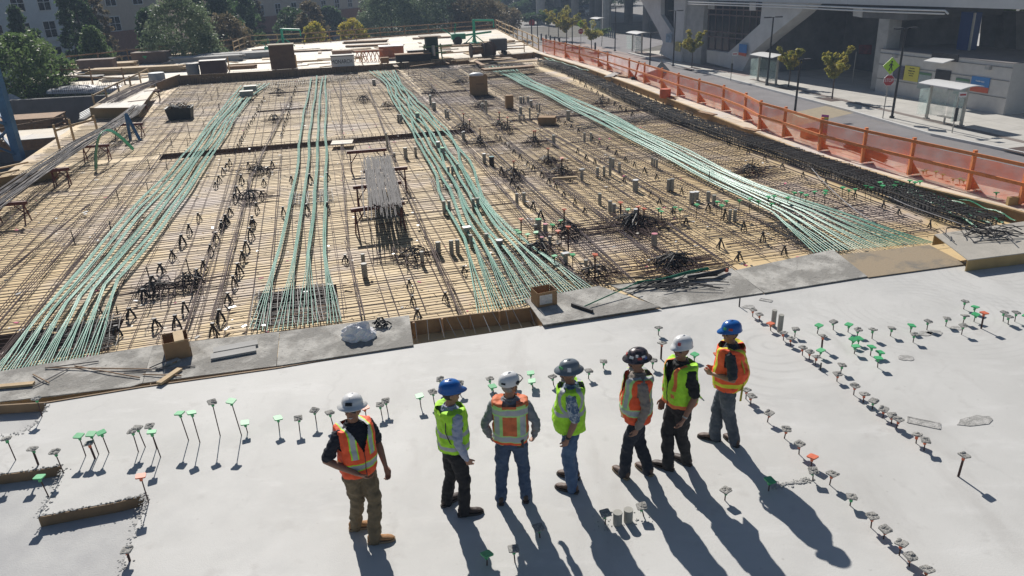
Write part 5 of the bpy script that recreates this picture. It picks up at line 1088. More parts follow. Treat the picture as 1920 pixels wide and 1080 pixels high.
tpx('brown leaved tree behind the right boom',895,118,-10,4.2,L_brown,'round',h0=1,n=12000,leaf=.17,seed=22,group=GB)
tpx('second brown tree right of the right boom mast',935,128,10,3.6,L_brown,'round',h0=.6,n=9000,leaf=.17,seed=23,group=GB)
tpx('bare brown tree above the upper left panel stacks',478,118,-20,1.5,L_brown,'oval',h0=2,n=6000,leaf=.22,seed=24,group=GB)
for i,(px,d,pt,rad,mm) in enumerate(sorted([(700,165,-40,6,L_dark),(610,170,-40,5,L_dark),(880,180,-40,7,L_dark),(960,215,-30,7,L_mid),(1030,235,-30,8,L_mid),(1100,230,-30,7,L_dark),(985,190,5,4,L_dark),(1050,200,20,4,L_mid),(1000,165,28,2.5,L_dark),(1150,240,-30,8,L_dark)], key=lambda q: q[0])):
    tpx(f'{nth(i)} distant dark tree in the far background, from left',px,d,pt,rad,mm,'oval',h0=1,n=6000,leaf=.3,seed=40+i,group='distant background trees')
GS2 = 'street trees by the station'
def tgr(label,bx,by,pytop,pxtop,rad,m,z=SZ+.13,**k): b = G(bx,by,z); return tree(label,b,Hgt(b,pxtop,pytop)-z,rad,m,**k)
tgr('round green street tree left of the bollards, leftmost of the trio',1029,66,20,1031,1.9,L_mid,shape='ragged',n=5000,seed=60,group=GS2,h0=1.5,leaf=.13)
tgr('tall street tree in the middle of the bollard trio',1047,74,12,1050,1.9,L_aut,shape='ragged',n=4500,seed=61,group=GS2,h0=1.7,leaf=.13)
tgr('yellowing street tree at the right of the bollard trio',1062,84,20,1065,1.9,L_aut,shape='ragged',n=5000,seed=62,group=GS2,h0=1.7,leaf=.13)
tgr('sparse street tree beside the far crossing sign',1109,93,38,1110,1.9,L_aut,shape='ragged',n=3500,seed=63,group=GS2,h0=1.3,leaf=.12)
tgr('small green tree right of the sparse street tree',1128,85,52,1130,1.2,L_mid,shape='ragged',n=1800,seed=66,group=GS2,h0=1.4,leaf=.12)
tgr('slim street tree before the station pillar',1297,127,58,1300,1.35,L_aut,shape='ragged',n=3400,seed=64,group=GS2,h0=1.5,leaf=.12,tr=.06)
tgr('small yellowing street tree left of the largest street tree',1478,163,88,1482,1.15,L_aut,shape='ragged',n=3400,seed=65,group=GS2,h0=1.4,leaf=.11,tr=.06)
tgr('largest yellow green street tree before the dark station opening',1560,185,84,1562,1.35,L_aut,shape='ragged',n=4600,seed=67,group=GS2,h0=1.5,leaf=.11,tr=.06)
for i,(x,y) in enumerate([(1297,128),(1478,165),(1560,186),(1925,283)]):
    p = G(x,y,SZ+.136); u,v = UVof(p); a = MB(); a.quad(*[W(u+du,v+dv,SZ+.136) for du,dv in ((-.75,-.9),(.75,-.9),(.75,.9),(-.75,.9))]); struct('tree_pit', a, mat('tree pit',(.09,.06,.05),.95,var=.3))
# ================================================================== APARTMENT BUILDINGS
M_siding = mat('white siding',(.66,.68,.70),.8,var=.06); M_beige = mat('beige render',(.56,.47,.39),.85,var=.08); M_brickr = mat('red brick',(.30,.15,.11),.9,var=.2,scale=4); M_trim = mat('pale trim',(.75,.74,.72),.6)
M_pane = mat('window pane',(.012,.015,.02),.12,spec=.6); M_blind = mat('window blind',(.30,.31,.32),.7)
def facade(label, p, q, wallm, basem, zb, rows, spacing, ww, wh, name='apartment_building', depth=14, top=9.0, first=.6, shop=False):
    d = (q-p); L = d.length; d.normalize(); n = Vector((d.y,-d.x,0)); 
    if n.dot(Vector(CO)-p) < 0: n = -n
    r = thing(name, label, 'building', tuple((p+q)/2))
    a = MB(); a.prism([p+Vector((0,0,0)),q,q-n*depth,p-n*depth],(0,0,top-SZ)); obj('wall', a, wallm, r)
    if basem: a = MB(); a.prism([p+n*.05-d*.05,q+n*.05+d*.05,q-n*.6+d*.05,p-n*.6-d*.05],(0,0,zb-SZ)); obj('base_wall', a, basem, r)
    a = MB(); a.prism([p+n*.14,q+n*.14,q+n*.0,p+n*.0],(0,0,.3)); a.v = [(x,y,z+zb-SZ) for x,y,z in a.v]; obj('cornice', a, M_trim if not basem else basem, r)
    s = first
    while s < L-.9:
        for z in rows:
            c = p+d*(s+ww/2)+Vector((0,0,z-SZ)); f = MB(); t = .07
            off = n*.02 if z > zb or not basem else n*.08
            for k in (0,1): f.bar(c+off-d*ww/2+d*ww*k, c+off-d*ww/2+d*ww*k+Vector((0,0,wh)), .08,.09)
            f.bar(c+off, c+off+Vector((0,0,wh)), .07,.08)
            for k in (0,.5,1): f.bar(c+off-d*ww/2+Vector((0,0,wh*k)), c+off+d*ww/2+Vector((0,0,wh*k)), .075,.085 if k != .5 else .06)
            fo = obj('window', f, M_trim, r); 
            g = MB(); g.prism([c+off*1.0+n*.005-d*ww/2, c+off+n*.005+d*ww/2, c+off+n*.005+d*ww/2+Vector((0,0,wh)), c+off+n*.005-d*ww/2+Vector((0,0,wh))], -n*.03); obj('pane', g, M_pane, fo)
        s += spacing
    if shop:
        s = 1.0
        while s < L-3:
            g = MB(); c = p+d*s; g.prism([c+n*.09, c+n*.09+d*2.6, c+n*.09+d*2.6+Vector((0,0,2.9)), c+n*.09+Vector((0,0,2.9))], -n*.03); obj('shop_window', g, M_pane, r); s += 4.2
    return r
A0,A1,A2,A3,A4,A5 = HD(-420,80),HD(133,99.5),HD(190,103),HD(305,110),HD(445,122),HD(690,150)
facade('white sided apartment house with paired windows, far left',A0,A1,M_siding,None,.95,(1.3,4.0,6.7,-1.3),3.45,1.7,1.65,first=1.1)
facade('beige apartment house over red brick ground floor, behind conifers',A2,A3,M_beige,M_brickr,.9,(1.25,4.0,6.7),4.2,1.6,1.6,shop=True,first=1.5)
facade('long beige apartment block over brick shopfronts, upper center left',A4,A5,M_beige,M_brickr,.85,(1.35,4.1,6.8),4.0,1.35,1.5,shop=True,first=1.2)
facade('narrow set back house wall between white and beige houses',A1+Vector((1,3,0)),A2+Vector((-.6,2,0)),M_beige,M_brickr,.9,(1.3,4.0),2.6,1.2,1.5,first=.6)
facade('shaded far building behind the pale tall trees',HD(680,190),HD(960,225),M_beige,M_brickr,.9,(1.4,4.2,7),5,1.6,1.6,shop=True)
# ================================================================== STREET FURNITURE
def lamp(label, bx, by, tx, ty, z=SZ+.13, double=True, ang=0.0, arm=.75):
    b = G(bx,by,z); h = Hgt(b,tx,ty)-z; r = thing('street_lamp', label, 'street lamp', tuple(b), TH+ang, 'black street lamps')
    a = MB(); a.cyl((0,0,0),.16,.12,10); a.tube([Vector((0,0,.1)),Vector((0,0,h))],[.085,.06],8); obj('pole', a, M_black, r, local=True)
    for s in ((-1,1) if double else (1,)):
        a = MB(); a.bar((0,0,h-.02),(s*arm*.4,0,h),.06,.05); obj('arm', a, M_black, r, local=True)
        a = MB(); a.rings([[Vector((s*(arm*.35+x),y*w,h+zz)) for x,y in ((0,-1),(.55,-1),(.55,1),(0,1))] for w,zz in ((.16,-.05),(.17,0),(.12,.05))]); obj('lamp_head', a, M_dark, r, local=True)
lamp('double headed black lamp on the pavement before the station pillar',1262,124,1268,20)
lamp('double headed black lamp beside the middle bus shelter',1438,160,1452,32)
lamp('double headed black lamp beside the near stop sign',1672,221,1705,53)
lamp('single armed black lamp by the deck fence, left of the diamond sign',1218,131,1220,62,z=SZ,double=False)
lamp('single armed black lamp behind the orange fence, before the largest tree',1490,212,1506,112,z=SZ,double=False)
lamp('double headed black lamp left of the far bus shelter',1153,96,1155,12)
lamp('single armed black lamp beside the far crossing sign',1073,95,1073,40,double=False)
lamp('single armed black lamp next to the far red sign',1008,72,1009,30,double=False)
lamp('slim black lamp left of the far red sign lamp',997,78,996,30,double=False)
for i,(bx,by,tx,ty) in enumerate([(968,73,970,42),(802,72,801,35),(862,62,862,48),(238,95,235,85),(492,68,492,45)]):
    b = G(bx,by,SZ+.0); h = max(2.5,Hgt(b,tx,ty)-SZ); r = thing('globe_lamp', f'{nth(i)} old style lamp post with three globes, counted at random', 'street lamp', tuple(b)); r['label'] = ['globe lamp post left of the far red sign','globe lamp post in front of the pale tall tree','globe lamp post right of the white car','triple white globe lamp behind the left far rail','globe lamp post before the brick shopfront'][i]
    a = MB(); a.tube([Vector((0,0,0)),Vector((0,0,h-.3))],[.09,.05],8); a.bar((-.5,0,h-.35),(.5,0,h-.35),.05,.05); obj('pole', a, M_black, r, local=True)
    for x,z in ((-.5,-.15),(.5,-.15),(0,.05)): a = MB(); a.ell((x,0,h+z),(.17,.17,.2),10,6); obj('globe', a, mat('globe glass',(.6,.62,.63),.3), r, local=True, smooth=True)
M_alu = mat('brushed steel',(.42,.41,.38),.45,metal=.5,var=.1)
M_glass = mesh_mat('shelter glass',(.45,.58,.56),.20)
M_roofw = mat('shelter roof',(.75,.75,.74),.35)
def shelter(label, bx, by, w=2.9, rz=None, sc=1.0):
    b = G(bx,by,SZ+.13); r = thing('bus_shelter', label, 'bus shelter', tuple(b), TH-math.pi/2 if rz is None else rz, 'glass bus shelters'); r.scale = (sc,)*3
    a = MB(); rg = []
    for i in range(9):
        t = i/8; y = -.85+1.75*t; z = 2.30+.16*math.sin(t*math.pi*.8); rg.append([Vector((-w/2-.3,y,z)),Vector((w/2+.3,y,z)),Vector((w/2+.3,y,z+.05)),Vector((-w/2-.3,y,z+.05))])
    a.rings(rg); obj('roof', a, M_roofw, r, local=True)
    for s in (-1,1):
        a = MB(); a.box((s*w/2,0,1.17),(.14,.16,2.34)); a.box((s*w/2,0,.03),(.3,.3,.06)); obj('post', a, M_alu, r, local=True)
        a = MB(); a.box((s*(w/2+.01),-.45,1.15),(.012,.8,1.7)); obj('side_pane', a, M_glass, r, local=True)
    for k in range(2): a = MB(); a.box((-w/4+k*w/2,.1,1.15),(w/2-.1,.012,1.75)); obj('back_pane', a, M_glass, r, local=True)
    for s in (0,1):
        a = MB(); a.box((.2+s*.55,-.35,.45),(.5,.4,.04)); obj('seat', a, M_alu, r, local=True)
    a = MB(); a.cyl((.45,-.35,0),.06,.44,8); obj('seat_post', a, M_alu, r, local=True)
    return r
shelter('near glass bus shelter with white curved roof, before the yellow poster',1768,229)
shelter('middle glass bus shelter with white roof beside a double lamp',1437,155)
shelter('far glass bus shelter with white roof left of the station pillar',1194,98)
shelter('small distant shelter with a slanted white roof by the columns',1121,62)
M_sred = mat('sign red',(.42,.02,.025),.4); M_slime = mat('sign lime',(.42,.72,.02),.4); M_sgrey = mat('sign back',(.30,.30,.29),.5,metal=.3)
def sign_post(name,label,bx,by,z=SZ+.13,h=3.9,parts=(),rz=0.0,sc=1.0,pr=.035,cat='sign'):
    b = G(bx,by,z); r = thing(name,label,cat,tuple(b),rz); a = MB(); a.tube([Vector((0,0,-.05)),Vector((0,0,h))],pr,7); obj('pole',a,M_alu,r,local=True); return r
def ngon(n,r,rot,y): return [Vector((r*math.cos(rot+6.28318*k/n), y, r*math.sin(rot+6.28318*k/n))) for k in range(n)]
def disc(r,n,rad,rot,z,m,y=-.05,name='plate',t=.02):
    a = MB(); a.prism([p+Vector((0,0,z)) for p in ngon(n,rad,rot,y)],(0,t,0)); return obj(name,a,m,r,local=True)
def walker(r,z,s,y):
    a = MB(); P = lambda *q: [Vector((x*s,y,z+zz*s)) for x,zz in q]
    a.prism([p+Vector((.02*s,0,.27*s)) for p in ngon(10,.075*s,0,y)] if False else [Vector((.02*s+.075*s*math.cos(6.283*k/10),y,z+.30*s+.075*s*math.sin(6.283*k/10))) for k in range(10)],(0,.006,0))
    a.prism(P((-.07,.2),(.06,.2),(.07,-.05),(-.06,-.05)),(0,.006,0)); a.prism(P((-.06,-.03),(.02,-.03),(-.1,-.38),(-.17,-.36)),(0,.0055,0)); a.prism(P((-.01,-.03),(.07,-.05),(.16,-.36),(.08,-.38)),(0,.005,0))
    a.prism(P((-.07,.2),(-.02,.14),(-.15,-.02),(-.19,.02)),(0,.0045,0)); a.prism(P((.03,.2),(.07,.17),(.17,.02),(.13,-.01)),(0,.004,0)); obj('walker',a,M_ink,r,local=True)
for lab,bx,by,lit in (('near red stop sign under a lime pedestrian crossing diamond',1655,222,True),('far red sign under a lime pedestrian diamond by the bollards',1089,93,True)):
    r = sign_post('stop_sign',lab,bx,by); cz = 2.5 if bx > 1500 else 2.35
    disc(r,8,.38,math.pi/8,cz,M_white); disc(r,8,.355,math.pi/8,cz,M_sred,y=-.056,name='face'); text('STOP',r,(0,-.06,cz),.31,M_white,squash=.8)
    disc(r,4,.55,0,cz+.93,M_slime); a = MB(); 
    walker(r,cz+.93,.85,-.058)
r = sign_post('stop_sign','distant red octagonal sign beside black lamps',998,75,h=2.9); disc(r,8,.5,math.pi/8,2.6,M_sred)
r = sign_post('diamond_sign','grey back of a diamond road sign behind the orange fence',1238,165,z=SZ,h=3.3,rz=.3); 
bq = G(1238,165,SZ); hz = Hgt(bq,1240,133)-SZ; disc(r,4,.85,0,hz,M_sgrey)
disc(r,4,.5,0,hz-1.2,M_sgrey)
for lab,bx,by,tx,ty in (('bus stop pole with small plate at the near shelter',1785,249,1805,173),('bus stop pole with small plate between station and middle shelter',1370,150,1375,98),('plain tall pale pole before the dark station opening',1597,160,1608,97)):
    b = G(bx,by,SZ+.13); h = Hgt(b,tx,ty)-SZ-.13; r = sign_post('stop_pole',lab,bx,by,h=h,cat='pole')
    if 'plate' in lab: a = MB(); a.box((.2,-.04,h-.15),(.45,.02,.3)); obj('plate',a,M_white,r,local=True); a = MB(); a.box((.2,-.053,h-.15),(.36,.006,.1)); obj('stripe',a,M_sred,r,local=True); a = MB(); a.box((.0,-.06,1.1),(.16,.1,.8)); obj('timetable_case',a,M_black,r,local=True)
for i,(x,y,hh) in enumerate([(1015,76,1.0),(1024,78,1.0),(1032,80,1.05),(1040,82,1.0),(1049,84,1.0),(1116,95,1.0)]):
    a = MB(); b = G(x,y,SZ); a.tube([b,b+Vector((0,0,hh)),b+Vector((0,0,hh+.06))],[.13,.13,.05],10); single('bollard',a,M_black,f'{nth(i)} black bollard from the left by the street trees' if i < 5 else 'black bollard standing apart right of the sparse tree','bollard','black bollards')
for i in range(7):
    a = MB(); b = G(1131+i*3.4,68+i*.7,SZ); a.tube([b,b+Vector((0,0,1.1)),b+Vector((0,0,1.16))],[.1,.1,.04],8); single('bollard',a,mat('grey blue bollard',(.12,.16,.18),.5),f'{nth(i)} grey bollard from the left in the row under the columns','bollard','grey bollards')
# ================================================================== CARS
def car(label, p, rz, col, van=False, truck=False):
    r = thing('parked_car' if not truck else 'box_truck', label, 'car' if not truck else 'truck', tuple(p), rz, None if truck else 'parked cars'); m = mat('car paint '+'%d%d%d'%tuple(int(c*99) for c in col), col, .25, spec=.6)
    prof = [(-2.2,.35),(-2.25,.75),(-2.1,.92),(-1.35,1.0),(-.8,1.38),(.5,1.42),(1.15,.98),(2.0,.85),(2.2,.65),(2.2,.35)]
    rg = []
    for y,s,zs in ((-.86,.97,.98),(-.8,1,1),(.8,1,1),(.86,.97,.98)): rg.append([Vector((x*s,y if z < 1.05 else y*.86,z*zs)) for x,z in prof])
    a = MB(); a.rings(rg); obj('body',a,m,r,local=True,bevel=.04)
    a = MB()
    for s in (-1,1): a.prism([Vector((x,s*.80 if z < 1.05 else s*.735,z)) for x,z in ((-1.15,1.02),(-.75,1.33),(.42,1.36),(.95,1.02))],(0,s*.03,0))
    obj('side_window',a,M_pane,r,local=True)
    a = MB(); a.prism([Vector((1.14,-.66,1.03)),Vector((1.14,.66,1.03)),Vector((.6,.6,1.38)),Vector((.6,-.6,1.38))],(.02,0,.02)); obj('windscreen',a,M_pane,r,local=True)
    a = MB(); a.prism([Vector((-1.38,-.66,1.04)),Vector((-1.38,.66,1.04)),Vector((-.88,.6,1.36)),Vector((-.88,-.6,1.36))],(-.02,0,.02)); obj('rear_window',a,M_pane,r,local=True)
    for x in (-1.35,1.35):
        for s in (-1,1):
            a = MB(); a.tube([Vector((x,s*.68,.32)),Vector((x,s*.89,.32))],.32,14); w = obj('wheel',a,M_black,r,local=True)
            a = MB(); a.tube([Vector((x,s*.885,.32)),Vector((x,s*.90,.32))],.2,10); obj('rim',a,M_steel,w,local=True)
    return r
CW = (.62,.63,.65)
car('white parked sedan seen through the far rail, center top',G(768,70,SZ),-.15,CW)
car('white car half hidden by the far rail left of the yellow tree',G(632,78,SZ),-.15,(.5,.52,.56))
car('white car glimpsed beyond the far rail right of the sedan',G(838,65,SZ),-.1,CW)
car('dark car parked right of the white sedan',G(800,67,SZ),-.1,(.03,.035,.05))
for i,(px,d,c) in enumerate(sorted([(940,205,CW),(955,200,(.1,.1,.12)),(1085,215,(.08,.14,.22)),(1095,205,CW),(1100,225,(.15,.2,.28)),(1093,190,(.05,.06,.08)),(985,205,(.3,.3,.32)),(1115,235,(.3,.05,.05))], key=lambda q: q[0])):
    car(f'{nth(i)} parked car far off under the columns, from left',HD(px,d),.3+i,c)
# white topped trailer on the road behind the netting
T4 = [G(1107,108,SZ+2.6),G(1150,104,SZ+2.6),G(1234,129,SZ+2.6),G(1193,143,SZ+2.6)]
tk = thing('box_truck','long white roofed box trailer parked on the road behind the netting','trailer',tuple(G(1170,125,SZ)))
a = MB(); a.prism([p-Vector((0,0,.08)) for p in T4],(0,0,.08)); obj('roof',a,M_white,tk)
ce_ = sum(T4,Vector())/4; a = MB(); a.prism([ce_+(p-ce_)*.985-Vector((0,0,2.1)) for p in T4],(0,0,2.02)); obj('body',a,mat('trailer side',(.45,.43,.45),.5),tk)
for i,p in enumerate(T4):
    q = ce_+(p-ce_)*.8; a = MB(); a.tube([Vector((q.x,q.y,SZ+.45))-UX*.12,Vector((q.x,q.y,SZ+.45))+UX*.12],.45,14); obj('wheel',a,M_black,tk)
# ================================================================== STATION
FA, FB = G(1263,113,SZ+.13), G(1640,170,SZ+.13)
nF = UX
def fpoly(pxs, off=0.0): return [PL(x,y,FA-UX*off,FB-UX*off) for x,y in pxs]
M_fasc = mat('fascia concrete',(.62,.63,.63),.8,var=.08,scale=.6)
st = thing('station','grey concrete elevated station with slanted struts and dark glazing','station',tuple((FA+FB)/2))
def spart(name, pxs, depth, m, off=0.0, back=0.0): a = MB(); a.prism([p+UX*back for p in fpoly(pxs,off)], UX*depth); return obj(name,a,m,st)
# deck above, running along the street
d0,d1 = FA+(FA-FB).normalized()*14, FB+(FB-FA).normalized()*40
a = MB(); P = [d0-UX*.6,d1-UX*.6,d1+UX*21,d0+UX*21]; a.prism([Vector((p.x,p.y,2.72)) for p in P],(0,0,1.6)); obj('deck',a,M_fasc,st)
spart('strut',[(1199,-4),(1239,-4),(1239,28),(1262,64),(1263,100),(1263,114),(1236,100),(1243,80),(1233,56)],1.6,M_concl)
spart('strut',[(1430,-2),(1520,0),(1500,24),(1440,72),(1410,98),(1392,134),(1325,117),(1325,94),(1365,99),(1425,45)],1.5,M_concl,off=.2)
spart('pillar',[(1264,-4),(1286,-4),(1277,116),(1263,114)],.8,M_concl,off=.15); spart('pillar_side',[(1286,-4),(1322,-4),(1313,120),(1277,116)],2.2,M_conc,off=-.05)  # one pillar: sunlit face and shaded side are put into the concrete colours
spart('glazing',[(1239,-2),(1264,-2),(1263,66),(1238,27)],.1,M_pane,back=.5)
gl = spart('glazing',[(1318,0),(1436,0),(1430,50),(1368,104),(1318,96)],.1,M_pane,back=.55)
a = MB()
for k in range(9):
    x = 1322+k*13; p = fpoly([(x,0),(x-3-k*.2,100 if x < 1365 else 100-(x-1365)*.85)]); a.bar(p[0]+UX*.5,p[1]+UX*.5,.08,.08)
for y0,y1 in ((17,21),(27,33),(58,66),(68,75),(92,98)):
    x1 = 1430 if y1 < 45 else 1430-(y1-45)*1.15; p = fpoly([(1319,y0),(x1,y1)]); a.bar(p[0]+UX*.48,p[1]+UX*.48,.10,.12)
obj('mullion',a,mat('brown mullion',(.16,.11,.10),.6),gl)
for k in range(7): p = fpoly([(1321,4+k*2),(1333,4.6+k*2)]); a = MB(); a.bar(p[0]+UX*.4,p[1]+UX*.4,.05,.06); obj('louvre',a,M_white,gl)
a = MB(); p = fpoly([(1400,5),(1411,5),(1411,20),(1400,20)]); a.prism([q+UX*.3 for q in p],UX*.1); obj('white_panel',a,M_white,st)
# building volume behind the glazing and the back wall of the open hall
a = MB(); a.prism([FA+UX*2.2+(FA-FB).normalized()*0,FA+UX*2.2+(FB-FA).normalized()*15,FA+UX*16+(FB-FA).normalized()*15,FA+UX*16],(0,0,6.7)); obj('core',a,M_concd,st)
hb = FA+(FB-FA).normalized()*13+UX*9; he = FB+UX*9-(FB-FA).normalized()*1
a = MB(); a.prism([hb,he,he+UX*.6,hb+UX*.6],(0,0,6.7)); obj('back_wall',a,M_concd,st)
def banner(name,pts,m,parent,th=.04): a = MB(); a.prism(pts,UX*th); return obj(name,a,m,parent)
for nm,pxs,cols in (('poster',[(1510,84),(1538,86),(1538,106),(1510,104)],(.10,.06,.05)),('poster',[(1610,84),(1634,84),(1633,102),(1610,101)],(.25,.03,.03))):
    q = [PL(x,y,hb-UX*.1,he-UX*.1) for x,y in pxs]; banner(nm,q,mat('poster %d'%int(cols[0]*100),cols,.5,var=.5,scale=2),st)
# column and cap beam to the right
spart('column',[(1649,34),(1668,36),(1652,168),(1632,166)],1.2,M_conc,off=.2); spart('cap_beam',[(1600,14),(1617,16),(1616,33),(1599,30)],.6,M_concl,off=.3)
spart('cap_beam',[(1616,14),(1705,20),(1700,38),(1616,33)],9,M_concd,off=.25)  # rest of the same beam; its shade is put into the darker concrete
bp = thing('blue_pillar','blue clad pillar with steel trim standing on the kiosk roof','pillar',tuple(FB+UX*5))
q = [PL(x,y,FB+UX*3,FB+UX*3+(FB-FA)) for x,y in ((1803,22),(1826,24),(1812,106),(1792,98))]; a = MB(); a.prism(q,UX*.8); obj('cladding',a,mat('blue cladding',(.02,.07,.25),.5),bp)
q2 = [PL(x,y,FB+UX*2.9,FB+UX*2.9+(FB-FA)) for x,y in ((1826,24),(1829,24),(1815,107),(1812,106))]; a = MB(); a.prism(q2,UX*.1); obj('trim',a,M_steel,bp)
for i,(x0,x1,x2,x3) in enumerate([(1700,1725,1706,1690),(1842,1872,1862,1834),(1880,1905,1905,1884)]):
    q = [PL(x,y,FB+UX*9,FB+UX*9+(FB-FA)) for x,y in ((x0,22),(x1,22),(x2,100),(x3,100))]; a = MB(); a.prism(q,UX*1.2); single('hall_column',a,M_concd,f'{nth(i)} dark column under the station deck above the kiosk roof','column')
# sunlit things beyond the hall
for lab,u,v0,v1,h,c in (('sunlit pale wall seen through the gap under the deck',98,40,62,1.6,(.6,.58,.55)),('second sunlit pale wall beyond the hall columns',104,10,36,2.0,(.6,.59,.57))):
    a = MB(); a.prism([W(u,v0,SZ),W(u,v1,SZ),W(u+6,v1,SZ),W(u+6,v0,SZ)],(0,0,h)); single('far_wall',a,mat('far wall %d'%u,c,.8,var=.1),lab,'wall')
for i,(px,d) in enumerate([(1740,92),(1755,90),(1880,84),(1910,80)]): tree(f'{nth(i)} small tree glimpsed through the gap under the deck',HD(px,d),5.5,1.6,L_mid,n=2500,seed=80+i,group='trees beyond the hall')
for i,(px,d,c) in enumerate([(1765,88,CW),(1772,96,(.1,.15,.25)),(1860,86,(.25,.4,.55))]): car(f'{nth(i)} parked car glimpsed through the gap under the deck',HD(px,d),1.2,c)
# white pipe along the fascia
fo = .72; pp_ = [PL(x,y,FA-UX*fo,FB-UX*fo) for x,y in ((1290,3),(1500,10),(1640,16),(1772,20),(1778,26))]
a = MB(); a.tube(pp_,.07,8); a.tube([p-Vector((0,0,.22)) for p in pp_[:4]],.06,8); single('drain_pipe',a,M_white,'white drain pipes running along the bottom of the station fascia','pipe',smooth=True)
# kiosk building
K0, K1 = G(1640,172,SZ+.13), G(1880,216,SZ+.13); kd = (K1-K0).normalized(); kn = Vector((kd.y,-kd.x,0)); kn = kn if kn.dot(Vector(CO)-K0) > 0 else -kn
kh = Hgt(K0,1655,92)-K0.z
kb = thing('ticket_building','low grey block ticket building with posters under the station deck','building',tuple((K0+K1)/2))
KL = (K1-K0).length
a = MB(); a.prism([K0,K1,K1-kn*7,K0-kn*7],(0,0,kh)); obj('wall',a,mat('block wall',(.56,.55,.53),.85,var=.08,scale=2,bump=.2),kb)
a = MB(); a.prism([K0+kn*.04-kd*.04+Vector((0,0,kh)),K1+kn*.04+kd*.04+Vector((0,0,kh)),K1-kn*7+Vector((0,0,kh)),K0-kn*7+Vector((0,0,kh))],(0,0,.03)); obj('roof',a,M_asph,kb)
a = MB(); a.bar(K0+kn*.03+Vector((0,0,kh-.28)),K1+kn*.03+Vector((0,0,kh-.28)),.05,.03); a.bar(K0+kn*.03+Vector((0,0,kh*.66)),K1+kn*.03+Vector((0,0,kh*.66)),.05,.02); a.bar(K0+kn*.03+Vector((0,0,kh*.33)),K1+kn*.03+Vector((0,0,kh*.33)),.05,.02); obj('joint_line',a,M_concd,kb)
def KW(px,py,off=.03): return PL(px,py,K0+kn*off,K1+kn*off)
krz = math.atan2(kd.y,kd.x)
def poster(name,label,px0,py0,px1,py1,px2,py2,px3,py3,bands,cat='poster',texts=()):
    q = [KW(px0,py0),KW(px1,py1),KW(px2,py2),KW(px3,py3)]; zt = (q[0].z+q[1].z)/2; zb = (q[2].z+q[3].z)/2; s0 = ((q[0]-K0).dot(kd)+(q[3]-K0).dot(kd))/2; s1 = ((q[1]-K0).dot(kd)+(q[2]-K0).dot(kd))/2
    c = K0+kn*.04+kd*(s0+s1)/2; c.z = zb; r = thing(name,label,cat,tuple(c),krz); w = s1-s0; h = zt-zb
    for f0,f1,m,nm in bands: a = MB(); a.box((0,-.01,h*(f0+f1)/2),(w,.04,h*(f1-f0)-.002)); obj(nm,a,m,r,local=True)
    for t,x,z,sz,m in texts: text(t,r,(x*w,-.036,z*h),sz*h,m,squash=.85)
    return r
M_pyel = mat('poster yellow',(.60,.55,.08),.6); M_pblue = mat('poster blue',(.04,.20,.50),.5); M_pred = mat('poster red',(.55,.10,.04),.5); M_pgl = mat('map case glass',(.30,.36,.36),.3,var=.25,scale=4); M_pgr = mat('map header green',(.10,.22,.12),.5)
poster('wall_poster','yellow poster with black lettering on the ticket building',1698,124,1725,124,1721,154,1694,150,[(0,1,M_pyel,'sheet')],texts=[('One Suite',0,.85,.13,M_ink),('Multiple ways',0,.68,.13,M_ink),('to eat your',0,.52,.13,M_ink),('business',0,.37,.13,M_ink)])
poster('wall_poster','blue and orange poster right of the map cases',1824,142,1858,147,1851,176,1818,169,[(0,.36,M_pred,'lower_band'),(.36,1,M_pblue,'upper_band')],texts=[('Huddle happy.',0,.72,.15,M_white),])
poster('wall_poster','dark poster half hidden behind the near stop sign',1676,122,1696,124,1693,150,1675,146,[(0,1,mat('dark poster',(.08,.08,.12),.6,var=.5,scale=3),'sheet')])
poster('map_case','left framed transit map behind the near shelter',1724,135,1748,138,1741,168,1720,166,[(0,.86,M_pgl,'map'),(.86,1,M_pgr,'header')],'map case')
poster('map_case','right framed transit map beside the blue poster',1793,146,1818,149,1813,180,1788,176,[(0,.86,M_pgl,'map'),(.86,1,M_pgr,'header')],'map case')
tm = poster('ticket_window','recessed ticket window under a sloping metal canopy',1755,130,1785,133,1775,175,1750,170,[(.5,1,M_pane,'glass'),(0,.5,M_concl,'counter')],'ticket window')
a = MB(); a.prism([Vector((-1.0,-.05,2.32)),Vector((.8,-.05,2.32)),Vector((.8,-1.0,2.12)),Vector((-1.0,-1.0,2.12))],(0,0,.06)); obj('canopy',a,M_roofw,tm,local=True)
a = MB(); a.box((-.1,-.02,2.45),(2.4,.05,.5)); obj('recess',a,M_dark,tm,local=True)  # flat dark panel; the recess is only dark colour, without depth
for i,(x,y) in enumerate([(1678,105),(1853,127)]):
    p = KW(x,y,.12); a = MB(); a.box(p,(.35,.25,.25),krz); single('wall_light',a,M_steel,['left grey wall light on the ticket building','right grey wall light on the ticket building'][i],'wall light')
# posters on the station front
for nm,lab,pxs,cs in (('wall_poster','small poster half red half blue on the left station strut',[(1249,63),(1259,64),(1258,80),(1248,79)],(.2,.3,.4)),('wall_poster','food poster on the station pillar foot',[(1266,78),(1276,78),(1275,97),(1265,95)],(.4,.35,.12)),):
    q = fpoly(pxs,.35); a = MB(); a.prism(q,UX*.05); single(nm,a,mat('poster '+lab[:5],cs,.5,var=.6,scale=2),lab,'poster')
bq = thing('hanging_banner','blue and red banner on the right station strut','banner',tuple(fpoly([(1392,105)],.5)[0])); a = MB(); a.prism(fpoly([(1386,82),(1400,84),(1399,100),(1385,98)],.5),UX*.05); obj('upper_band',a,M_pblue,bq); a = MB(); a.prism(fpoly([(1385,98),(1399,100),(1398,106),(1384,103)],.5),UX*.05); obj('lower_band',a,M_pred,bq)
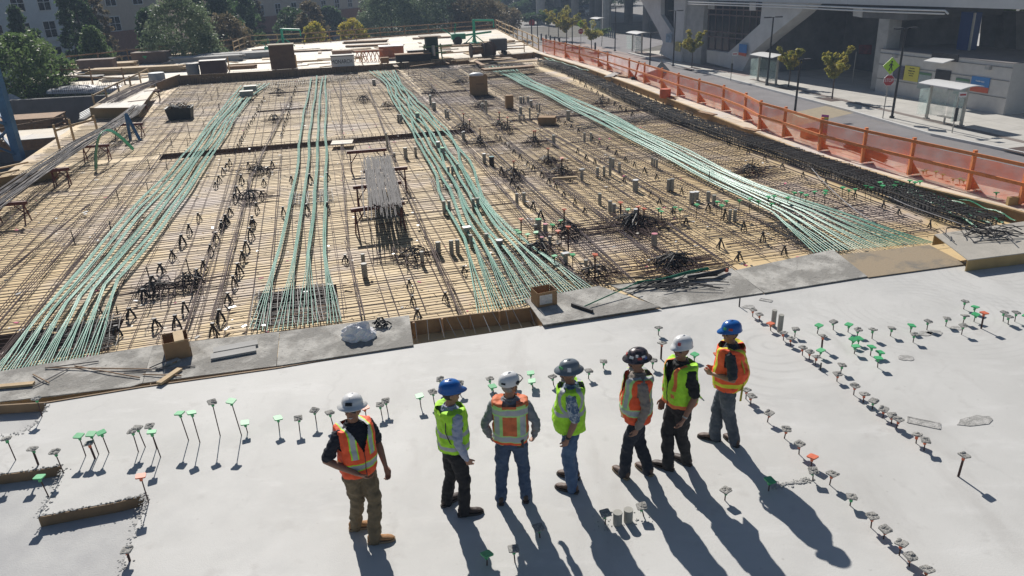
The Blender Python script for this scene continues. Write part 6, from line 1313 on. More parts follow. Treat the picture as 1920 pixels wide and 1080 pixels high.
# elevated columns beyond
for i,(x,y,w) in enumerate([(1014,46,1.5),(971,32,1.5),(1067,27,1.9),(1078,38,1.4),(1112,41,1.4),(1125,44,1.8),(1137,58,1.3),(1178,46,1.4),(1211,67,1.0),(1045,20,1.6),(940,22,1.5)]):
    b = G(x,y,SZ); a = MB(); a.prism([b+Vector((math.cos(t)*w*.62,math.sin(t)*w*.62,0)) for t in [k*math.pi/4+.4 for k in range(8)]],(0,0,7.6)); single('viaduct_column',a,M_concd if i%3 else M_conc,f'{nth(i)} concrete viaduct column beyond the plaza' ,'column','viaduct columns')
va = thing('viaduct','long concrete viaduct deck carried on the columns beyond the plaza','viaduct',(30,170,3.6)); a = MB(); a.prism([W(52,104,3.6),W(72,104,3.6),W(84,270,3.6),W(55,270,3.6)],(0,0,1.6)); obj('deck',a,M_fasc,va)
a = MB(); a.prism([W(72,100,SZ),W(80,100,SZ),W(80,140,SZ),W(72,140,SZ)],(0,0,6)); single('far_building',a,M_concd,'dark building behind the viaduct columns right of the plaza','building')
a = MB(); a.quad(W(20,150,SZ+.02),W(110,150,SZ+.02),W(110,240,SZ+.02),W(20,240,SZ+.02)); struct('parking_lot',a,mat('pale parking',(.24,.23,.22),.9,var=.1))
# ================================================================== PEOPLE
M_skin = mat('skin',(.36,.19,.125),.55,var=.08,scale=12); M_skin2 = mat('tanned skin',(.27,.135,.085),.55,var=.08,scale=12); M_lip = mat('lips',(.25,.09,.075),.5); M_hairb = mat('dark hair',(.02,.015,.012),.6,var=.3,scale=60); M_hairg = mat('grey hair',(.28,.26,.24),.7,var=.3,scale=60)
M_shade = mat('dark glasses',(.006,.006,.007),.15); M_teeth = mat('teeth',(.65,.62,.56),.4); M_eye = mat('eye',(.02,.015,.012),.3)
def cloth(name, col, var=.12, sc=14, col2=None, bump=.45, rough=.85, thr=(.4,.6), bs=22): return mat(name, col, rough, var=var, scale=sc, bump=bump, bscale=bs, col2=col2, thr=thr)
def wear(m, col, sc=5, lo=.5, hi=.7, fac=.6): return mixmat(m, col, sc, lo, hi, fac=fac)
def stripe_mat(name, base, stripes):
    m = bpy.data.materials.new(name); m.use_nodes = True; n = m.node_tree.nodes; l = m.node_tree.links; b = n['Principled BSDF']; b.inputs['Roughness'].default_value = .7
    tc = n.new('ShaderNodeTexCoord'); sx = n.new('ShaderNodeSeparateXYZ'); l.new(tc.outputs['Object'], sx.inputs[0])
    def M(op, a, c=None):
        q = n.new('ShaderNodeMath'); q.operation = op
        for i, v in enumerate((a, c)):
            if v is None: continue
            if isinstance(v, (int, float)): q.inputs[i].default_value = v
            else: l.new(v, q.inputs[i])
        return q.outputs[0]
    X, Y, Z = sx.outputs; col = None
    nz = n.new('ShaderNodeTexNoise'); nz.inputs['Scale'].default_value = 14; l.new(tc.outputs['Object'], nz.inputs['Vector'])
    rp = n.new('ShaderNodeValToRGB'); rp.color_ramp.elements[0].position = .3; rp.color_ramp.elements[1].position = .7; rp.color_ramp.elements[0].color = (*[c*.85 for c in base],1); rp.color_ramp.elements[1].color = (*[min(1,c*1.08) for c in base],1); l.new(nz.outputs['Fac'], rp.inputs[0]); col = rp.outputs[0]
    for kind, c, w, colr, cond in stripes:
        if kind == 'z': mk = M('LESS_THAN', M('ABSOLUTE', M('SUBTRACT', Z, c)), w)
        elif kind == 'ax': mk = M('LESS_THAN', M('ABSOLUTE', M('SUBTRACT', M('ABSOLUTE', X), c)), w)
        elif kind == 'x': mk = M('LESS_THAN', M('ABSOLUTE', M('SUBTRACT', X, c)), w)
        elif kind == 'd': mk = M('LESS_THAN', M('ABSOLUTE', M('SUBTRACT', M('ABSOLUTE', X), M('MULTIPLY', M('ABSOLUTE', M('SUBTRACT', Z, c)), .55))), w)
        elif kind == 'hole':   # loop round the arm hole, seen from the side
            r2 = M('SQRT', M('ADD', M('POWER', M('SUBTRACT', Z, c), 2), M('POWER', M('MULTIPLY', Y, 1.25), 2))); mk = M('MULTIPLY', M('LESS_THAN', M('ABSOLUTE', M('SUBTRACT', r2, .17)), w), M('GREATER_THAN', M('ABSOLUTE', X), .06))
        for cd in cond:
            v, op, val = cd; mk = M('MULTIPLY', mk, M('GREATER_THAN' if op == '>' else 'LESS_THAN', {'x':X,'y':Y,'z':Z}[v], val))
        mx = n.new('ShaderNodeMix'); mx.data_type = 'RGBA'; l.new(mk, mx.inputs['Factor']); l.new(col, mx.inputs['A']); mx.inputs['B'].default_value = (*colr,1); col = mx.outputs['Result']
    l.new(col, b.inputs['Base Color'])
    nb = n.new('ShaderNodeTexNoise'); nb.inputs['Scale'].default_value = 25; l.new(tc.outputs['Object'], nb.inputs['Vector']); bp = n.new('ShaderNodeBump'); bp.inputs['Strength'].default_value = .25; bp.inputs['Distance'].default_value = .02; l.new(nb.outputs['Fac'], bp.inputs['Height']); l.new(bp.outputs[0], b.inputs['Normal'])
    return m
ORG, LIM, REF, YEL = (.92,.105,.022), (.44,.88,.03), (.44,.46,.48), (.72,.70,.03)
LG = (.45,.78,.25)
def remeshed(mb, vox, smooth=3, disp=None, cut=None):
    me = bpy.data.meshes.new('t'); me.from_pydata([tuple(v) for v in mb.v], [], mb.f); bm = bmesh.new(); bm.from_mesh(me); bmesh.ops.recalc_face_normals(bm, faces=bm.faces); bm.to_mesh(me); bm.free()
    o = bpy.data.objects.new('t', me); r = o.modifiers.new('r','REMESH'); r.mode = 'VOXEL'; r.voxel_size = vox; r.adaptivity = 0
    if smooth: s_ = o.modifiers.new('s','SMOOTH'); s_.iterations = smooth; s_.factor = .5
    out = evaluated(o)
    if disp:
        amp, sc, seed, fz = disp
        N_ = len(out.vertices); co = np.empty(N_*3, 'f'); out.vertices.foreach_get('co', co); co = co.reshape(-1,3); nr = np.empty(N_*3, 'f'); out.vertex_normals.foreach_get('vector', nr); nr = nr.reshape(-1,3)
        kk = np.array([mnoise.noise((x*sc+seed, y*sc, z*sc*fz))+.5*mnoise.noise((x*sc*2.3, y*sc*2.3+seed, z*sc*2.3*fz)) for x, y, z in co.tolist()])
        out.vertices.foreach_set('co', (co+nr*(amp*kk)[:,None]).astype('f').ravel()); out.update()
    if cut:
        bm = bmesh.new(); bm.from_mesh(out); bmesh.ops.delete(bm, geom=[f for f in bm.faces if cut(f.calc_center_median())], context='FACES'); bm.to_mesh(out); bm.free()
    out.polygons.foreach_set('use_smooth', [True]*len(out.polygons)); return out
def limb(mb, pts, rs, n=12):
    """tapered round limb with rounded ends"""
    pts = [Vector(p) for p in pts]; P, R = [], []
    d0 = (pts[0]-pts[1]).normalized(); d1 = (pts[-1]-pts[-2]).normalized()
    P += [pts[0]+d0*rs[0]*.95, pts[0]+d0*rs[0]*.7, ]; R += [rs[0]*.25, rs[0]*.7]
    P += pts; R += list(rs); P += [pts[-1]+d1*rs[-1]*.7, pts[-1]+d1*rs[-1]*.95]; R += [rs[-1]*.7, rs[-1]*.25]
    mb.tube(P, R, n)
def ell_ring(z, rx, ry, cy=0.0, n=22, p=2.3):
    out = []
    for k in range(n):
        t = 2*math.pi*k/n; c, s = math.cos(t), math.sin(t); out.append(Vector((rx*math.copysign(abs(c)**(2/p), c), cy+ry*math.copysign(abs(s)**(2/p), s), z)))
    return out
TORSO = [(.84,.150,.100,0),(.90,.168,.112,0),(.97,.166,.112,0),(1.05,.152,.108,.004),(1.14,.155,.112,.008),(1.25,.170,.120,.01),(1.34,.182,.118,.006),(1.41,.178,.098,0),(1.455,.135,.078,-.004),(1.485,.07,.06,-.004)]
def torso(mb, s, g=0.0, z0=.84, z1=1.5, belly=0.0, sh=0.0):
    rg = []
    for z, rx, ry, cy in TORSO:
        if z < z0-.001 or z > z1: continue
        b = belly*math.exp(-((z-1.03)/.12)**2); rg.append(ell_ring(z*s+(g*.3 if z > 1.4 else 0), (rx+g+sh*(z > 1.2 and z < 1.44))*s, (ry+g+b*.5)*s, (cy+b*.5)*s))
    mb.rings(rg)
def hand(mb, w, d, nrm, side, s=1.0):
    """palm, four fingers, thumb; w wrist, d along the forearm, nrm palm normal (curl side), side points to the thumb"""
    d = d.normalized(); nrm = (nrm-d*nrm.dot(d)).normalized(); sd = d.cross(nrm).normalized()
    if sd.dot(side) < 0: sd = -sd
    palm = []
    for t, wd, th in ((-.01,.026,.020),(.02,.034,.017),(.055,.040,.015),(.088,.041,.013),(.098,.036,.010)):
        palm.append([w+d*t*s+(sd*wd*math.cos(a)+nrm*th*math.sin(a))*s for a in [2*math.pi*k/10 for k in range(10)]])
    mb.rings(palm)
    for i, (o, L) in enumerate(((.031,.072),(.0105,.080),(-.0105,.075),(-.031,.060))):
        b = w+d*.085*s+sd*o*s; c = .30+.08*i; p1 = b+(d*math.cos(c)+nrm*math.sin(c))*L*.45*s; c2 = c+.55; p2 = p1+(d*math.cos(c2)+nrm*math.sin(c2))*L*.32*s; c3 = c2+.4; p3 = p2+(d*math.cos(c3)+nrm*math.sin(c3))*L*.25*s
        limb(mb, [b,p1,p2,p3], [.0098*s,.0092*s,.0085*s,.0075*s], 8)
    b = w+d*.025*s+sd*.026*s; p1 = b+(sd*.62+d*.75+nrm*.25).normalized()*.045*s; p2 = p1+(sd*.15+d*.9+nrm*.45).normalized()*.033*s; limb(mb, [b,p1,p2], [.014*s,.0115*s,.009*s], 8)
def person(label, feet, face, look, H, arms, shirt, vest, pants, boots, hat, skin=None, hair=None, sleeve='long', glasses=None, beard=None, belly=0.0, pitch=0.0, smile=False, vcut=True, vest_len=.90, back_puff=0.0, extras=None, build=1.0, pw=1.0):
    s = H/1.75; f = Vector((face[0],face[1],0)).normalized(); yaw = math.atan2(-f.x, f.y)
    fw = []                                            # feet: heel point + direction
    for (hx,hy,tx,ty) in feet:
        h = G(hx,hy,0); d = (G(tx,ty,0)-h).normalized(); fw.append((h,d))
    base = sum((h+d*.1 for h,d in fw), Vector())/2; base.z = 0
    R = Matrix.Rotation(-yaw, 3, 'Z')
    root_mb = MB(); skin = skin or M_skin
    loc = [(R@(h-base), R@d) for h,d in fw]; loc.sort(key=lambda q: q[0].x)      # left (-x) first
    legs = []
    for (h,d), sx in zip(loc, (-1,1)):
        ank = h+d*.075; ank.z = .10; hip = Vector((sx*.092*s, 0, .88*s)); v = ank-hip; L1, L2 = v.length*.523, v.length*.484; D = v.length; vd = v.normalized(); aa = (L1*L1-L2*L2+D*D)/(2*D); hh = math.sqrt(max(1e-5, L1*L1-aa*aa))
        bd = (d+Vector((0,.6,0))).normalized(); bd = (bd-vd*bd.dot(vd)).normalized(); knee = hip+vd*aa+bd*hh; legs.append((hip,knee,ank,h,d))
    # ---- body
    mb = MB(); torso(mb, s*1.0, -.012)
    piv = Vector((0,.0,1.50*s)); lk = Vector((look[0],look[1],0)).normalized(); hyaw = math.atan2(-lk.x, lk.y)-yaw
    HR = Matrix.Rotation(hyaw,3,'Z')@Matrix.Rotation(pitch,3,'X'); HT = lambda p: HR@(Vector(p)*s-piv)+piv+Vector((0,.02*s,0))
    hm = MB()
    limb(mb, [Vector((0,-.012*s,1.42*s)), HT((0,.0,1.56))], [.060*s,.056*s])
    hm.ell((0,.0,1.645),(.076,.096,.107),18,14); hm.ell((0,.022,1.585),(.058,.072,.068),14,10); hm.ell((0,.058,1.545),(.030,.026,.022),10,8)
    hm.tube([(0,.088,1.665),(0,.106,1.635),(0,.112,1.617),(0,.09,1.607)],[.010,.013,.016,.010],8)
    hm.ell((0,.078,1.672),(.055,.020,.012),10,6); hm.ell((0,.088,1.578),(.024,.010,.007),10,6); hm.ell((0,.086,1.566),(.020,.010,.007),10,6)
    for q in (-1,1): hm.ell((q*.078,-.005,1.632),(.010,.020,.032),8,8); hm.ell((q*.042,.070,1.615),(.020,.018,.02),8,6)
    mb.add([HT(v) for v in hm.v], hm.f)
    ar = {}
    for sx, (el, wr) in zip((-1,1), arms):
        sh = Vector((sx*.178*s*build,0,1.405*s)); el = Vector(el)*s; wr = Vector(wr)*s; ar[sx] = (sh,el,wr)
        limb(mb, [sh, sh.lerp(el,.5), el], [.050*s,.047*s,.040*s]); limb(mb, [el, el.lerp(wr,.35), wr], [.039*s,.042*s,.026*s])
        d = (wr-el); hand(mb, wr+d.normalized()*.012, d, Vector((-sx*.8,.45,0)), Vector((0,1,.1)), s*1.03)
    for hip,knee,ank,h,d in legs: limb(mb, [hip,knee,ank], [.075*s,.05*s,.036*s])
    me = remeshed(mb, .007, 2); me.materials.append(skin); me.materials.append(M_lip)
    root = bpy.data.objects.new('person', me); S.collection.objects.link(root); root.location = base; root.rotation_euler = (0,0,yaw); setp(root, label, 'person', 'site visitors on the slab')
    inv = HR.transposed()
    for p in me.polygons:
        c = inv@(p.center-piv-Vector((0,.02*s,0)))+piv; c = c/s
        if abs(c.x) < .024 and c.y > .080 and 1.562 < c.z < 1.583: p.material_index = 1
    def child(name, me, mats, par=None):
        me.materials.clear()
        for m in (mats if isinstance(mats,(list,tuple)) else [mats]): me.materials.append(m)
        o = bpy.data.objects.new(name, me); S.collection.objects.link(o); o.parent = par or root; return o
    def cmesh(name, mb, mats, par=None, sm=True, bev=0):
        o = child(name, mesh_of(name, mb, mats, sm), mats, par); return o
    # ---- trousers
    mb = MB(); mb.rings([ell_ring(z*s,(rx)*s,(ry+belly*.25*(z > .95))*s,cy) for z,rx,ry,cy in ((.80,.10,.09,0),(.84,.168,.118,0),(.90,.184,.130,-.004),(.96,.180,.128,0),(1.01,.170,.122,0))])
    for hip,knee,ank,h,d in legs:
        bot = ank+Vector((0,0,-.055)); limb(mb, [hip+Vector((0,0,-.02*s)), hip.lerp(knee,.5), knee, knee.lerp(ank,.5), ank, bot], [.104*s*pw,.097*s*pw,.080*s*pw,.076*s*pw,.071*s*pw,.073*s*pw], 14)
    child('trousers', remeshed(mb, .0095, 2, (.018, 9, len(label), 1.15)), pants)
    # ---- shirt
    mb = MB(); torso(mb, s, .008, .90, 1.49, belly)
    for sx,(sh,el,wr) in ar.items():
        e = {'long': [sh,sh.lerp(el,.5),el,el.lerp(wr,.5),el.lerp(wr,.93)], 'short': [sh,sh.lerp(el,.45),sh.lerp(el,.86)], 'half': [sh,sh.lerp(el,.5),el,el.lerp(wr,.45)]}[sleeve]
        limb(mb, e, [.066*s,.063*s,.055*s,.052*s,.043*s][:len(e)] if sleeve != 'short' else [.068*s,.068*s,.066*s], 12)
    child('shirt', remeshed(mb, .0095, 1, (.017, 13, 3+len(label), 1.4)), shirt)
    mb = MB(); mb.rings([[Vector((math.cos(t)*rx,math.sin(t)*ry-.006,z))*s for t in [6.283*k/18 for k in range(18)]] for z,rx,ry in ((1.465,.078,.072),(1.50,.066,.064),(1.512,.070,.067),(1.485,.086,.078))]); cmesh('collar', mb, shirt)
    # ---- vest
    mb = MB(); rg = []
    for z, rx, ry, cy in [(vest_len,.176,.122,0)]+[t for t in TORSO if t[0] > vest_len+.03 and t[0] < 1.47]:
        b = belly*math.exp(-((z-1.03)/.14)**2); pf = back_puff*math.exp(-((z-1.12)/.17)**2); fl = .022 if z < 1.2 else .016
        rg.append(ell_ring(z*s+(.018 if z > 1.4 else 0), (max(rx,.178)*build+fl+.008+(.01 if 1.3 < z < 1.44 else 0))*s, (max(ry,.122)+fl+.026*(z < 1.42)+.010+b*.5+pf*.5)*s, (cy+b*.5-pf*.5)*s, p=2.5))
    mb.rings(rg)
    def cut(c):
        c = c/s
        if c.z < vest_len+.006: return True
        if c.z > 1.455 and abs(c.x) < .085: return True
        if vcut and c.y > .03 and c.z > 1.20 and abs(c.x) < (c.z-1.20)*.38: return True
        if abs(c.x) > .165*build and abs(c.y) < .062 and 1.24 < c.z < 1.44: return True
        return False
    child('vest', remeshed(mb, .0095, 1, (.019, 9, 7+len(label), .9), cut), vest)
    # ---- boots
    for hip,knee,ank,h,d in legs:
        sd_ = Vector((-d.y,d.x,0)); mb = MB(); rg = []
        for t,w,ht in ((-.005,.028,.10),(.03,.038,.145),(.085,.041,.15),(.12,.042,.105),(.17,.046,.085),(.225,.048,.075),(.27,.040,.06),(.295,.020,.045)):
            rg.append([h+d*t*1.02+sd_*(w*math.cos(a))+Vector((0,0,.022+max(0,ht-.022)*(.5+.5*math.sin(a))**.8 if math.sin(a) > -.99 else .022)) for a in [-math.pi/2+2*math.pi*k/12 for k in range(12)]])
        mb.rings(rg); limb(mb, [ank+Vector((0,0,-.02)), ank+Vector((0,0,.05))], [.044,.046]); bo = child('boot', remeshed(mb, .009, 3), boots)
        mb = MB(); out = [(-.012,.026),(.02,.038),(.09,.036),(.16,.047),(.22,.051),(.27,.043),(.303,.02)]
        poly = [h+d*t*1.02+sd_*w for t,w in out]+[h+d*t*1.02-sd_*w for t,w in reversed(out)]; mb.prism([p+Vector((0,0,.001)) for p in poly], (0,0,.028)); cmesh('sole', mb, hat.get('sole', mat('boot sole',(.05,.04,.035),.8)), bo, False)
    # ---- hair, glasses, hat
    def hmesh(name, hm_, mats, sm=True, par=None): q = MB(); q.v = [tuple(HT(v)) for v in hm_.v]; q.f = hm_.f; q.m = hm_.m; return cmesh(name, q, mats, par, sm)
    if hair:
        hm = MB(); rg = []
        for z,g in ((1.705,.010),(1.66,.010),(1.62,.008),(1.585,.004),(1.565,-.006)):
            row = []
            for k in range(17):
                t = math.pi*(.02+.96*k/16)+math.pi; k_ = math.sqrt(max(.05,1-((z-1.645)/.107)**2)); row.append(Vector(((.076*k_+g)*math.cos(t), (.096*k_+g)*math.sin(t)+.004, z)))
            rg.append(row)
        n = 17; vs = [p for r_ in rg for p in r_]; fs = [(i*n+k,i*n+k+1,(i+1)*n+k+1,(i+1)*n+k) for i in range(len(rg)-1) for k in range(n-1)]; hm.add(vs, fs); o = hmesh('hair', hm, hair); sol = o.modifiers.new('s','SOLIDIFY'); sol.thickness = .006
    if beard:
        hm = MB(); hm.ell((0,.075,1.553),(.040,.030,.026),12,8); hm.tube([(-.030,.087,1.578),(-.014,.099,1.594),(.014,.099,1.594),(.030,.087,1.578)],[.006,.009,.009,.006],6); hmesh('beard', hm, beard)
    if smile: hm = MB(); hm.tube([(-.022,.089,1.578),(0,.099,1.573),(.022,.089,1.578)],[.003,.0065,.003],6); hmesh('teeth', hm, M_teeth)
    if glasses:
        hm = MB()
        for q in (-1,1):
            hm.ell((q*.034,.090,1.648),(.031,.014,.019),10,6); hm.tube([(q*.062,.078,1.655),(q*.083,.0,1.655)],.004,5)
        hm.tube([(-.01,.102,1.652),(.01,.102,1.652)],.005,5); hmesh('glasses', hm, glasses)
    else:
        hm = MB()
        for q in (-1,1): hm.ell((q*.031,.083,1.647),(.012,.008,.007),8,6)
        hmesh('eyes', hm, M_eye)
    hm = MB(); style = hat['style']; z0 = 1.688; n = 30; rg = []
    def ringh(rx, ry, z, peak=0.0, cy=-.004): 
        row = []
        for k in range(n):
            t = 2*math.pi*k/n; c_, s_ = math.cos(t), math.sin(t); pk = peak*max(0,s_)**2.2; row.append(Vector((rx*c_, cy+ry*s_+pk, z-pk*.22)))
        return row
    br = {'full':.046,'cap':.010,'climb':.002}[style]; pk = {'full':.014,'cap':.055,'climb':.006}[style]
    hm.rings([ringh(.104,.126,z0-.004), ringh(.108+br,.131+br,z0-.010,pk), ringh(.110+br,.133+br,z0-.004,pk), ringh(.111,.134,z0+.010,pk*.15), ringh(.109,.131,z0+.045), ringh(.098,.118,z0+.080), ringh(.072,.090,z0+.107), ringh(.038,.05,z0+.122), ringh(.008,.01,z0+.126)])
    ho = hmesh('hard_hat', hm, hat['mat'])
    hm = MB()
    for o_ in ((0,) if style != 'climb' else (-.035,0,.035)):
        hm.tube([(o_,.118,z0+.035),(o_,.085,z0+.094),(o_,.0,z0+.124-abs(o_)*.5),(o_,-.085,z0+.094),(o_,-.122,z0+.03)],[.008,.013,.014,.013,.008],6)
    hmesh('ridge', hm, hat['mat'], True, ho)
    for (az, zz, w, h_, cm) in hat.get('stickers', ()):
        hm = MB(); t = math.radians(az); c_ = Vector((math.cos(t)*.113,math.sin(t)*.136-.004,z0+zz)); nx = Vector((math.cos(t),math.sin(t),.35)).normalized(); tx_ = Vector((-math.sin(t),math.cos(t),0)); ty_ = nx.cross(tx_)
        hm.prism([c_+tx_*a_*w/2+ty_*b_*h_/2-nx*.006 for a_,b_ in ((-1,-1),(1,-1),(1,1),(-1,1))], nx*.010); hmesh('sticker', hm, cm, False, ho)
    if style == 'climb':
        hm = MB()
        for q in (-1,1): hm.tube([(q*.098,.03,z0),(q*.072,.045,1.60),(q*.03,.07,1.54)],.004,5); hm.tube([(q*.098,-.06,z0),(q*.075,.02,1.60)],.004,5)
        hm.tube([(-.03,.07,1.54),(.03,.07,1.54)],.004,5); hmesh('chin_strap', hm, M_black, True, ho)
        hm = MB(); hm.ell((.104,.05,z0+.02),(.014,.035,.022),8,6); hm.ell((-.104,.05,z0+.02),(.014,.035,.022),8,6); hm.tube([(.10,.09,z0+.02),(.07,.15,z0+.03),(0,.168,z0+.03),(-.07,.15,z0+.03),(-.10,.09,z0+.02)],.007,6); hmesh('visor_clip', hm, M_black, True, ho)
    if extras: extras(root, s, cmesh, ar)
    return root
H_white = mat('white hard hat',(.72,.72,.72),.3); H_blue = mat('blue hard hat',(.012,.12,.42),.28); H_grey = mat('grey hard hat',(.17,.20,.23),.3); H_dark = mat('stickered dark hard hat',(.02,.018,.025),.35,col2=(.12,.09,.10),scale=14,thr=(.5,.56))
denim = wear(cloth('blue jeans',(.035,.065,.13),.2,10),(.085,.13,.21),3.5,.42,.7,.8); denim2 = wear(cloth('mid blue jeans',(.05,.10,.20),.2,10),(.11,.18,.29),3.5,.42,.7,.8); gden = wear(cloth('grey washed jeans',(.065,.08,.10),.2,10),(.13,.15,.175),3.5,.45,.7,.8)
navyj = wear(cloth('navy jeans',(.010,.014,.026),.2,10),(.02,.028,.045),3.5,.5,.75,.6); blackp = cloth('black trousers',(.010,.010,.012),.2,10); darkp = wear(cloth('charcoal trousers',(.018,.017,.018),.2,10),(.035,.03,.03),4,.5,.8,.6); khaki = wear(cloth('khaki trousers',(.16,.12,.068),.15,8),(.21,.165,.10),3,.5,.75,.6)
tanb = cloth('tan suede boots',(.40,.21,.09),.2,14); brnb = cloth('brown work boots',(.085,.045,.028),.25,12,rough=.6); dkb = cloth('dark brown boots',(.04,.024,.018),.25,12,rough=.6)
tansole = mat('tan boot sole',(.26,.19,.12),.8)
Fz = ('y','>',0.0); Bk = ('y','<',0.0)
V1 = stripe_mat('orange vest, lime edged grey bands', ORG, [('ax',.105,.040,LIM,[('z','>',1.20)]),('ax',.105,.026,REF,[('z','>',1.20)]),('z',1.085,.048,LIM,[]),('z',1.085,.032,REF,[]),('x',0,.006,(.15,.03,.02),[Fz])])
V2 = stripe_mat('lime vest, grey bands', LIM, [('z',1.16,.027,REF,[]),('z',1.00,.027,REF,[])])
V3 = stripe_mat('lime edged vest, orange centre', (.68,.16,.05), [('ax',.135,.052,LG,[('z','<',1.42)]),('ax',.150,.030,REF,[('z','<',1.36)]),('z',1.335,.055,LG,[]),('z',1.335,.036,REF,[]),('z',.985,.048,LG,[]),('z',.985,.033,REF,[]),('z',.925,.016,ORG,[])])
V4 = stripe_mat('lime vest, grey arm loops', LIM, [('hole',1.33,.022,REF,[('z','>',1.0)]),('z',1.14,.024,REF,[])])
V5 = stripe_mat('orange vest, lime and grey bands', ORG, [('ax',.118,.052,LG,[('z','>',1.08)]),('ax',.118,.030,REF,[('z','>',1.08)]),('z',1.03,.050,LG,[]),('z',1.03,.034,REF,[]),('x',0,.012,LG,[Fz])])
V6 = stripe_mat('lime vest, orange bands', LIM, [('z',1.00,.028,(.8,.20,.06),[]),('ax',.12,.022,(.8,.20,.06),[Fz,('z','>',1.22)]),('ax',.10,.03,(.75,.25,.08),[Fz,('z','>',1.12),('z','<',1.17)]),('x',0,.008,(.03,.03,.03),[Fz])])
V7 = stripe_mat('orange vest, lime bands crossing at the back', ORG, [('z',.985,.026,YEL,[]),('ax',.125,.026,YEL,[Fz]),('d',1.22,.030,YEL,[Bk])])
hang = lambda x=.25,y=.05,z=.87,ex=.255,ey=-.03,ez=1.13: (((-ex),ey,ez),((-x),y,z)); hangR = lambda x=.25,y=.05,z=.87,ex=.255,ey=-.03,ez=1.13: ((ex,ey,ez),(x,y,z))
st_w = M_white; st_k = M_ink; st_r = mat('sticker red',(.5,.05,.04),.4); st_g = mat('sticker green',(.1,.45,.15),.4); st_b = mat('sticker blue',(.05,.12,.4),.4)
person('man in white hard hat, orange vest and khaki trousers, smiling up toward the camera', [(691,1019,723,1014),(656,995,699,985)], (.62,-.78), (-.06,-1), 1.82, [hang(.25,.13,.90,.27,-.03,1.13), hangR(.11,.20,1.0,.33,-.05,1.14)],
  cloth('navy polo shirt',(.008,.010,.02)), V1, khaki, tanb, {'style':'full','mat':H_white,'stickers':[(90,.05,.07,.035,st_k)],'sole':tansole}, M_skin2, M_hairb, 'short', M_shade, smile=True, pitch=.22, vest_len=.90, build=.96)
def ex2(root,s,cm,ar):
    o = text('NV',root,(-.02,-.152*s,1.26*s),.09,M_ink,(math.pi/2,0,0)); 
    a = MB(); a.tube([Vector((.10,-.06,1.455))*s,Vector((.155,-.125,1.40))*s,Vector((.165,-.14,1.25))*s,Vector((.185,-.10,1.1))*s,Vector((.19,-.02,1.02))*s],.006,5); cm('lanyard',a,M_black)
person('man in blue hard hat, lime vest, pale blue shirt and black trousers', [(860,968,899,961),(830,951,853,936)], (.85,.42), (.97,.2), 1.73, [hang(.24,.08,.87), hangR(.235,.07,.87)],
  cloth('pale blue shirt',(.36,.40,.52),.06), V2, blackp, dkb, {'style':'cap','mat':H_blue,'stickers':[(175,.055,.06,.03,st_w)]}, M_skin, M_hairb, 'long', mat('thin glasses',(.02,.015,.015),.2), extras=ex2, vcut=False, vest_len=.93)
def ex3(root,s,cm,ar):
    a = MB(); a.rings([ell_ring(z*s,.186*s,.136*s) for z in (.945,.98)]); cm('belt',a,M_black,None,False); a = MB(); a.box((.12*s,-.15*s,.95*s),(.08,.05,.10)); cm('belt_pouch',a,M_black,None,False)
person('man seen from behind in white climbing helmet, grey sleeves and blue jeans', [(940,948,938,931),(986,944,988,927)], (.06,1), (.8,.55), 1.71, [hang(.27,.10,.89,.31,-.03,1.13), hangR(.28,.12,.88,.31,-.02,1.13)],
  cloth('grey sweatshirt',(.20,.215,.235),.1), V3, denim, dkb, {'style':'climb','mat':H_white,'stickers':[(-60,.04,.05,.02,st_k)]}, M_skin, M_hairg, 'long', M_shade, beard=M_hairg, extras=ex3, vcut=False, vest_len=.92, build=1.06)
def ex4(root,s,cm,ar):
    sh,el,wr = ar[-1]; d = (wr-el).normalized(); a = MB(); a.tube([wr-d*.035,wr-d*.005],.034,12); cm('wristwatch',a,M_black)
person('bearded man in grey full brim hat, lime vest, patterned shirt and light jeans', [(1083,925,1046,914),(1086,899,1052,890)], (-1,.08), (-.95,-.32), 1.72, [hang(.245,.04,.86,.26,-.05,1.12), hangR()],
  cloth('patterned shirt',(.10,.16,.26),.1,16,(.50,.55,.58),thr=(.46,.54)), V4, denim2, brnb, {'style':'full','mat':H_grey,'stickers':[(160,.05,.045,.05,st_w),(110,.06,.06,.025,st_g)]}, M_skin2, M_hairg, 'short', M_shade, beard=M_hairg, belly=.05, extras=ex4, vcut=False, vest_len=.88, build=1.05)
person('man in dark stickered full brim hat, orange vest over tan shirt, navy jeans', [(1177,900,1150,877),(1222,893,1195,873)], (-.95,-.08), (-.93,-.35), 1.76, [hang(.24,.05,.86,.25,-.04,1.12), hangR()],
  cloth('tan work shirt',(.24,.205,.18),.1), V5, navyj, brnb, {'style':'full','mat':H_dark,'stickers':[(120,.05,.05,.03,st_w),(165,.04,.05,.03,st_r),(185,.06,.045,.025,st_w),(200,.035,.04,.03,st_b),(150,.075,.03,.03,st_w),(60,.05,.05,.03,st_r)],'sole':tansole}, M_skin2, M_hairb, 'long', mat('clear glasses',(.10,.09,.09),.1), beard=M_hairg, belly=.03, vest_len=.86)
def ex6(root,s,cm,ar):
    sh,el,wr = ar[-1]; d = (wr-el).normalized(); a = MB(); a.tube([wr-d*.03,wr-d*.012],.032,12); cm('bracelet',a,M_steel)
    a = MB(); a.prism([Vector((-.14,-.16,1.06))*s,Vector((.14,-.16,1.06))*s,Vector((.12,-.27,.93))*s,Vector((-.12,-.27,.93))*s],(0,-.012,.01)); cm('vest_flap',a,V2,None,False)
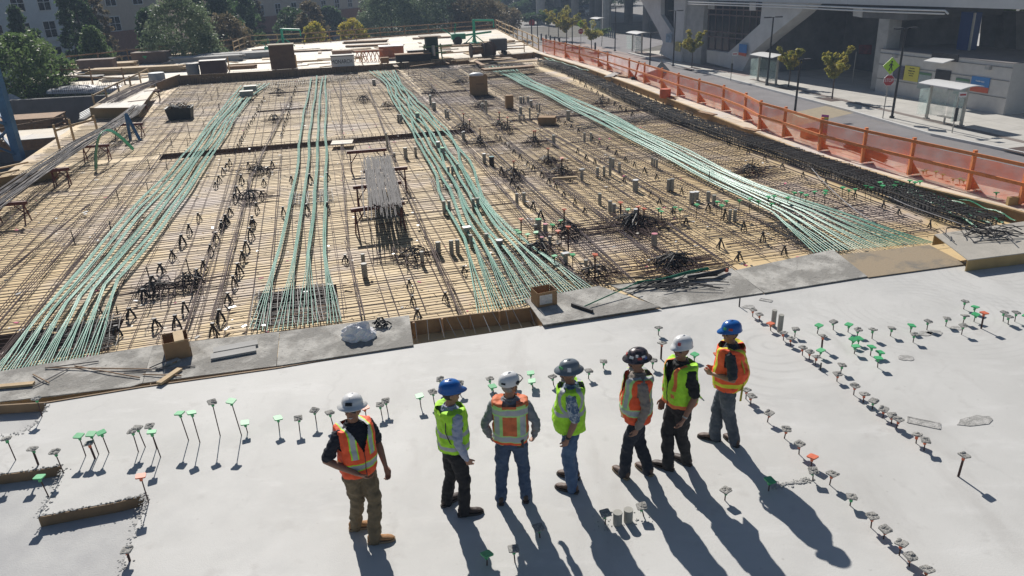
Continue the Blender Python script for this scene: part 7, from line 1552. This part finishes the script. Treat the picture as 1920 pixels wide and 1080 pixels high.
person('grinning man in white hard hat, lime vest with orange bands, black shirt', [(1262,883,1226,870),(1295,874,1269,860)], (-.86,-.34), (-.75,-.66), 1.82, [hang(.26,.10,.87,.27,-.03,1.13), hangR()],
  cloth('black polo',(.010,.010,.011)), V6, darkp, dkb, {'style':'cap','mat':H_white,'stickers':[(110,.055,.035,.035,st_r)]}, M_skin2, M_hairb, 'short', M_shade, smile=True, pitch=.12, extras=ex6, vest_len=.93, back_puff=.05)
def ex7(root,s,cm,ar):
    a = MB(); a.tube([Vector((-.12,-.05,1.47))*s,Vector((-.17,-.12,1.40))*s,Vector((-.16,-.19,1.2))*s,Vector((-.14,-.19,1.0))*s,Vector((-.12,-.18,.74))*s,Vector((-.16,-.17,.76))*s,Vector((-.15,-.18,.95))*s],.010,6); cm('safety_lanyard',a,mat('yellow webbing',(.45,.38,.02),.7))
person('man in blue hard hat and billowing orange vest with lime bands, grey jeans', [(1350,827,1311,819),(1383,839,1358,817)], (-.88,.30), (-.95,-.22), 1.76, [((-.30,-.06,1.13),(-.13,.19,1.09)), ((.30,-.04,1.13),(.12,.20,1.06))],
  cloth('charcoal polo',(.03,.033,.04)), V7, gden, brnb, {'style':'cap','mat':H_blue,'stickers':[(150,.05,.05,.03,st_r),(115,.05,.035,.03,st_g)],'sole':mat('dark sole',(.03,.025,.02),.8)}, M_skin2, M_hairb, 'short', M_shade, belly=.03, smile=True, extras=ex7, vcut=False, vest_len=.88, back_puff=.09, build=1.03, pw=1.06)
# ================================================================== AIR
hz = MB(); hz.box((0,300,4.4),(1440,1240,19.2)); ho = obj('haze', hz, [], origin=(0,300,4.4)); ho['kind'] = 'stuff'
hm = bpy.data.materials.new('haze air'); hm.use_nodes = True; n = hm.node_tree.nodes; n.remove(n['Principled BSDF']); pv = n.new('ShaderNodeVolumePrincipled'); pv.inputs['Color'].default_value = (.60,.76,1,1); pv.inputs['Density'].default_value = .0010; pv.inputs['Anisotropy'].default_value = 0.0
hm.node_tree.links.new(pv.outputs[0], n['Material Output'].inputs['Volume']); ho.data.materials.append(hm)
bpy.data.scenes.remove(TMP)
for o in S.objects:
    if 'label' in o and not 4 <= len(o['label'].split()) <= 16: print('LABEL', len(o['label'].split()), o['label'])
bpy.context.view_layer.update()
